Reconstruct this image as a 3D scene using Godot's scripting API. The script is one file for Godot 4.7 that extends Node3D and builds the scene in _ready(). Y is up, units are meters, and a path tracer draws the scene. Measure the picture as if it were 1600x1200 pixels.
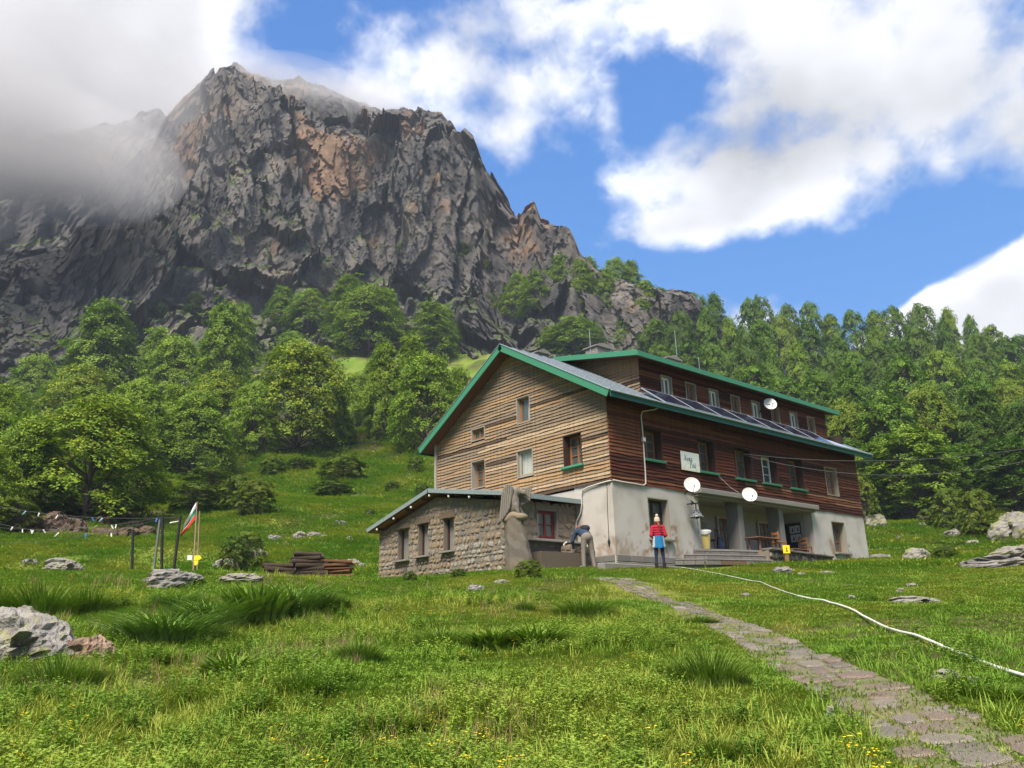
extends Node3D
# A mountain hut on a green terrace below a rock face. Metres, y up; the origin is the foot of the hut's near corner.

const EYE := Vector3(-20.327, -2.001, 18.093)
const LENS := 1273.665                      # focal length in pixels of the 1600 x 1200 photograph
const HEADING := 0.724233                   # which way the camera looks, from -z towards +x
const VIEW := Basis(Vector3(0.75411, -0.026548, 0.656212), Vector3(-0.173277, 0.955735, 0.237794), Vector3(-0.633478, -0.293029, 0.716129))

# ------------------------------------------------------------------ mesh builder
class Build:
	var v := PackedVector3Array()
	var c := PackedColorArray()
	var ix := PackedInt32Array()
	var col := Color(1, 1, 1)
	func vert(p: Vector3) -> int:
		v.append(p); c.append(col)
		return v.size() - 1
	func tri(a: int, b: int, d: int) -> void:
		ix.append(a); ix.append(b); ix.append(d)
	func face(a: Vector3, b: Vector3, d: Vector3, e: Vector3) -> void:   # clockwise seen from its front
		var n := v.size()
		v.append(a); v.append(b); v.append(d); v.append(e)
		for k in 4: c.append(col)
		ix.append_array(PackedInt32Array([n, n + 1, n + 2, n, n + 2, n + 3]))
	func tri3(a: Vector3, b: Vector3, d: Vector3) -> void:
		var n := v.size()
		v.append(a); v.append(b); v.append(d)
		for k in 3: c.append(col)
		ix.append_array(PackedInt32Array([n, n + 1, n + 2]))
	func box(at: Vector3, size: Vector3, turn := Basis()) -> void:
		var h := size * 0.5
		var p := []
		for k in 8:
			p.append(at + turn * Vector3(h.x if k & 1 else -h.x, h.y if k & 2 else -h.y, h.z if k & 4 else -h.z))
		face(p[4], p[6], p[7], p[5]); face(p[1], p[3], p[2], p[0])
		face(p[0], p[2], p[6], p[4]); face(p[5], p[7], p[3], p[1])
		face(p[2], p[3], p[7], p[6]); face(p[0], p[4], p[5], p[1])
	func cbox(at: Vector3, size: Vector3, ch: float, turn := Basis()) -> void:   # a box with chamfered edges
		var h := size * 0.5
		ch = minf(ch, minf(h.x, minf(h.y, h.z)) * 0.9)
		var pts := {}
		for k in 8:
			var s := Vector3(1 if k & 1 else -1, 1 if k & 2 else -1, 1 if k & 4 else -1)
			for a in 3:
				var q := Vector3(h.x, h.y, h.z) - Vector3(ch, ch, ch)
				q[a] = h[a]
				pts[k * 3 + a] = at + turn * (q * s)
		var quads := [[4, 6, 7, 5, 2], [1, 3, 2, 0, 2], [0, 2, 6, 4, 0], [5, 7, 3, 1, 0], [2, 3, 7, 6, 1], [0, 4, 5, 1, 1]]
		for q in quads:
			face(pts[q[0] * 3 + q[4]], pts[q[1] * 3 + q[4]], pts[q[2] * 3 + q[4]], pts[q[3] * 3 + q[4]])
		for k in 8:
			for a in 3:
				if not (k & (1 << a)):
					var m: int = k | (1 << a)
					var b := (a + 1) % 3
					var d := (a + 2) % 3
					face(pts[k * 3 + b], pts[m * 3 + b], pts[m * 3 + d], pts[k * 3 + d])
			tri3(pts[k * 3], pts[k * 3 + 1], pts[k * 3 + 2])
	func prism(poly: PackedVector2Array, x_axis: Vector3, y_axis: Vector3, at: Vector3, depth: Vector3) -> void:
		# a closed outline pushed along depth; triangulated caps
		var t := Geometry2D.triangulate_polygon(poly)
		for s in 2:
			for k in range(0, t.size(), 3):
				var q := []
				for j in 3:
					var pp := poly[t[k + j]]
					q.append(at + x_axis * pp.x + y_axis * pp.y + (depth if s else Vector3.ZERO))
				if s: tri3(q[0], q[1], q[2])
				else: tri3(q[0], q[2], q[1])
		for k in poly.size():
			var a := poly[k]
			var b := poly[(k + 1) % poly.size()]
			var pa := at + x_axis * a.x + y_axis * a.y
			var pb := at + x_axis * b.x + y_axis * b.y
			face(pa, pb, pb + depth, pa + depth)
	func tube(pts: Array, radii: Array, sides := 8, caps := true) -> void:   # swept round section, shared vertices
		var up := Vector3.UP
		var first := v.size()
		var n := pts.size()
		for k in n:
			var d: Vector3 = (pts[mini(k + 1, n - 1)] - pts[maxi(k - 1, 0)]).normalized()
			if absf(d.dot(up)) > 0.95: up = Vector3.RIGHT if absf(d.x) < 0.9 else Vector3.FORWARD
			var a := d.cross(up).normalized()
			var b := a.cross(d).normalized()
			up = b
			var r: float = radii[mini(k, radii.size() - 1)]
			for s in sides:
				var t := TAU * s / sides
				vert(pts[k] + (a * cos(t) + b * sin(t)) * r)
		for k in n - 1:
			for s in sides:
				var p := first + k * sides + s
				var q := first + k * sides + (s + 1) % sides
				tri(p, p + sides, q + sides); tri(p, q + sides, q)
		if caps:
			for e in 2:
				var o := first + (n - 1) * sides * e
				var m := vert(pts[(n - 1) * e])
				for s in sides:
					if e: tri(m, o + (s + 1) % sides, o + s)
					else: tri(m, o + s, o + (s + 1) % sides)
	func lathe(at: Vector3, profile: Array, sides := 20, turn := Basis()) -> void:   # (radius, height) pairs about y
		var first := v.size()
		for q in profile:
			for s in sides:
				var t := TAU * s / sides
				vert(at + turn * Vector3(cos(t) * q[0], q[1], sin(t) * q[0]))
		for k in profile.size() - 1:
			for s in sides:
				var p := first + k * sides + s
				var q := first + k * sides + (s + 1) % sides
				tri(p, p + sides, q + sides); tri(p, q + sides, q)
	func mesh(smooth := false) -> ArrayMesh:
		var a := []
		a.resize(Mesh.ARRAY_MAX)
		a[Mesh.ARRAY_VERTEX] = v
		a[Mesh.ARRAY_COLOR] = c
		a[Mesh.ARRAY_INDEX] = ix
		if smooth:
			var nn := PackedVector3Array()
			nn.resize(v.size())
			for k in range(0, ix.size(), 3):
				var f := (v[ix[k + 2]] - v[ix[k]]).cross(v[ix[k + 1]] - v[ix[k]])
				nn[ix[k]] += f; nn[ix[k + 1]] += f; nn[ix[k + 2]] += f
			for k in nn.size(): nn[k] = nn[k].normalized() if nn[k].length_squared() > 1e-18 else Vector3.UP
			a[Mesh.ARRAY_NORMAL] = nn
		var m := ArrayMesh.new()
		m.add_surface_from_arrays(Mesh.PRIMITIVE_TRIANGLES, a)
		return m

# ------------------------------------------------------------------ naming and placing
var used := {}
var rng := RandomNumberGenerator.new()

func numbered(called: String) -> String:
	used[called] = used.get(called, -1) + 1
	return called if used[called] == 0 else "%s_%03d" % [called, used[called]]

func tag(o: Node, label: String, category: String, group := "") -> Node:
	o.set_meta("label", label)
	o.set_meta("category", category)
	if group: o.set_meta("group", group)
	return o

func obj(called: String, mesh: Mesh, mat: Material, parent: Node = null) -> MeshInstance3D:
	var o := MeshInstance3D.new()
	o.mesh = mesh
	o.material_override = mat
	if parent == null:
		o.name = numbered(called)
		add_child(o)
	else:
		o.name = called
		parent.add_child(o, true)
	return o

func struct(called: String, mesh: Mesh, mat: Material) -> MeshInstance3D:
	var o := obj(called, mesh, mat)
	o.set_meta("kind", "structure")
	return o

func thing(called: String, label: String, category: String, at := Vector3.ZERO, turn := 0.0, group := "") -> Node3D:
	var o := Node3D.new()
	o.name = numbered(called)
	add_child(o)
	o.position = at
	o.rotation.y = turn
	tag(o, label, category, group)
	return o

func copy_of(o: Node3D, called: String, label: String, group := "") -> Node3D:
	var r: Node3D = o.duplicate()
	r.name = numbered(called)
	add_child(r)
	r.set_meta("label", label)
	if group: r.set_meta("group", group)
	return r

func lin(r: float, g: float, b: float) -> Color:   # a linear base colour as albedo_color wants it
	return Color(r, g, b).linear_to_srgb()

func noise_tex(freq: float, octaves: int, from: Color, to: Color, sd: int, kind := FastNoiseLite.TYPE_SIMPLEX_SMOOTH, size := 512) -> NoiseTexture2D:
	var n := FastNoiseLite.new()
	n.noise_type = kind
	n.seed = sd
	n.frequency = freq
	n.fractal_octaves = octaves
	var g := Gradient.new()
	g.set_color(0, from); g.set_color(1, to)
	var t := NoiseTexture2D.new()
	t.noise = n
	t.width = size; t.height = size
	t.seamless = true
	t.color_ramp = g
	return t

func paint(called: String, col: Color, rough := 0.8, vcol := false, tex: Texture2D = null, scale := 1.0, bump: Texture2D = null, bump_cm := 0.0) -> StandardMaterial3D:
	var m := StandardMaterial3D.new()
	m.resource_name = called
	m.albedo_color = col
	m.roughness = rough
	m.metallic_specular = 0.3
	m.vertex_color_use_as_albedo = vcol
	if tex or bump:
		m.uv1_triplanar = true
		m.uv1_world_triplanar = true
		m.uv1_scale = Vector3.ONE * scale
	if tex: m.albedo_texture = tex
	if bump:
		m.heightmap_enabled = true
		m.heightmap_texture = bump
		m.heightmap_scale = bump_cm
	return m

# ------------------------------------------------------------------ pixels to directions and places on the ground
func ray(u: float, w: float) -> Vector3:
	return (VIEW * Vector3((u - 800.0) / LENS, -(w - 600.0) / LENS, -1.0)).normalized()

func bearing(x: float, z: float) -> float:   # degrees right of the camera's heading
	return rad_to_deg(wrapf(atan2(x - EYE.x, -(z - EYE.z)) - HEADING, -PI, PI))

func at_bearing(phi: float, r: float) -> Vector3:
	var a := deg_to_rad(phi) + HEADING
	var p := Vector3(EYE.x + sin(a) * r, 0, EYE.z - cos(a) * r)
	p.y = ground(p.x, p.z)
	return p

func pixel_bearing(u: float, w: float) -> Vector2:   # (bearing, tangent of the elevation)
	var d := ray(u, w)
	return Vector2(rad_to_deg(wrapf(atan2(d.x, -d.z) - HEADING, -PI, PI)), d.y / Vector2(d.x, d.z).length())

func on_ground(u: float, w: float) -> Vector3:   # where the sight line through a pixel meets the ground
	var d := ray(u, w)
	var h := Vector2(d.x, d.z).length()
	var last := 1.5
	var r := 1.5
	while r < 250.0:
		var p := EYE + d * (r / h)
		if p.y < ground(p.x, p.z):
			var lo := last
			var hi := r
			for k in 12:
				var m := (lo + hi) / 2
				var q := EYE + d * (m / h)
				if q.y < ground(q.x, q.z): hi = m
				else: lo = m
			var e := EYE + d * (hi / h)
			return Vector3(e.x, ground(e.x, e.z), e.z)
		last = r
		r += 0.25 + r * 0.01
	return at_bearing(pixel_bearing(u, w).x, 200)

func place_at(u: float, w: float, r: float) -> Vector3:   # bearing of a pixel, a known distance, on the ground
	return at_bearing(pixel_bearing(u, w).x, r)

# ------------------------------------------------------------------ terrain heights
const RS := [0.0, 4.0, 7.0, 12.0, 18.0, 24.0, 27.0, 32.0, 38.0, 44.0, 55.0, 70.0, 90.0, 115.0, 150.0, 200.0, 260.0, 320.0]
const COLS := {
	-180: [-3.6, -3.8, -4.0, -4.3, -4.8, -5.4, -5.7, -6.2, -6.8, -7.4, -8.5, -10.0, -11.0, -12.0, -13.0, -14.0, -15.0, -16.0],
	-90: [-3.6, -3.55, -3.5, -3.2, -2.7, -2.2, -2.0, -1.6, -1.0, -0.4, 1.0, 3.0, 7.0, 13.0, 25.0, 46.0, 70.0, 90.0],
	-50: [-3.6, -3.35, -3.0, -2.3, -1.4, -0.5, -0.2, -0.3, 0.0, 0.9, 3.2, 6.8, 12.0, 18.0, 26.0, 36.0, 46.0, 56.0],
	-32: [-3.6, -3.3, -2.97, -2.25, -1.3, -0.32, -0.05, -0.4, 0.1, 1.2, 3.7, 7.4, 12.8, 19.5, 29.0, 42.0, 56.0, 70.0],
	-18: [-3.6, -3.3, -2.96, -2.22, -1.25, -0.34, -0.05, -0.35, 0.2, 1.3, 3.9, 8.0, 13.7, 22.0, 36.0, 62.0, 95.0, 125.0],
	-9: [-3.6, -3.3, -2.97, -2.25, -1.3, -0.5, -0.22, 0.0, 0.5, 1.6, 4.3, 8.8, 15.4, 25.0, 40.0, 66.0, 95.0, 125.0],
	0: [-3.6, -3.3, -2.98, -2.27, -1.35, -0.35, -0.02, 0.0, 0.2, 0.9, 4.0, 9.0, 16.0, 26.0, 42.0, 66.0, 92.0, 120.0],
	7: [-3.6, -3.3, -2.98, -2.28, -1.4, -0.5, -0.06, 0.2, 0.4, 0.9, 3.6, 8.5, 15.5, 25.5, 41.0, 63.0, 88.0, 110.0],
	15: [-3.6, -3.3, -2.98, -2.3, -1.5, -0.78, -0.42, 0.22, 0.62, 1.0, 2.8, 5.5, 9.0, 14.0, 25.0, 47.0, 76.0, 95.0],
	23: [-3.6, -3.3, -2.97, -2.3, -1.6, -0.95, -0.62, -0.05, 0.5, 0.95, 2.1, 4.8, 8.0, 11.5, 21.0, 43.0, 71.0, 85.0],
	32: [-3.6, -3.3, -2.95, -2.28, -1.6, -1.0, -0.72, -0.25, 0.25, 0.65, 1.65, 4.2, 7.0, 9.5, 17.0, 36.0, 60.0, 70.0],
	60: [-3.6, -3.4, -3.1, -2.5, -1.9, -1.3, -1.0, -0.6, -0.1, 0.4, 1.4, 3.6, 6.0, 8.5, 15.0, 32.0, 52.0, 60.0],
	110: [-3.6, -3.7, -3.8, -3.9, -4.0, -4.1, -4.2, -4.2, -4.3, -4.3, -4.0, -3.0, 0.0, 5.0, 12.0, 20.0, 28.0, 32.0],
	180: [-3.6, -3.8, -4.0, -4.3, -4.8, -5.4, -5.7, -6.2, -6.8, -7.4, -8.5, -10.0, -11.0, -12.0, -13.0, -14.0, -15.0, -16.0],
}
var heights := PackedFloat32Array()
var lumps := FastNoiseLite.new()
var ripples := FastNoiseLite.new()

func hermite(xs: Array, ys: Array, x: float) -> float:
	var n := xs.size()
	var k := 0
	while k < n - 2 and x > xs[k + 1]: k += 1
	var h: float = xs[k + 1] - xs[k]
	var t := clampf((x - xs[k]) / h, 0, 1)
	var m0: float = (ys[k + 1] - ys[maxi(k - 1, 0)]) / (xs[k + 1] - xs[maxi(k - 1, 0)]) * h
	var m1: float = (ys[mini(k + 2, n - 1)] - ys[k]) / (xs[mini(k + 2, n - 1)] - xs[k]) * h
	var a: float = ys[k]
	var b: float = ys[k + 1]
	return a + t * t * (3 - 2 * t) * (b - a) + (t * t * t - 2 * t * t + t) * m0 * 0.8 + (t * t * t - t * t) * m1 * 0.8

func make_heights() -> void:
	lumps.seed = 4; lumps.frequency = 0.22; lumps.fractal_octaves = 3
	ripples.seed = 9; ripples.frequency = 0.045; ripples.fractal_octaves = 3
	var angles := COLS.keys()
	var by_r := []
	for a in angles:
		var row := PackedFloat32Array()
		for r in 321: row.append(hermite(RS, COLS[a], r))
		by_r.append(row)
	heights.resize(181 * 321)
	for r in 321:
		var ys := []
		for k in angles.size(): ys.append(by_r[k][r])
		for j in 181: heights[j * 321 + r] = hermite(angles, ys, j * 2 - 180)

func ground(x: float, z: float) -> float:
	var dx := x - EYE.x
	var dz := z - EYE.z
	var r := minf(sqrt(dx * dx + dz * dz), 319.9)
	var f := (rad_to_deg(wrapf(atan2(dx, -dz) - HEADING, -PI, PI)) + 180.0) / 2.0
	var j := mini(int(f), 179)
	var k := int(r)
	f -= j
	var g := r - k
	var o := j * 321 + k
	var y := lerpf(lerpf(heights[o], heights[o + 1], g), lerpf(heights[o + 321], heights[o + 322], g), f)
	# uneven turf, level where the hut stands
	var off := maxf(maxf(-5.0 - x, x - 19.0), maxf(-11.0 - z, z - 1.0))
	var m := clampf(off / 4.0, 0.12, 1.0)
	y += lumps.get_noise_2d(x, z) * 0.16 * m
	if r > 30.0: y += ripples.get_noise_2d(x, z) * minf((r - 30.0) * 0.03, 2.4) * m
	return y

# ------------------------------------------------------------------ sky
const CLOUDS := [   # photo pixel, spread in pixels, how much cloud (+) or clear air (-)
	[80, 60, 150, 200, 0.8], [60, 270, 170, 110, 0.5], [-200, 100, 200, 260, 0.7], [250, 40, 80, 110, 0.25],
	[395, 50, 50, 75, -0.42], [560, 30, 60, 40, -0.22], [690, 270, 70, 70, -0.42], [470, 90, 50, 40, -0.1], [600, 150, 85, 45, 0.36], [640, 90, 60, 50, 0.08],
	[700, 130, 60, 50, 0.05], [800, 70, 90, 70, 0.34], [880, 110, 50, 60, 0.15], [1020, 130, 45, 55, -0.42], [1040, 165, 40, 25, -0.2], [805, 225, 30, 40, 0.34], [775, 275, 30, 40, 0.12],
	[870, 300, 48, 62, -0.42], [925, 250, 40, 50, -0.05], [1000, 20, 60, 40, 0.1], [1200, 150, 110, 90, 0.30], [1430, 110, 160, 90, 0.42], [1620, 130, 120, 110, 0.36], [1120, 50, 80, 70, 0.16], [1280, 60, 110, 80, 0.16], [1230, 240, 80, 50, 0.14],
	[1080, 260, 90, 60, 0.36], [1180, 290, 80, 42, 0.34], [1060, 360, 80, 30, 0.40], [955, 372, 60, 20, 0.40], [1140, 340, 50, 26, 0.22], [1590, 235, 60, 45, 0.35],
	[1190, 420, 70, 32, -0.42], [1330, 370, 75, 45, -0.42], [1440, 325, 70, 45, -0.36], [1300, 440, 110, 36, -0.45], [1520, 345, 60, 45, -0.36], [1040, 430, 80, 25, -0.4], [1430, 400, 60, 30, -0.3],
]

func make_sky() -> ImageTexture:
	var lw := 512
	var lh := 256
	var blobs := []
	for b in CLOUDS:
		var d := ray(b[0], b[1])
		blobs.append([atan2(d.x, -d.z), asin(d.y), b[2] / LENS, b[3] / LENS, b[4]])
	var cover := Image.create_empty(lw, lh, false, Image.FORMAT_RF)
	for j in lh:
		var el := PI / 2 - (j + 0.5) / lh * PI
		for i in lw:
			var az := (i + 0.5) / lw * TAU
			var s := 0.5
			if el > -0.1:
				for b in blobs:
					var da: float = wrapf(az - b[0], -PI, PI) * cos(el) / b[2]
					var de: float = (el - b[1]) / b[3]
					var q := da * da + de * de
					if q < 14.0: s += b[4] * exp(-0.5 * q)
			cover.set_pixel(i, j, Color(s, 0, 0))
	# heap cloud standing low over the wooded ridge
	var heap := []
	for b in [[1615, 505, 100, 62], [1525, 512, 85, 42], [1445, 522, 60, 28], [1575, 470, 46, 36], [1700, 490, 120, 80]]:
		var d := ray(b[0], b[1])
		heap.append([atan2(d.x, -d.z), asin(d.y), b[2] / LENS, b[3] / LENS])
	var n := FastNoiseLite.new()
	n.seed = 12; n.frequency = 2.6; n.fractal_octaves = 6; n.fractal_gain = 0.52
	n.domain_warp_enabled = true; n.domain_warp_amplitude = 0.05; n.domain_warp_frequency = 3.0
	var soft := FastNoiseLite.new()
	soft.seed = 31; soft.frequency = 3.0; soft.fractal_octaves = 4
	var out: Image
	for pass_ in 2:   # the whole sphere coarsely, then the quarter round the heading finely: the same function
		var w := 1024 if pass_ == 0 else 4096
		var h := w / 2
		var full := cover.duplicate()
		full.resize(w, h, Image.INTERPOLATE_CUBIC)
		var cov: PackedFloat32Array = full.get_data().to_float32_array()
		if pass_ == 0:
			out = Image.create_empty(w, h, false, Image.FORMAT_RGB8)
		else:
			out.resize(w, h, Image.INTERPOLATE_CUBIC)
		var bytes := out.get_data()
		var i0 := 0
		var i1 := w
		var j0 := 0
		var j1 := h / 2 + 1 if pass_ == 0 else h / 2
		if pass_ == 1:
			i0 = int((HEADING / TAU - 0.115) * w)
			i1 = int((HEADING / TAU + 0.115) * w)
			j0 = int(h * 0.22)
		for j in range(j0, j1):
			var el := PI / 2 - (j + 0.5) / h * PI
			var ce := cos(el)
			var se := sin(el)
			var t := clampf(se / 0.75, 0, 1)
			var blue := Color(0.095, 0.31, 0.70).lerp(Color(0.055, 0.165, 0.47), t)
			var drop := 1.0 / (se + 0.35)
			for i in range(i0, i1):
				var az := (i + 0.5) / w * TAU
				var p := Vector3(sin(az) * ce, se * 1.25, -cos(az) * ce)
				var f := n.get_noise_3dv(p)
				var a := smoothstep(0.30, 1.12, cov[j * w + i] + f * 1.2 + soft.get_noise_3dv(p * 4.5) * 0.42)
				var g := soft.get_noise_3dv(p * 1.3 + Vector3(7, 0, 0))
				var thick := smoothstep(0.8, 1.4, cov[j * w + i] + f * 0.3)
				var b := 0.82 + 0.30 * g + 0.30 * f - 0.26 * thick
				var white := Color(b * 0.985, b * 0.99, b * 1.02)
				var k := blue.lerp(white, a * 0.97)
				if el < 0.7 and el > 0.0:
					var s := 0.0
					for q in heap:
						var da: float = wrapf(az - q[0], -PI, PI) * ce / q[2]
						var de: float = (el - q[1]) / q[3]
						s = maxf(s, 1.0 - (da * da + de * de) * 0.25)
					if s > 0.0:
						var e := smoothstep(0.30, 0.44, s + f * 0.30 + g * 0.34)
						var bb := 0.92 + 0.25 * f - 0.25 * smoothstep(0.5, 1.0, s) + 0.1 * g
						k = k.lerp(Color(bb * 0.97, bb * 0.98, bb), e)
				k = k.clamp().linear_to_srgb()
				var o := (j * w + i) * 3
				bytes[o] = int(k.r * 255.0 + 0.5); bytes[o + 1] = int(k.g * 255.0 + 0.5); bytes[o + 2] = int(k.b * 255.0 + 0.5)
		if pass_ == 0:
			for j in range(j1, h):
				for i in w:
					var o := (j * w + i) * 3
					bytes[o] = 105; bytes[o + 1] = 120; bytes[o + 2] = 105
		out = Image.create_from_data(w, h, false, Image.FORMAT_RGB8, bytes)
	return ImageTexture.create_from_image(out)

func set_the_light() -> void:
	var cam := Camera3D.new()
	cam.name = "camera"
	cam.transform = Transform3D(VIEW, EYE)
	cam.fov = rad_to_deg(2.0 * atan(600.0 / LENS))
	cam.near = 0.1
	cam.far = 4000.0
	add_child(cam)
	var sky := Sky.new()
	var pano := PanoramaSkyMaterial.new()
	pano.panorama = make_sky()
	sky.sky_material = pano
	var env := Environment.new()
	env.background_mode = Environment.BG_SKY
	env.sky = sky
	env.background_energy_multiplier = 0.61
	env.tonemap_mode = Environment.TONE_MAPPER_LINEAR
	env.tonemap_exposure = 2.35
	env.sdfgi_enabled = true
	env.ssao_enabled = true
	env.ssil_enabled = true
	env.fog_enabled = FOGGY
	env.fog_density = 0.00022
	env.fog_light_color = Color(0.80, 0.87, 0.96)
	env.volumetric_fog_enabled = true
	env.volumetric_fog_density = 0.0
	var around := WorldEnvironment.new()
	around.name = "world"
	around.environment = env
	add_child(around)
	var sun := DirectionalLight3D.new()   # hazy sun through thin cloud, high behind the camera
	sun.name = "sun"
	sun.light_energy = 1.5
	sun.light_angular_distance = 28.0
	sun.light_color = Color(1.0, 0.955, 0.89)
	sun.shadow_enabled = true
	var a := HEADING + deg_to_rad(202.0)
	var e := deg_to_rad(56.0)
	var to_sun := Vector3(sin(a) * cos(e), sin(e), -cos(a) * cos(e))
	add_child(sun)
	sun.look_at_from_position(Vector3.ZERO, -to_sun, Vector3.UP)

# ------------------------------------------------------------------ ground sheet
const FOGGY := true
var grass_tone := FastNoiseLite.new()
var soil_patch := FastNoiseLite.new()

func turf(x: float, z: float, r: float, phi: float) -> Color:   # colour of the ground itself, between the blades
	var t := grass_tone.get_noise_2d(x, z)
	var k := Color(0.115, 0.195, 0.028).lerp(Color(0.19, 0.22, 0.045), smoothstep(-0.3, 0.45, t))
	var s := soil_patch.get_noise_2d(x, z)
	if r < 33.0 and s > 0.36: k = k.lerp(Color(0.085, 0.062, 0.038), smoothstep(0.36, 0.5, s) * 0.7)
	if r > 58.0:   # leaf litter and bare earth under the woods
		var w := smoothstep(0.0, 0.35, s + (0.25 if phi > 17.0 and r > 84.0 else (-0.08 if r < 100.0 else 0.1)))
		k = k.lerp(Color(0.060, 0.047, 0.028), w * 0.8)
	if phi < -22.5 and r > 56.0 and r < 74.0:   # eroded bank above the meadow
		var w2 := smoothstep(-0.15, 0.12, s + t * 0.4) * smoothstep(56.0, 59.0, r)
		k = k.lerp(Color(0.115, 0.082, 0.060), w2 * smoothstep(-22.5, -24.0, phi))
	return k

func make_ground() -> void:
	grass_tone.seed = 21; grass_tone.frequency = 0.16; grass_tone.fractal_octaves = 4
	soil_patch.seed = 77; soil_patch.frequency = 0.11; soil_patch.fractal_octaves = 5
	var radii := [0.0]
	var r := 0.3
	while r < 48.0:
		radii.append(r); r += 0.26
	while r < 318.0:
		radii.append(r); r *= 1.022
	radii.append_array([319.0, 420.0, 700.0, 1500.0, 3000.0])
	var angles := []
	var a := -180.0
	while a < 180.0:
		angles.append(a)
		a += 0.5 if absf(a + 0.001) < 44.0 else 3.0
	var b := Build.new()
	for rr in radii:
		for phi in angles:
			var t := deg_to_rad(phi) + HEADING
			var x: float = EYE.x + sin(t) * rr
			var z: float = EYE.z - cos(t) * rr
			b.col = turf(x, z, rr, phi)
			b.vert(Vector3(x, ground(x, z) - (maxf(0.0, rr - 320.0) * 0.03), z))
	var n := angles.size()
	for i in radii.size() - 1:
		for j in n:
			var p := i * n + j
			var q := i * n + (j + 1) % n
			b.tri(p, p + n, q + n); b.tri(p, q + n, q)
	var m := paint("turf", Color.WHITE, 0.95, true, noise_tex(0.05, 4, Color(0.78, 0.78, 0.78), Color(1, 1, 1), 5), 0.9, noise_tex(0.08, 4, Color.BLACK, Color.WHITE, 6), 4.0)
	m.metallic_specular = 0.1
	struct("ground", b.mesh(true), m)

# ------------------------------------------------------------------ rock mountains
const CREST := [[-60.0, 0.50], [-45.0, 0.44], [-36.0, 0.40], [-31.0, 0.43], [-28.96, 0.5], [-28.18, 0.539], [-26.47, 0.606], [-25.74, 0.647], [-24.25, 0.688], [-23.0, 0.719], [-21.48, 0.738], [-20.0, 0.727], [-17.8, 0.725], [-15.9, 0.734], [-13.3, 0.717], [-10.3, 0.702], [-7.7, 0.697], [-5.1, 0.697], [-3.6, 0.661], [-2.57, 0.646], [-1.34, 0.595], [-0.11, 0.565], [0.76, 0.540], [1.38, 0.554], [2.15, 0.563], [2.6, 0.536], [3.8, 0.527], [4.8, 0.521], [5.4, 0.482], [7.5, 0.435], [9.8, 0.415], [13.5, 0.398], [15.0, 0.36], [20.0, 0.30]]
var face_nodes := {}

func table(rows: Array, x: float) -> float:
	var k := 0
	while k < rows.size() - 2 and x > rows[k + 1][0]: k += 1
	return lerpf(rows[k][1], rows[k + 1][1], clampf((x - rows[k][0]) / (rows[k + 1][0] - rows[k][0]), 0, 1))

func rock_base(phi: float, s: float, crest: Array, reach: Array, start: float) -> Vector2:   # (distance, height) of the undisturbed face
	var rc := table(reach, phi)
	var yc := table(crest, phi) * rc + EYE.y
	var y0 := 26.0 if start < 200.0 else 40.0
	var run := hermite([0.0, 0.18, 0.40, 0.52, 0.78, 0.92, 1.0], [0.0, 0.34, 0.63, 0.71, 0.81, 0.89, 1.0], s)
	return Vector2(lerpf(start, rc, run), lerpf(y0, yc, s))

func on_rock(u: float, w: float) -> Vector3:
	var b := pixel_bearing(u, w)
	var lo := 0.0
	var hi := 1.0
	for k in 18:
		var m := (lo + hi) / 2
		var q := rock_base(b.x, m, CREST, REACH, 142.0)
		if (q.y - EYE.y) / q.x < b.y: lo = m
		else: hi = m
	var e := rock_base(b.x, lo, CREST, REACH, 142.0)
	var p := at_bearing(b.x, e.x)
	p.y = maxf(e.y, p.y)
	return p

const REACH := [[-60.0, 300.0], [-30.0, 315.0], [-21.0, 330.0], [-10.0, 325.0], [-3.0, 305.0], [1.0, 285.0], [5.0, 268.0], [12.0, 262.0], [20.0, 262.0]]

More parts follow.
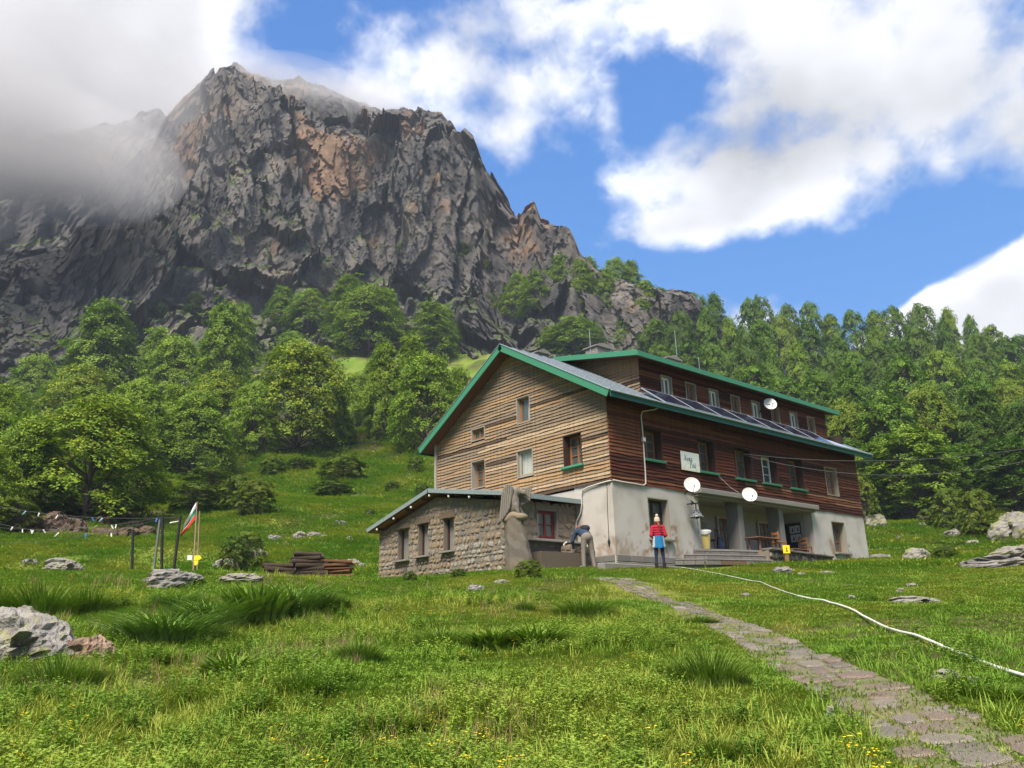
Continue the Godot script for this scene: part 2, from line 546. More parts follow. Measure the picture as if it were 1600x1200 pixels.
func make_mountain(called: String, from: float, to: float, step: float, rows: int, crest: Array, reach: Array, start: float, sd: int, mat: Material) -> void:
	var big := FastNoiseLite.new()
	big.seed = sd; big.frequency = 0.011; big.fractal_type = FastNoiseLite.FRACTAL_RIDGED; big.fractal_octaves = 3
	var cells := []
	for q in [[0.030, 5.5], [0.085, 2.6], [0.24, 1.05], [0.6, 0.42]]:
		var c := FastNoiseLite.new()
		c.noise_type = FastNoiseLite.TYPE_CELLULAR
		c.cellular_return_type = FastNoiseLite.RETURN_CELL_VALUE
		c.seed = sd + cells.size() + 1
		c.frequency = q[0]
		c.fractal_type = FastNoiseLite.FRACTAL_NONE
		c.cellular_jitter = 1.0
		c.domain_warp_enabled = true
		c.domain_warp_amplitude = 0.22 / q[0]
		c.domain_warp_frequency = q[0] * 1.6
		cells.append([c, q[1]])
	var fine := FastNoiseLite.new()
	fine.seed = sd + 9; fine.frequency = 0.09; fine.fractal_octaves = 5; fine.fractal_type = FastNoiseLite.FRACTAL_RIDGED
	var hue := FastNoiseLite.new()
	hue.seed = sd + 14; hue.frequency = 0.016; hue.fractal_octaves = 5; hue.fractal_gain = 0.6
	var hue2 := FastNoiseLite.new()
	hue2.seed = sd + 15; hue2.frequency = 0.07; hue2.fractal_octaves = 4
	var b := Build.new()
	var cols := int((to - from) / step) + 1
	var back := 10
	var pos := PackedVector3Array()
	for j in rows + back:
		var s := minf(float(j) / (rows - 1), 1.0)
		for i in cols:
			var phi := from + i * step
			var e := rock_base(phi, s, crest, reach, start)
			if j >= rows:
				e.x += (j - rows + 1) * 9.0
				e.y -= pow(j - rows + 1, 1.5) * 4.0
			var t := deg_to_rad(phi) + HEADING
			var out := Vector3(-sin(t), 0, cos(t))
			var p := Vector3(EYE.x, e.y, EYE.z) - out * e.x
			var q := Vector3(p.x + p.y * 0.08, p.y * 0.11, p.z)
			var q2 := Vector3(p.x + p.y * 0.18, p.y * 0.34, p.z + p.y * 0.1)
			var d := (big.get_noise_3dv(q) + 0.2) * 13.0 * (1.0 - 0.5 * s * s)
			d += cells[0][0].get_noise_3dv(q) * 6.0 + cells[1][0].get_noise_3dv(q * 0.75 + q2 * 0.25) * 3.4 + cells[2][0].get_noise_3dv(q2) * 1.0 + cells[3][0].get_noise_3dv(q2) * 0.5
			var saw := fposmod(p.y / 31.0 + hue.get_noise_3d(p.x * 0.6, 0.0, p.z * 0.6) * 2.2, 1.0)      # sheer bands with a ledge at the head of each
			d += ((saw / 0.86 if saw < 0.86 else (1.0 - saw) / 0.14) - 0.5) * 9.0 * smoothstep(0.10, 0.25, s)
			d += fine.get_noise_3dv(q2) * 1.3
			var fade := (1.0 - 0.55 * smoothstep(0.86, 1.0, s)) * smoothstep(0.0, 0.05, s)
			p += (out * 0.97 + Vector3(0, 0.12, 0)) * d * fade
			pos.append(p)
	for j in rows + back:
		for i in cols:
			var o := j * cols + i
			var p := pos[o]
			var dx := pos[j * cols + mini(i + 3, cols - 1)] - pos[j * cols + maxi(i - 3, 0)]
			var dy := pos[mini(j + 3, rows + back - 1) * cols + i] - pos[maxi(j - 3, 0) * cols + i]
			var nrm := dx.cross(dy).normalized()
			var s := minf(float(j) / (rows - 1), 1.0)
			var h := hue.get_noise_3d(p.x, p.y * 0.7, p.z)
			var g := hue2.get_noise_3d(p.x, p.y * 0.5, p.z)
			var k := Color(0.125, 0.120, 0.116).lerp(Color(0.265, 0.240, 0.218), smoothstep(-0.5, 0.5, g + h * 0.5))
			var b2 := Vector2(bearing(p.x, p.z), (p.y - EYE.y) / Vector2(p.x - EYE.x, p.z - EYE.z).length())
			var bias := 0.30 * exp(-(pow((b2.x + 14.0) / 3.0, 2) + pow((b2.y - 0.57) / 0.06, 2))) + 0.22 * exp(-(pow((b2.x + 20.5) / 3.0, 2) + pow((b2.y - 0.5) / 0.05, 2))) + 0.2 * exp(-(pow((b2.x + 6.0) / 2.0, 2) + pow((b2.y - 0.55) / 0.07, 2)))
			var rust := smoothstep(0.20, 0.40, h + g * 0.35 + bias) * smoothstep(0.22, 0.42, s)
			k = k.lerp(Color(0.40, 0.255, 0.16), rust * 0.85)
			k = k.lerp(Color(0.30, 0.255, 0.20), smoothstep(0.38, 0.5, g) * 0.7)
			# turf on the ledges
			var green := smoothstep(0.56, 0.68, nrm.y + g * 0.35) * smoothstep(0.80, 0.55, s) * smoothstep(-0.25, 0.0, h * -1.0 + 0.12)
			k = k.lerp(Color(0.105, 0.150, 0.038), green)
			b.v.append(p); b.c.append(k)
	for j in rows + back - 1:
		for i in cols - 1:
			var o := j * cols + i
			b.tri(o, o + cols, o + cols + 1); b.tri(o, o + cols + 1, o + 1)
	var mesh := b.mesh()
	struct(called, mesh, mat)

# ------------------------------------------------------------------ trees
var leaf_mats := []
var bark: StandardMaterial3D
var crowns := []      # [crown mesh, trunk mesh, height, half width]

func leaf_material(called: String, tint: Color) -> StandardMaterial3D:
	var m := paint(called, tint, 0.62, true)
	m.metallic_specular = 0.25
	m.backlight_enabled = true
	m.backlight = Color(0.62, 0.70, 0.36)
	m.cull_mode = BaseMaterial3D.CULL_DISABLED
	return m

func leaf(b: Build, p: Vector3, dir: Vector3, nrm: Vector3, size: float) -> void:
	var side := dir.cross(nrm).normalized() * size * 0.36
	var m := p + dir * size * 0.45 + nrm * size * 0.06
	b.face(p, m - side, p + dir * size, m + side)

func crown_radius(t: float, kind: int) -> float:
	if kind == 0: return sqrt(maxf(0.0, 1.0 - pow(t, 2.1))) * (0.72 + 0.28 * smoothstep(0.0, 0.28, t))        # broad dome
	if kind == 1: return pow(maxf(0.0, 1.0 - t), 0.55) * (0.6 + 0.4 * smoothstep(0.0, 0.2, t)) * 1.04         # cone with round top
	return sqrt(maxf(0.0, 1.0 - pow(absf(t * 2.0 - 0.9) / 1.1, 2.4))) * 0.98                                   # egg

func make_tree(sd: int, tall: float, half: float, clear: float, kind: int, sprays: int, leaves: int, size: float, one_green: Color, other_green: Color) -> void:
	var g := RandomNumberGenerator.new()
	g.seed = sd
	var lobes := FastNoiseLite.new()
	lobes.seed = sd; lobes.frequency = 0.9; lobes.fractal_octaves = 3
	var b := Build.new()
	var tr := Build.new()
	var top := Vector3(g.randf_range(-0.3, 0.3), tall * 0.9, g.randf_range(-0.3, 0.3))
	tr.tube([Vector3(0, -1.2, 0), Vector3(0.05, tall * 0.12, 0), Vector3(-0.08, tall * 0.45, 0.05), top], [tall * 0.034, tall * 0.024, tall * 0.015, 0.03], 8)
	var limbs := []
	var many := 84
	for k in many:      # limbs end in separate layered clumps of foliage
		var t := pow((k + g.randf()) / many, 0.85)
		var az := k * 2.39996 + g.randf_range(-0.5, 0.5)
		var lob := 1.0 + 0.55 * lobes.get_noise_3d(cos(az) * 1.3, t * 2.6, sin(az) * 1.3) * 0.7 + g.randf_range(-0.08, 0.06)
		var rr := half * crown_radius(t, kind) * lob * g.randf_range(0.72, 0.96)
		var p := Vector3(cos(az) * rr, tall * (clear + (1.0 - clear) * t * (0.90 + 0.10 * lob)), sin(az) * rr)
		limbs.append([p, az, t])
		var root := Vector3(0, maxf(tall * 0.08, p.y - rr * g.randf_range(0.5, 0.9)), 0)
		tr.tube([root, root.lerp(p, 0.5) + Vector3(0, -0.05 * rr, 0), p], [tall * 0.009, tall * 0.005, 0.02], 5, false)
	for k in sprays:
		var lm: Array = limbs[k % many]
		var az: float = lm[1]
		var o := Vector3(cos(az), 0, sin(az))
		var tn := Vector3(-o.z, 0, o.x)
		var p: Vector3 = lm[0] + o * half * g.randfn(0.0, 0.085) + tn * half * g.randfn(0.0, 0.14) + Vector3(0, half * g.randfn(0.0, 0.075), 0)
		var nrm := (Vector3.UP * 0.85 + o * g.randf_range(0.15, 0.75) + Vector3(g.randf_range(-0.3, 0.3), 0, g.randf_range(-0.3, 0.3))).normalized()
		var ax := (o - nrm * o.dot(nrm)).normalized()
		var ay := nrm.cross(ax)
		var reach := g.randf_range(0.5, 1.1) * half * 0.17
		var hue := g.randf()
		for q in leaves:
			var u := g.randf_range(-1.0, 1.0)
			var w := g.randf_range(-1.0, 1.0) * (1.0 - 0.55 * absf(u))
			var lp := p + ax * u * reach + ay * w * reach * 0.85 + nrm * (g.randf_range(-0.16, 0.16) * reach - 0.28 * u * absf(u) * reach)
			var dir := (ax * g.randf_range(0.2, 1.0) + ay * (w + g.randf_range(-0.5, 0.5)) + nrm * g.randf_range(-0.35, 0.2)).normalized()
			var ln := (nrm + Vector3(g.randf_range(-0.55, 0.55), g.randf_range(-0.2, 0.3), g.randf_range(-0.55, 0.55))).normalized()
			b.col = one_green.lerp(other_green, clampf(hue * 0.7 + g.randf_range(-0.25, 0.35), 0, 1))
			leaf(b, lp, dir, ln, size * g.randf_range(0.55, 1.35))
	crowns.append([b.mesh(), tr.mesh(true), tall, half])

func make_tree_kinds() -> void:
	bark = paint("bark", lin(0.15, 0.13, 0.11), 0.9, false, noise_tex(0.06, 4, Color(0.5, 0.5, 0.5), Color(1, 1, 1), 41), 0.6)
	leaf_mats = [
		leaf_material("beech leaves", lin(1.0, 1.0, 1.0)), leaf_material("young yellow-green leaves", lin(1.0, 0.95, 0.85)),
		leaf_material("deep and shaded green leaves", lin(0.66, 0.78, 0.85)), leaf_material("fir needles", lin(0.50, 0.62, 0.72)), leaf_material("silvery leaves", lin(1.0, 1.0, 1.25))]  # first two darkened: the right wood's cloud shade and haze put into the tint
	var mid_green := Color(0.095, 0.170, 0.018)
	var fresh_green := Color(0.225, 0.310, 0.028)
	make_tree(101, 12.0, 5.6, 0.06, 0, 760, 38, 0.25, mid_green, fresh_green)
	make_tree(102, 13.0, 5.0, 0.05, 1, 760, 38, 0.25, mid_green, fresh_green)
	make_tree(103, 11.0, 5.4, 0.08, 0, 760, 38, 0.25, mid_green, Color(0.26, 0.31, 0.024))
	make_tree(104, 12.0, 4.6, 0.07, 1, 700, 38, 0.25, mid_green, fresh_green)
	make_tree(105, 19.0, 5.2, 0.16, 2, 700, 40, 0.32, mid_green, fresh_green)
	make_tree(106, 20.0, 5.8, 0.14, 1, 760, 40, 0.32, mid_green, fresh_green)
	make_tree(107, 18.0, 6.0, 0.20, 2, 700, 40, 0.33, mid_green, Color(0.18, 0.22, 0.025))
	make_tree(108, 5.0, 2.2, 0.10, 2, 260, 40, 0.17, Color(0.07, 0.12, 0.016), Color(0.15, 0.19, 0.025))

func put_tree(p: Vector3, tall: float, wide: float, kind: int, mat: int, label: String, group: String, called := "beech_tree", sink := 0.3) -> void:
	var k: Array = crowns[kind]
	var o := thing(called, label, "tree", p - Vector3(0, sink, 0), rng.randf() * TAU, group)
	var sy: float = (tall + sink) / k[2]
	var sx: float = wide * 0.5 / k[3]
	o.scale = Vector3(sx * rng.randf_range(0.9, 1.1), sy, sx * rng.randf_range(0.9, 1.1))
	o.rotation.x = rng.randf_range(-0.05, 0.05)
	o.rotation.z = rng.randf_range(-0.05, 0.05)
	obj("trunk", k[1], bark, o)
	obj("crown", k[0], leaf_mats[mat], o)

func tree_to(u: float, top: float, p: Vector3, wide_px: float, kind: int, mat: int, label: String, group: String) -> void:
	# a tree standing at p whose top reaches a pixel row
	var r := Vector2(p.x - EYE.x, p.z - EYE.z).length()
	var tall := EYE.y + pixel_bearing(u, top).y * r - p.y
	put_tree(p, maxf(tall, 2.0), wide_px / LENS * sqrt(r * r + pow(p.y - EYE.y, 2)) * 0.94, kind, mat, label, group)

func make_woods() -> void:
	rng.seed = 5
	var grove := "beeches on the meadow slope below the cliff"
	# [pixel x, top, foot, width, kind, leaf material]
	for t in [[45, 555, 672, 88, 0, 0], [150, 478, 655, 150, 1, 4], [118, 578, 705, 132, 2, 1], [230, 515, 655, 74, 3, 0], [272, 530, 660, 104, 0, 0], [345, 480, 655, 112, 1, 0], [205, 598, 740, 118, 0, 0], [262, 604, 735, 84, 3, 1], [335, 586, 700, 122, 2, 1], [300, 620, 748, 128, 0, 4], [130, 626, 808, 196, 2, 0], [22, 650, 812, 104, 0, 0], [466, 545, 710, 180, 2, 1], [392, 600, 712, 84, 0, 0], [603, 545, 684, 92, 1, 1], [640, 528, 668, 84, 3, 1], [668, 556, 700, 150, 0, 0], [716, 578, 696, 66, 3, 0], [-30, 600, 760, 120, 0, 0], [-60, 690, 830, 120, 2, 0], [556, 585, 672, 76, 0, 0], [583, 566, 655, 66, 1, 1], [530, 612, 700, 50, 3, 0]]:
		tree_to(t[0], t[1], on_ground(t[0], t[2]), t[3], t[4], t[5], "%s %s beech on the slope left of the hut" % ["slender" if t[3] < 80 else "full-crowned" if t[3] < 120 else "very broad", {0: "fresh green", 1: "yellow-green", 4: "pale green"}[t[5]]], grove)
	var ledge := "beeches rooted among the rocks under the cliff"
	for t in [[455, 520, 590, 66, 0, 0], [437, 450, 512, 62, 3, 0], [478, 455, 525, 78, 0, 0], [545, 437, 560, 108, 1, 1], [575, 450, 585, 120, 0, 1], [604, 455, 560, 76, 3, 0], [674, 475, 592, 92, 1, 1], [372, 478, 590, 60, 3, 0], [690, 480, 560, 60, 0, 0]]:
		tree_to(t[0], t[1], on_rock(t[0], t[2]) , t[3], t[4], t[5], "%s %s beech rooted in the rocks at the cliff foot" % ["small" if t[3] < 70 else "broad", {0: "fresh green", 1: "yellow-green"}[t[5]]], ledge)
	var shoulder := "trees on the mountain's right shoulder"
	for t in [[778, 452, 492, 40, 0, 1], [812, 432, 498, 66, 0, 1], [850, 426, 498, 92, 0, 1], [878, 399, 480, 56, 1, 0], [908, 408, 495, 62, 1, 1], [928, 404, 480, 52, 3, 0], [948, 424, 496, 58, 1, 1], [966, 404, 470, 56, 0, 0], [988, 410, 470, 44, 3, 0], [905, 497, 590, 108, 0, 0], [985, 492, 580, 80, 1, 0], [870, 510, 590, 70, 0, 0], [1012, 440, 490, 52, 0, 0], [1035, 452, 498, 56, 1, 1], [1062, 462, 500, 50, 0, 0], [1005, 470, 540, 70, 1, 1], [1050, 490, 545, 66, 0, 1]]:
		tree_to(t[0], t[1], on_rock(t[0], t[2]), t[3], t[4], t[5], "%s %s tree on the rocky shoulder above the hut roof" % ["small" if t[3] < 60 else "broad", {0: "fresh green", 1: "yellow-green"}[t[5]]], shoulder)
	for k in 30:
		var u := rng.randf_range(430, 770) if k % 3 else rng.randf_range(120, 330)
		var w := rng.randf_range(375, 520) if k % 3 else rng.randf_range(425, 510)
		var p := on_rock(u, w)
		put_tree(p + Vector3(0, 1.0, 0), rng.randf_range(2.0, 4.5), rng.randf_range(2.5, 5.5), 7, [0, 1, 2, 0][k % 4], ["low fresh green bush on a ledge of the cliff", "low yellow-green bush on a ledge of the cliff", "low deep green bush on a ledge of the cliff", "low fresh green bush on a ledge of the cliff"][k % 4], "bushes on the cliff ledges", "shrub", 0.5)
	var wood := "tall trees of the dark wood on the right"
	var rows := [
		[236.0, 4, [[1025, 475], [1060, 480], [1110, 461], [1145, 458], [1190, 466], [1218, 464], [1252, 474], [1295, 471], [1330, 488], [1366, 480], [1404, 484], [1437, 474], [1476, 474], [1515, 478], [1546, 492], [1582, 506], [1625, 520]]],
		[204.0, 4, [[1040, 502], [1080, 492], [1122, 484], [1165, 494], [1205, 503], [1246, 490], [1290, 500], [1337, 522], [1386, 512], [1426, 526], [1470, 506], [1512, 500], [1556, 520], [1600, 524]]],
		[172.0, 5, [[1045, 540], [1092, 536], [1135, 540], [1180, 520], [1225, 545], [1262, 536], [1306, 560], [1350, 548], [1398, 536], [1446, 566], [1500, 545], [1548, 556], [1596, 566], [1640, 560]]],
		[140.0, 5, [[1080, 575], [1130, 590], [1185, 575], [1240, 590], [1290, 585], [1345, 578], [1432, 560], [1480, 600], [1540, 586], [1590, 600], [1640, 610]]],
		[112.0, 6, [[1280, 640], [1335, 628], [1385, 622], [1457, 611], [1512, 640], [1548, 596], [1604, 628], [1650, 640]]],
		[98.0, 4, [[1310, 690], [1372, 690], [1420, 672], [1490, 700], [1570, 690], [1630, 700]]],
	]
	var n := 0
	for row in rows:
		for q in row[2]:
			n += 1
			var r: float = row[0] + rng.randf_range(-6, 6)
			var p := place_at(q[0], 700, r)
			var mat: int = [2, 3, 2, 0, 3, 2, 3, 2, 1, 3, 2][rng.randi() % 11]  # mostly the darkened tints, so the wood is coloured as if shaded
			if q[0] == 1457: mat = 1
			var lbl: String = ["tall mid-green tree crowded in the wood behind the hut", "tall yellow-green tree crowded in the wood behind the hut", "tall deep green tree crowded in the wood behind the hut", "tall blue-green tree crowded in the wood behind the hut"][mat]
			if q[0] == 1457: lbl = "tall yellow-tipped tree standing out against the dark wood"
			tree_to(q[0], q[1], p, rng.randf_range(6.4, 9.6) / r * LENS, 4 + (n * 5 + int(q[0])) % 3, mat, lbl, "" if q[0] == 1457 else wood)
	# small trees at the edge of the right-hand meadow
	tree_to(1357, 738, on_ground(1357, 822), 46, 7, 1, "yellow-green young tree beside the hut's far corner", "")
	tree_to(1394, 760, on_ground(1398, 806), 52, 7, 0, "small round green tree behind the grey boulders", "")
	tree_to(1485, 764, on_ground(1487, 826), 42, 7, 0, "small green tree next to the yellowish one on the meadow edge", "")
	tree_to(1529, 767, on_ground(1532, 838), 50, 7, 1, "small yellowish tree with a bare stem on the meadow edge", "")

# ------------------------------------------------------------------ the hut
const LONG := 17.45
const DEEP := 9.85
const RISE := 0.578          # roof slope
const SIDING := 2.84         # where the boarded storey starts
var hut: Node3D
var mat := {}

func hut_materials() -> void:
	var grain := noise_tex(0.03, 5, Color(0.5, 0.47, 0.44), Color(1, 1, 1), 81)
	var m := paint("weathered boards", Color.WHITE, 0.85, true, grain, 1.0)
	m.uv1_scale = Vector3(0.5, 9.0, 0.5)
	mat.board = m
	mat.plaster = paint("rough-cast plaster", Color.WHITE, 0.95, true, noise_tex(0.12, 3, Color(0.86, 0.86, 0.86), Color(1, 1, 1), 82), 1.6, noise_tex(0.22, 3, Color.BLACK, Color.WHITE, 83), 1.6)
	mat.green = paint("green paint", lin(0.065, 0.26, 0.16), 0.55, false, noise_tex(0.04, 5, Color(0.62, 0.68, 0.66), Color(1, 1, 1), 84), 1.1)
	mat.dark_green = paint("shaded green paint", lin(0.02, 0.105, 0.088), 0.5, false, noise_tex(0.03, 4, Color(0.8, 0.8, 0.8), Color(1, 1, 1), 85), 0.7)  # the trim green again, with the shade at the eaves put into its colour
	mat.sheet = paint("grey roofing sheet", lin(0.20, 0.235, 0.27), 0.42, false, noise_tex(0.02, 4, Color(0.75, 0.75, 0.75), Color(1, 1, 1), 86), 0.5)
	mat.zinc = paint("zinc edging", lin(0.30, 0.35, 0.36), 0.45, false, noise_tex(0.03, 4, Color(0.72, 0.76, 0.76), Color(1, 1, 1), 87), 0.9)
	mat.zinc.metallic = 0.3
	mat.soffit = paint("brown soffit boards", lin(0.14, 0.062, 0.032), 0.8, false, noise_tex(0.05, 3, Color(0.7, 0.7, 0.7), Color(1, 1, 1), 88), 1.0)
	mat.pale = paint("weathered grey trim", lin(0.36, 0.33, 0.28), 0.85, false, noise_tex(0.05, 4, Color(0.7, 0.7, 0.68), Color(1, 1, 1), 89), 1.5)
	mat.dark_trim = paint("dark stained trim", lin(0.045, 0.026, 0.020), 0.75)
	mat.frame = paint("orange-brown window wood", lin(0.30, 0.135, 0.060), 0.6, false, noise_tex(0.05, 4, Color(0.7, 0.7, 0.7), Color(1, 1, 1), 90), 2.0)
	mat.red = paint("red window paint", lin(0.15, 0.028, 0.022), 0.5)
	mat.white = paint("white window paint", lin(0.55, 0.54, 0.50), 0.6)
	mat.curtain = paint("curtain", lin(0.45, 0.44, 0.40), 0.9)
	mat.red_curtain = paint("red-brown curtain", lin(0.22, 0.08, 0.06), 0.9)
	var g := StandardMaterial3D.new()
	g.resource_name = "window glass"
	g.transparency = BaseMaterial3D.TRANSPARENCY_ALPHA
	g.albedo_color = Color(0.55, 0.62, 0.62, 0.22)
	g.roughness = 0.03
	mat.glass = g
	mat.concrete = paint("concrete", lin(0.27, 0.26, 0.24), 0.9, false, noise_tex(0.05, 5, Color(0.68, 0.68, 0.67), Color(1, 1, 1), 91), 1.0, noise_tex(0.15, 3, Color.BLACK, Color.WHITE, 92), 1.0)
	mat.stone = paint("masonry stone", Color.WHITE, 0.92, true, noise_tex(0.08, 4, Color(0.66, 0.66, 0.66), Color(1, 1, 1), 93), 2.2, noise_tex(0.12, 4, Color.BLACK, Color.WHITE, 94), 2.0)
	mat.mortar = paint("mortar", lin(0.27, 0.23, 0.18), 0.95, false, noise_tex(0.1, 4, Color(0.7, 0.7, 0.7), Color(1, 1, 1), 95), 1.2, noise_tex(0.2, 3, Color.BLACK, Color.WHITE, 96), 1.5)
	mat.black = paint("dull black", lin(0.02, 0.02, 0.022), 0.7)
	mat.steel = paint("steel", lin(0.35, 0.36, 0.37), 0.4)
	mat.steel.metallic = 0.7

func under_roof(z: float) -> float:   # underside of the main roof over the gable wall
	return 5.84 + minf(-z, z + DEEP) * RISE

func strips(b: Build, o: Vector3, along: Vector3, out: Vector3, thick: float, us: Array, lo: float, top: Callable, holes: Array) -> void:
	# a wall with openings [u0, u1, y0, y1]: upright strips between the breaks
	for h in holes: us.append_array([h[0], h[1]])
	us.sort()
	for k in us.size() - 1:
		var a: float = us[k]
		var c: float = us[k + 1]
		if c - a < 0.004: continue
		var mid := (a + c) / 2
		var cuts := []
		for h in holes:
			if mid > h[0] and mid < h[1]: cuts.append([h[2], h[3]])
		cuts.sort_custom(func(p, q): return p[0] < q[0])
		var y := lo
		for q in cuts:
			if q[0] - y > 0.004: b.prism(PackedVector2Array([Vector2(a, y), Vector2(c, y), Vector2(c, q[0]), Vector2(a, q[0])]), along, Vector3.UP, o, -out * thick)
			y = q[1]
		b.prism(PackedVector2Array([Vector2(a, y), Vector2(c, y), Vector2(c, top.call(c)), Vector2(a, top.call(a))]), along, Vector3.UP, o, -out * thick)

func plank(b: Build, o: Vector3, along: Vector3, out: Vector3, u0: float, u1: float, y: float, high: float, g: RandomNumberGenerator, wavy: float) -> void:
	# a lapped board: its lower edge stands out and is uneven
	var n := maxi(2, int((u1 - u0) / 0.42))
	var rows := []
	var lean := g.randf_range(-0.006, 0.006)
	for k in n + 1:
		var u := lerpf(u0, u1, float(k) / n)
		var w := g.randf_range(-wavy, wavy)
		var base := o + along * u
		var yb := y + w + lean * (u - u0) * 0.4
		rows.append([base + Vector3.UP * (y + high + 0.022) + out * 0.008, base + Vector3.UP * yb + out * (0.046 + g.randf_range(-0.010, 0.012)), base + Vector3.UP * (yb + 0.002) + out * 0.004])
	for k in n:
		var p: Array = rows[k]
		var q: Array = rows[k + 1]
		b.face(p[1], p[0], q[0], q[1])
		b.face(p[2], p[1], q[1], q[2])
	b.tri3(rows[0][0], rows[0][1], rows[0][2])
	b.tri3(rows[n][0], rows[n][2], rows[n][1])

func boards(parent: Node, o: Vector3, along: Vector3, out: Vector3, ends: Callable, lo: float, hi: float, step: float, holes: Array, tone: Callable, g: RandomNumberGenerator, longest: float, wavy: float) -> int:
	var made := 0
	var y := lo
	while y < hi:
		var e: Vector2 = ends.call(y)
		if e.y - e.x > 0.15:
			var spans := [[e.x, e.y]]
			for h in holes:
				if y + step * 0.6 > h[2] and y + step * 0.4 < h[3]:
					var next := []
					for s in spans:
						if h[0] > s[0] and h[0] < s[1]: next.append([s[0], h[0]])
						if h[1] > s[0] and h[1] < s[1]: next.append([h[1], s[1]])
						if h[1] <= s[0] or h[0] >= s[1]: next.append(s)
					spans = next
			for s in spans:
				var u: float = s[0]
				while u < s[1] - 0.02:
					var c: float = minf(u + g.randf_range(0.65, 1.0) * longest, s[1])
					if s[1] - c < 0.7: c = s[1]
					var b := Build.new()
					b.col = tone.call((u + c) / 2, y, g)
					plank(b, o, along, out, u + 0.003, c - 0.003, y, step, g, wavy)
					obj("plank", b.mesh(), mat.board, parent)
					made += 1
					u = c
		y += step
	return made

func window(o: Vector3, along: Vector3, out: Vector3, h: Array, opt: Dictionary) -> void:
	# h = [u0, u1, y0, y1] of the opening in the wall plane; deep set frame with casements and glazing bars
	var w := Node3D.new()
	w.name = "window"
	hut.add_child(w, true)
	var depth: float = opt.get("depth", 0.3)
	var fm: Material = opt.get("frame", mat.frame)
	var rm: Material = opt.get("reveal", mat.dark_trim)
	var turn := Basis(along, Vector3.UP, out)
	var P := func(u: float, y: float, d: float) -> Vector3: return o + along * u + Vector3.UP * y + out * d
	var cu: float = (h[0] + h[1]) / 2
	var cy: float = (h[2] + h[3]) / 2
	var ww: float = h[1] - h[0]
	var hh: float = h[3] - h[2]
	var r := Build.new()
	var t := 0.035
	var proud: float = opt.get("proud", 0.05)
	r.box(P.call(h[0] + t / 2, cy, (proud - depth) / 2), Vector3(t, hh, depth + proud), turn)
	r.box(P.call(h[1] - t / 2, cy, (proud - depth) / 2), Vector3(t, hh, depth + proud), turn)
	r.box(P.call(cu, h[3] - t / 2, (proud - depth) / 2), Vector3(ww - 2 * t, t, depth + proud), turn)
	r.box(P.call(cu, h[2] + t / 2, (proud - depth) / 2), Vector3(ww - 2 * t, t, depth + proud), turn)
	obj("reveal", r.mesh(), rm, w)
	var f := Build.new()
	var u0: float = h[0] + t
	var u1: float = h[1] - t
	var y0: float = h[2] + t
	var y1: float = h[3] - t
	var bar := 0.055
	var zf := -depth + 0.05
	for u in [u0 + bar / 2, u1 - bar / 2]: f.cbox(P.call(u, cy, zf), Vector3(bar, y1 - y0, 0.06), 0.006, turn)
	for y in [y0 + bar / 2, y1 - bar / 2]: f.cbox(P.call(cu, y, zf), Vector3(u1 - u0 - 2 * bar, bar, 0.058), 0.006, turn)
	obj("frame", f.mesh(), fm, w)
	var leaves: int = opt.get("leaves", 2)
	var rows: int = opt.get("rows", 3)
	var lw := (u1 - u0 - 2 * bar) / leaves
	for k in leaves:
		var a: float = u0 + bar + lw * k
		var c := Build.new()
		var sb := 0.042
		for u in [a + sb / 2, a + lw - sb / 2]: c.cbox(P.call(u, cy, zf + 0.012), Vector3(sb, y1 - y0 - 2 * bar, 0.045), 0.005, turn)
		for q in rows + 1:
			var y := lerpf(y0 + bar + sb / 2, y1 - bar - sb / 2, float(q) / rows)
			c.cbox(P.call(a + lw / 2, y, zf + 0.010), Vector3(lw - 2 * sb, sb * (1.0 if q % rows == 0 else 0.75), 0.040), 0.005, turn)
		obj("casement", c.mesh(), fm, w)
		for q in rows:
			var ya := lerpf(y0 + bar + sb / 2, y1 - bar - sb / 2, float(q) / rows) + sb * 0.45
			var yb := lerpf(y0 + bar + sb / 2, y1 - bar - sb / 2, float(q + 1) / rows) - sb * 0.45
			var gl := Build.new()
			gl.face(P.call(a + sb, ya, zf), P.call(a + sb, yb, zf), P.call(a + lw - sb, yb, zf), P.call(a + lw - sb, ya, zf))
			obj("pane", gl.mesh(), mat.glass, w)
	if opt.has("curtain"):
		var cb := Build.new()
		var n := 22
		var zs := []
		for k in n + 1: zs.append(zf - 0.10 + 0.025 * sin(k * 2.1) + 0.012 * sin(k * 0.9))
		for k in n:
			var ua := lerpf(u0 + bar, u0 + bar + (u1 - u0 - 2 * bar) * opt.get("drawn", 1.0), float(k) / n)
			var ub := lerpf(u0 + bar, u0 + bar + (u1 - u0 - 2 * bar) * opt.get("drawn", 1.0), float(k + 1) / n)
			cb.face(P.call(ua, y0, zs[k]), P.call(ua, y1, zs[k]), P.call(ub, y1, zs[k + 1]), P.call(ub, y0, zs[k + 1]))
		obj("curtain", cb.mesh(), opt.curtain, w)
	if opt.has("sill"):
		var s := Build.new()
		s.cbox(P.call(cu, h[2] - 0.035, 0.06), Vector3(ww + 0.12, 0.085, 0.2), 0.012, Basis(along, 0.16) * turn)
		obj("sill", s.mesh(), opt.sill, w)

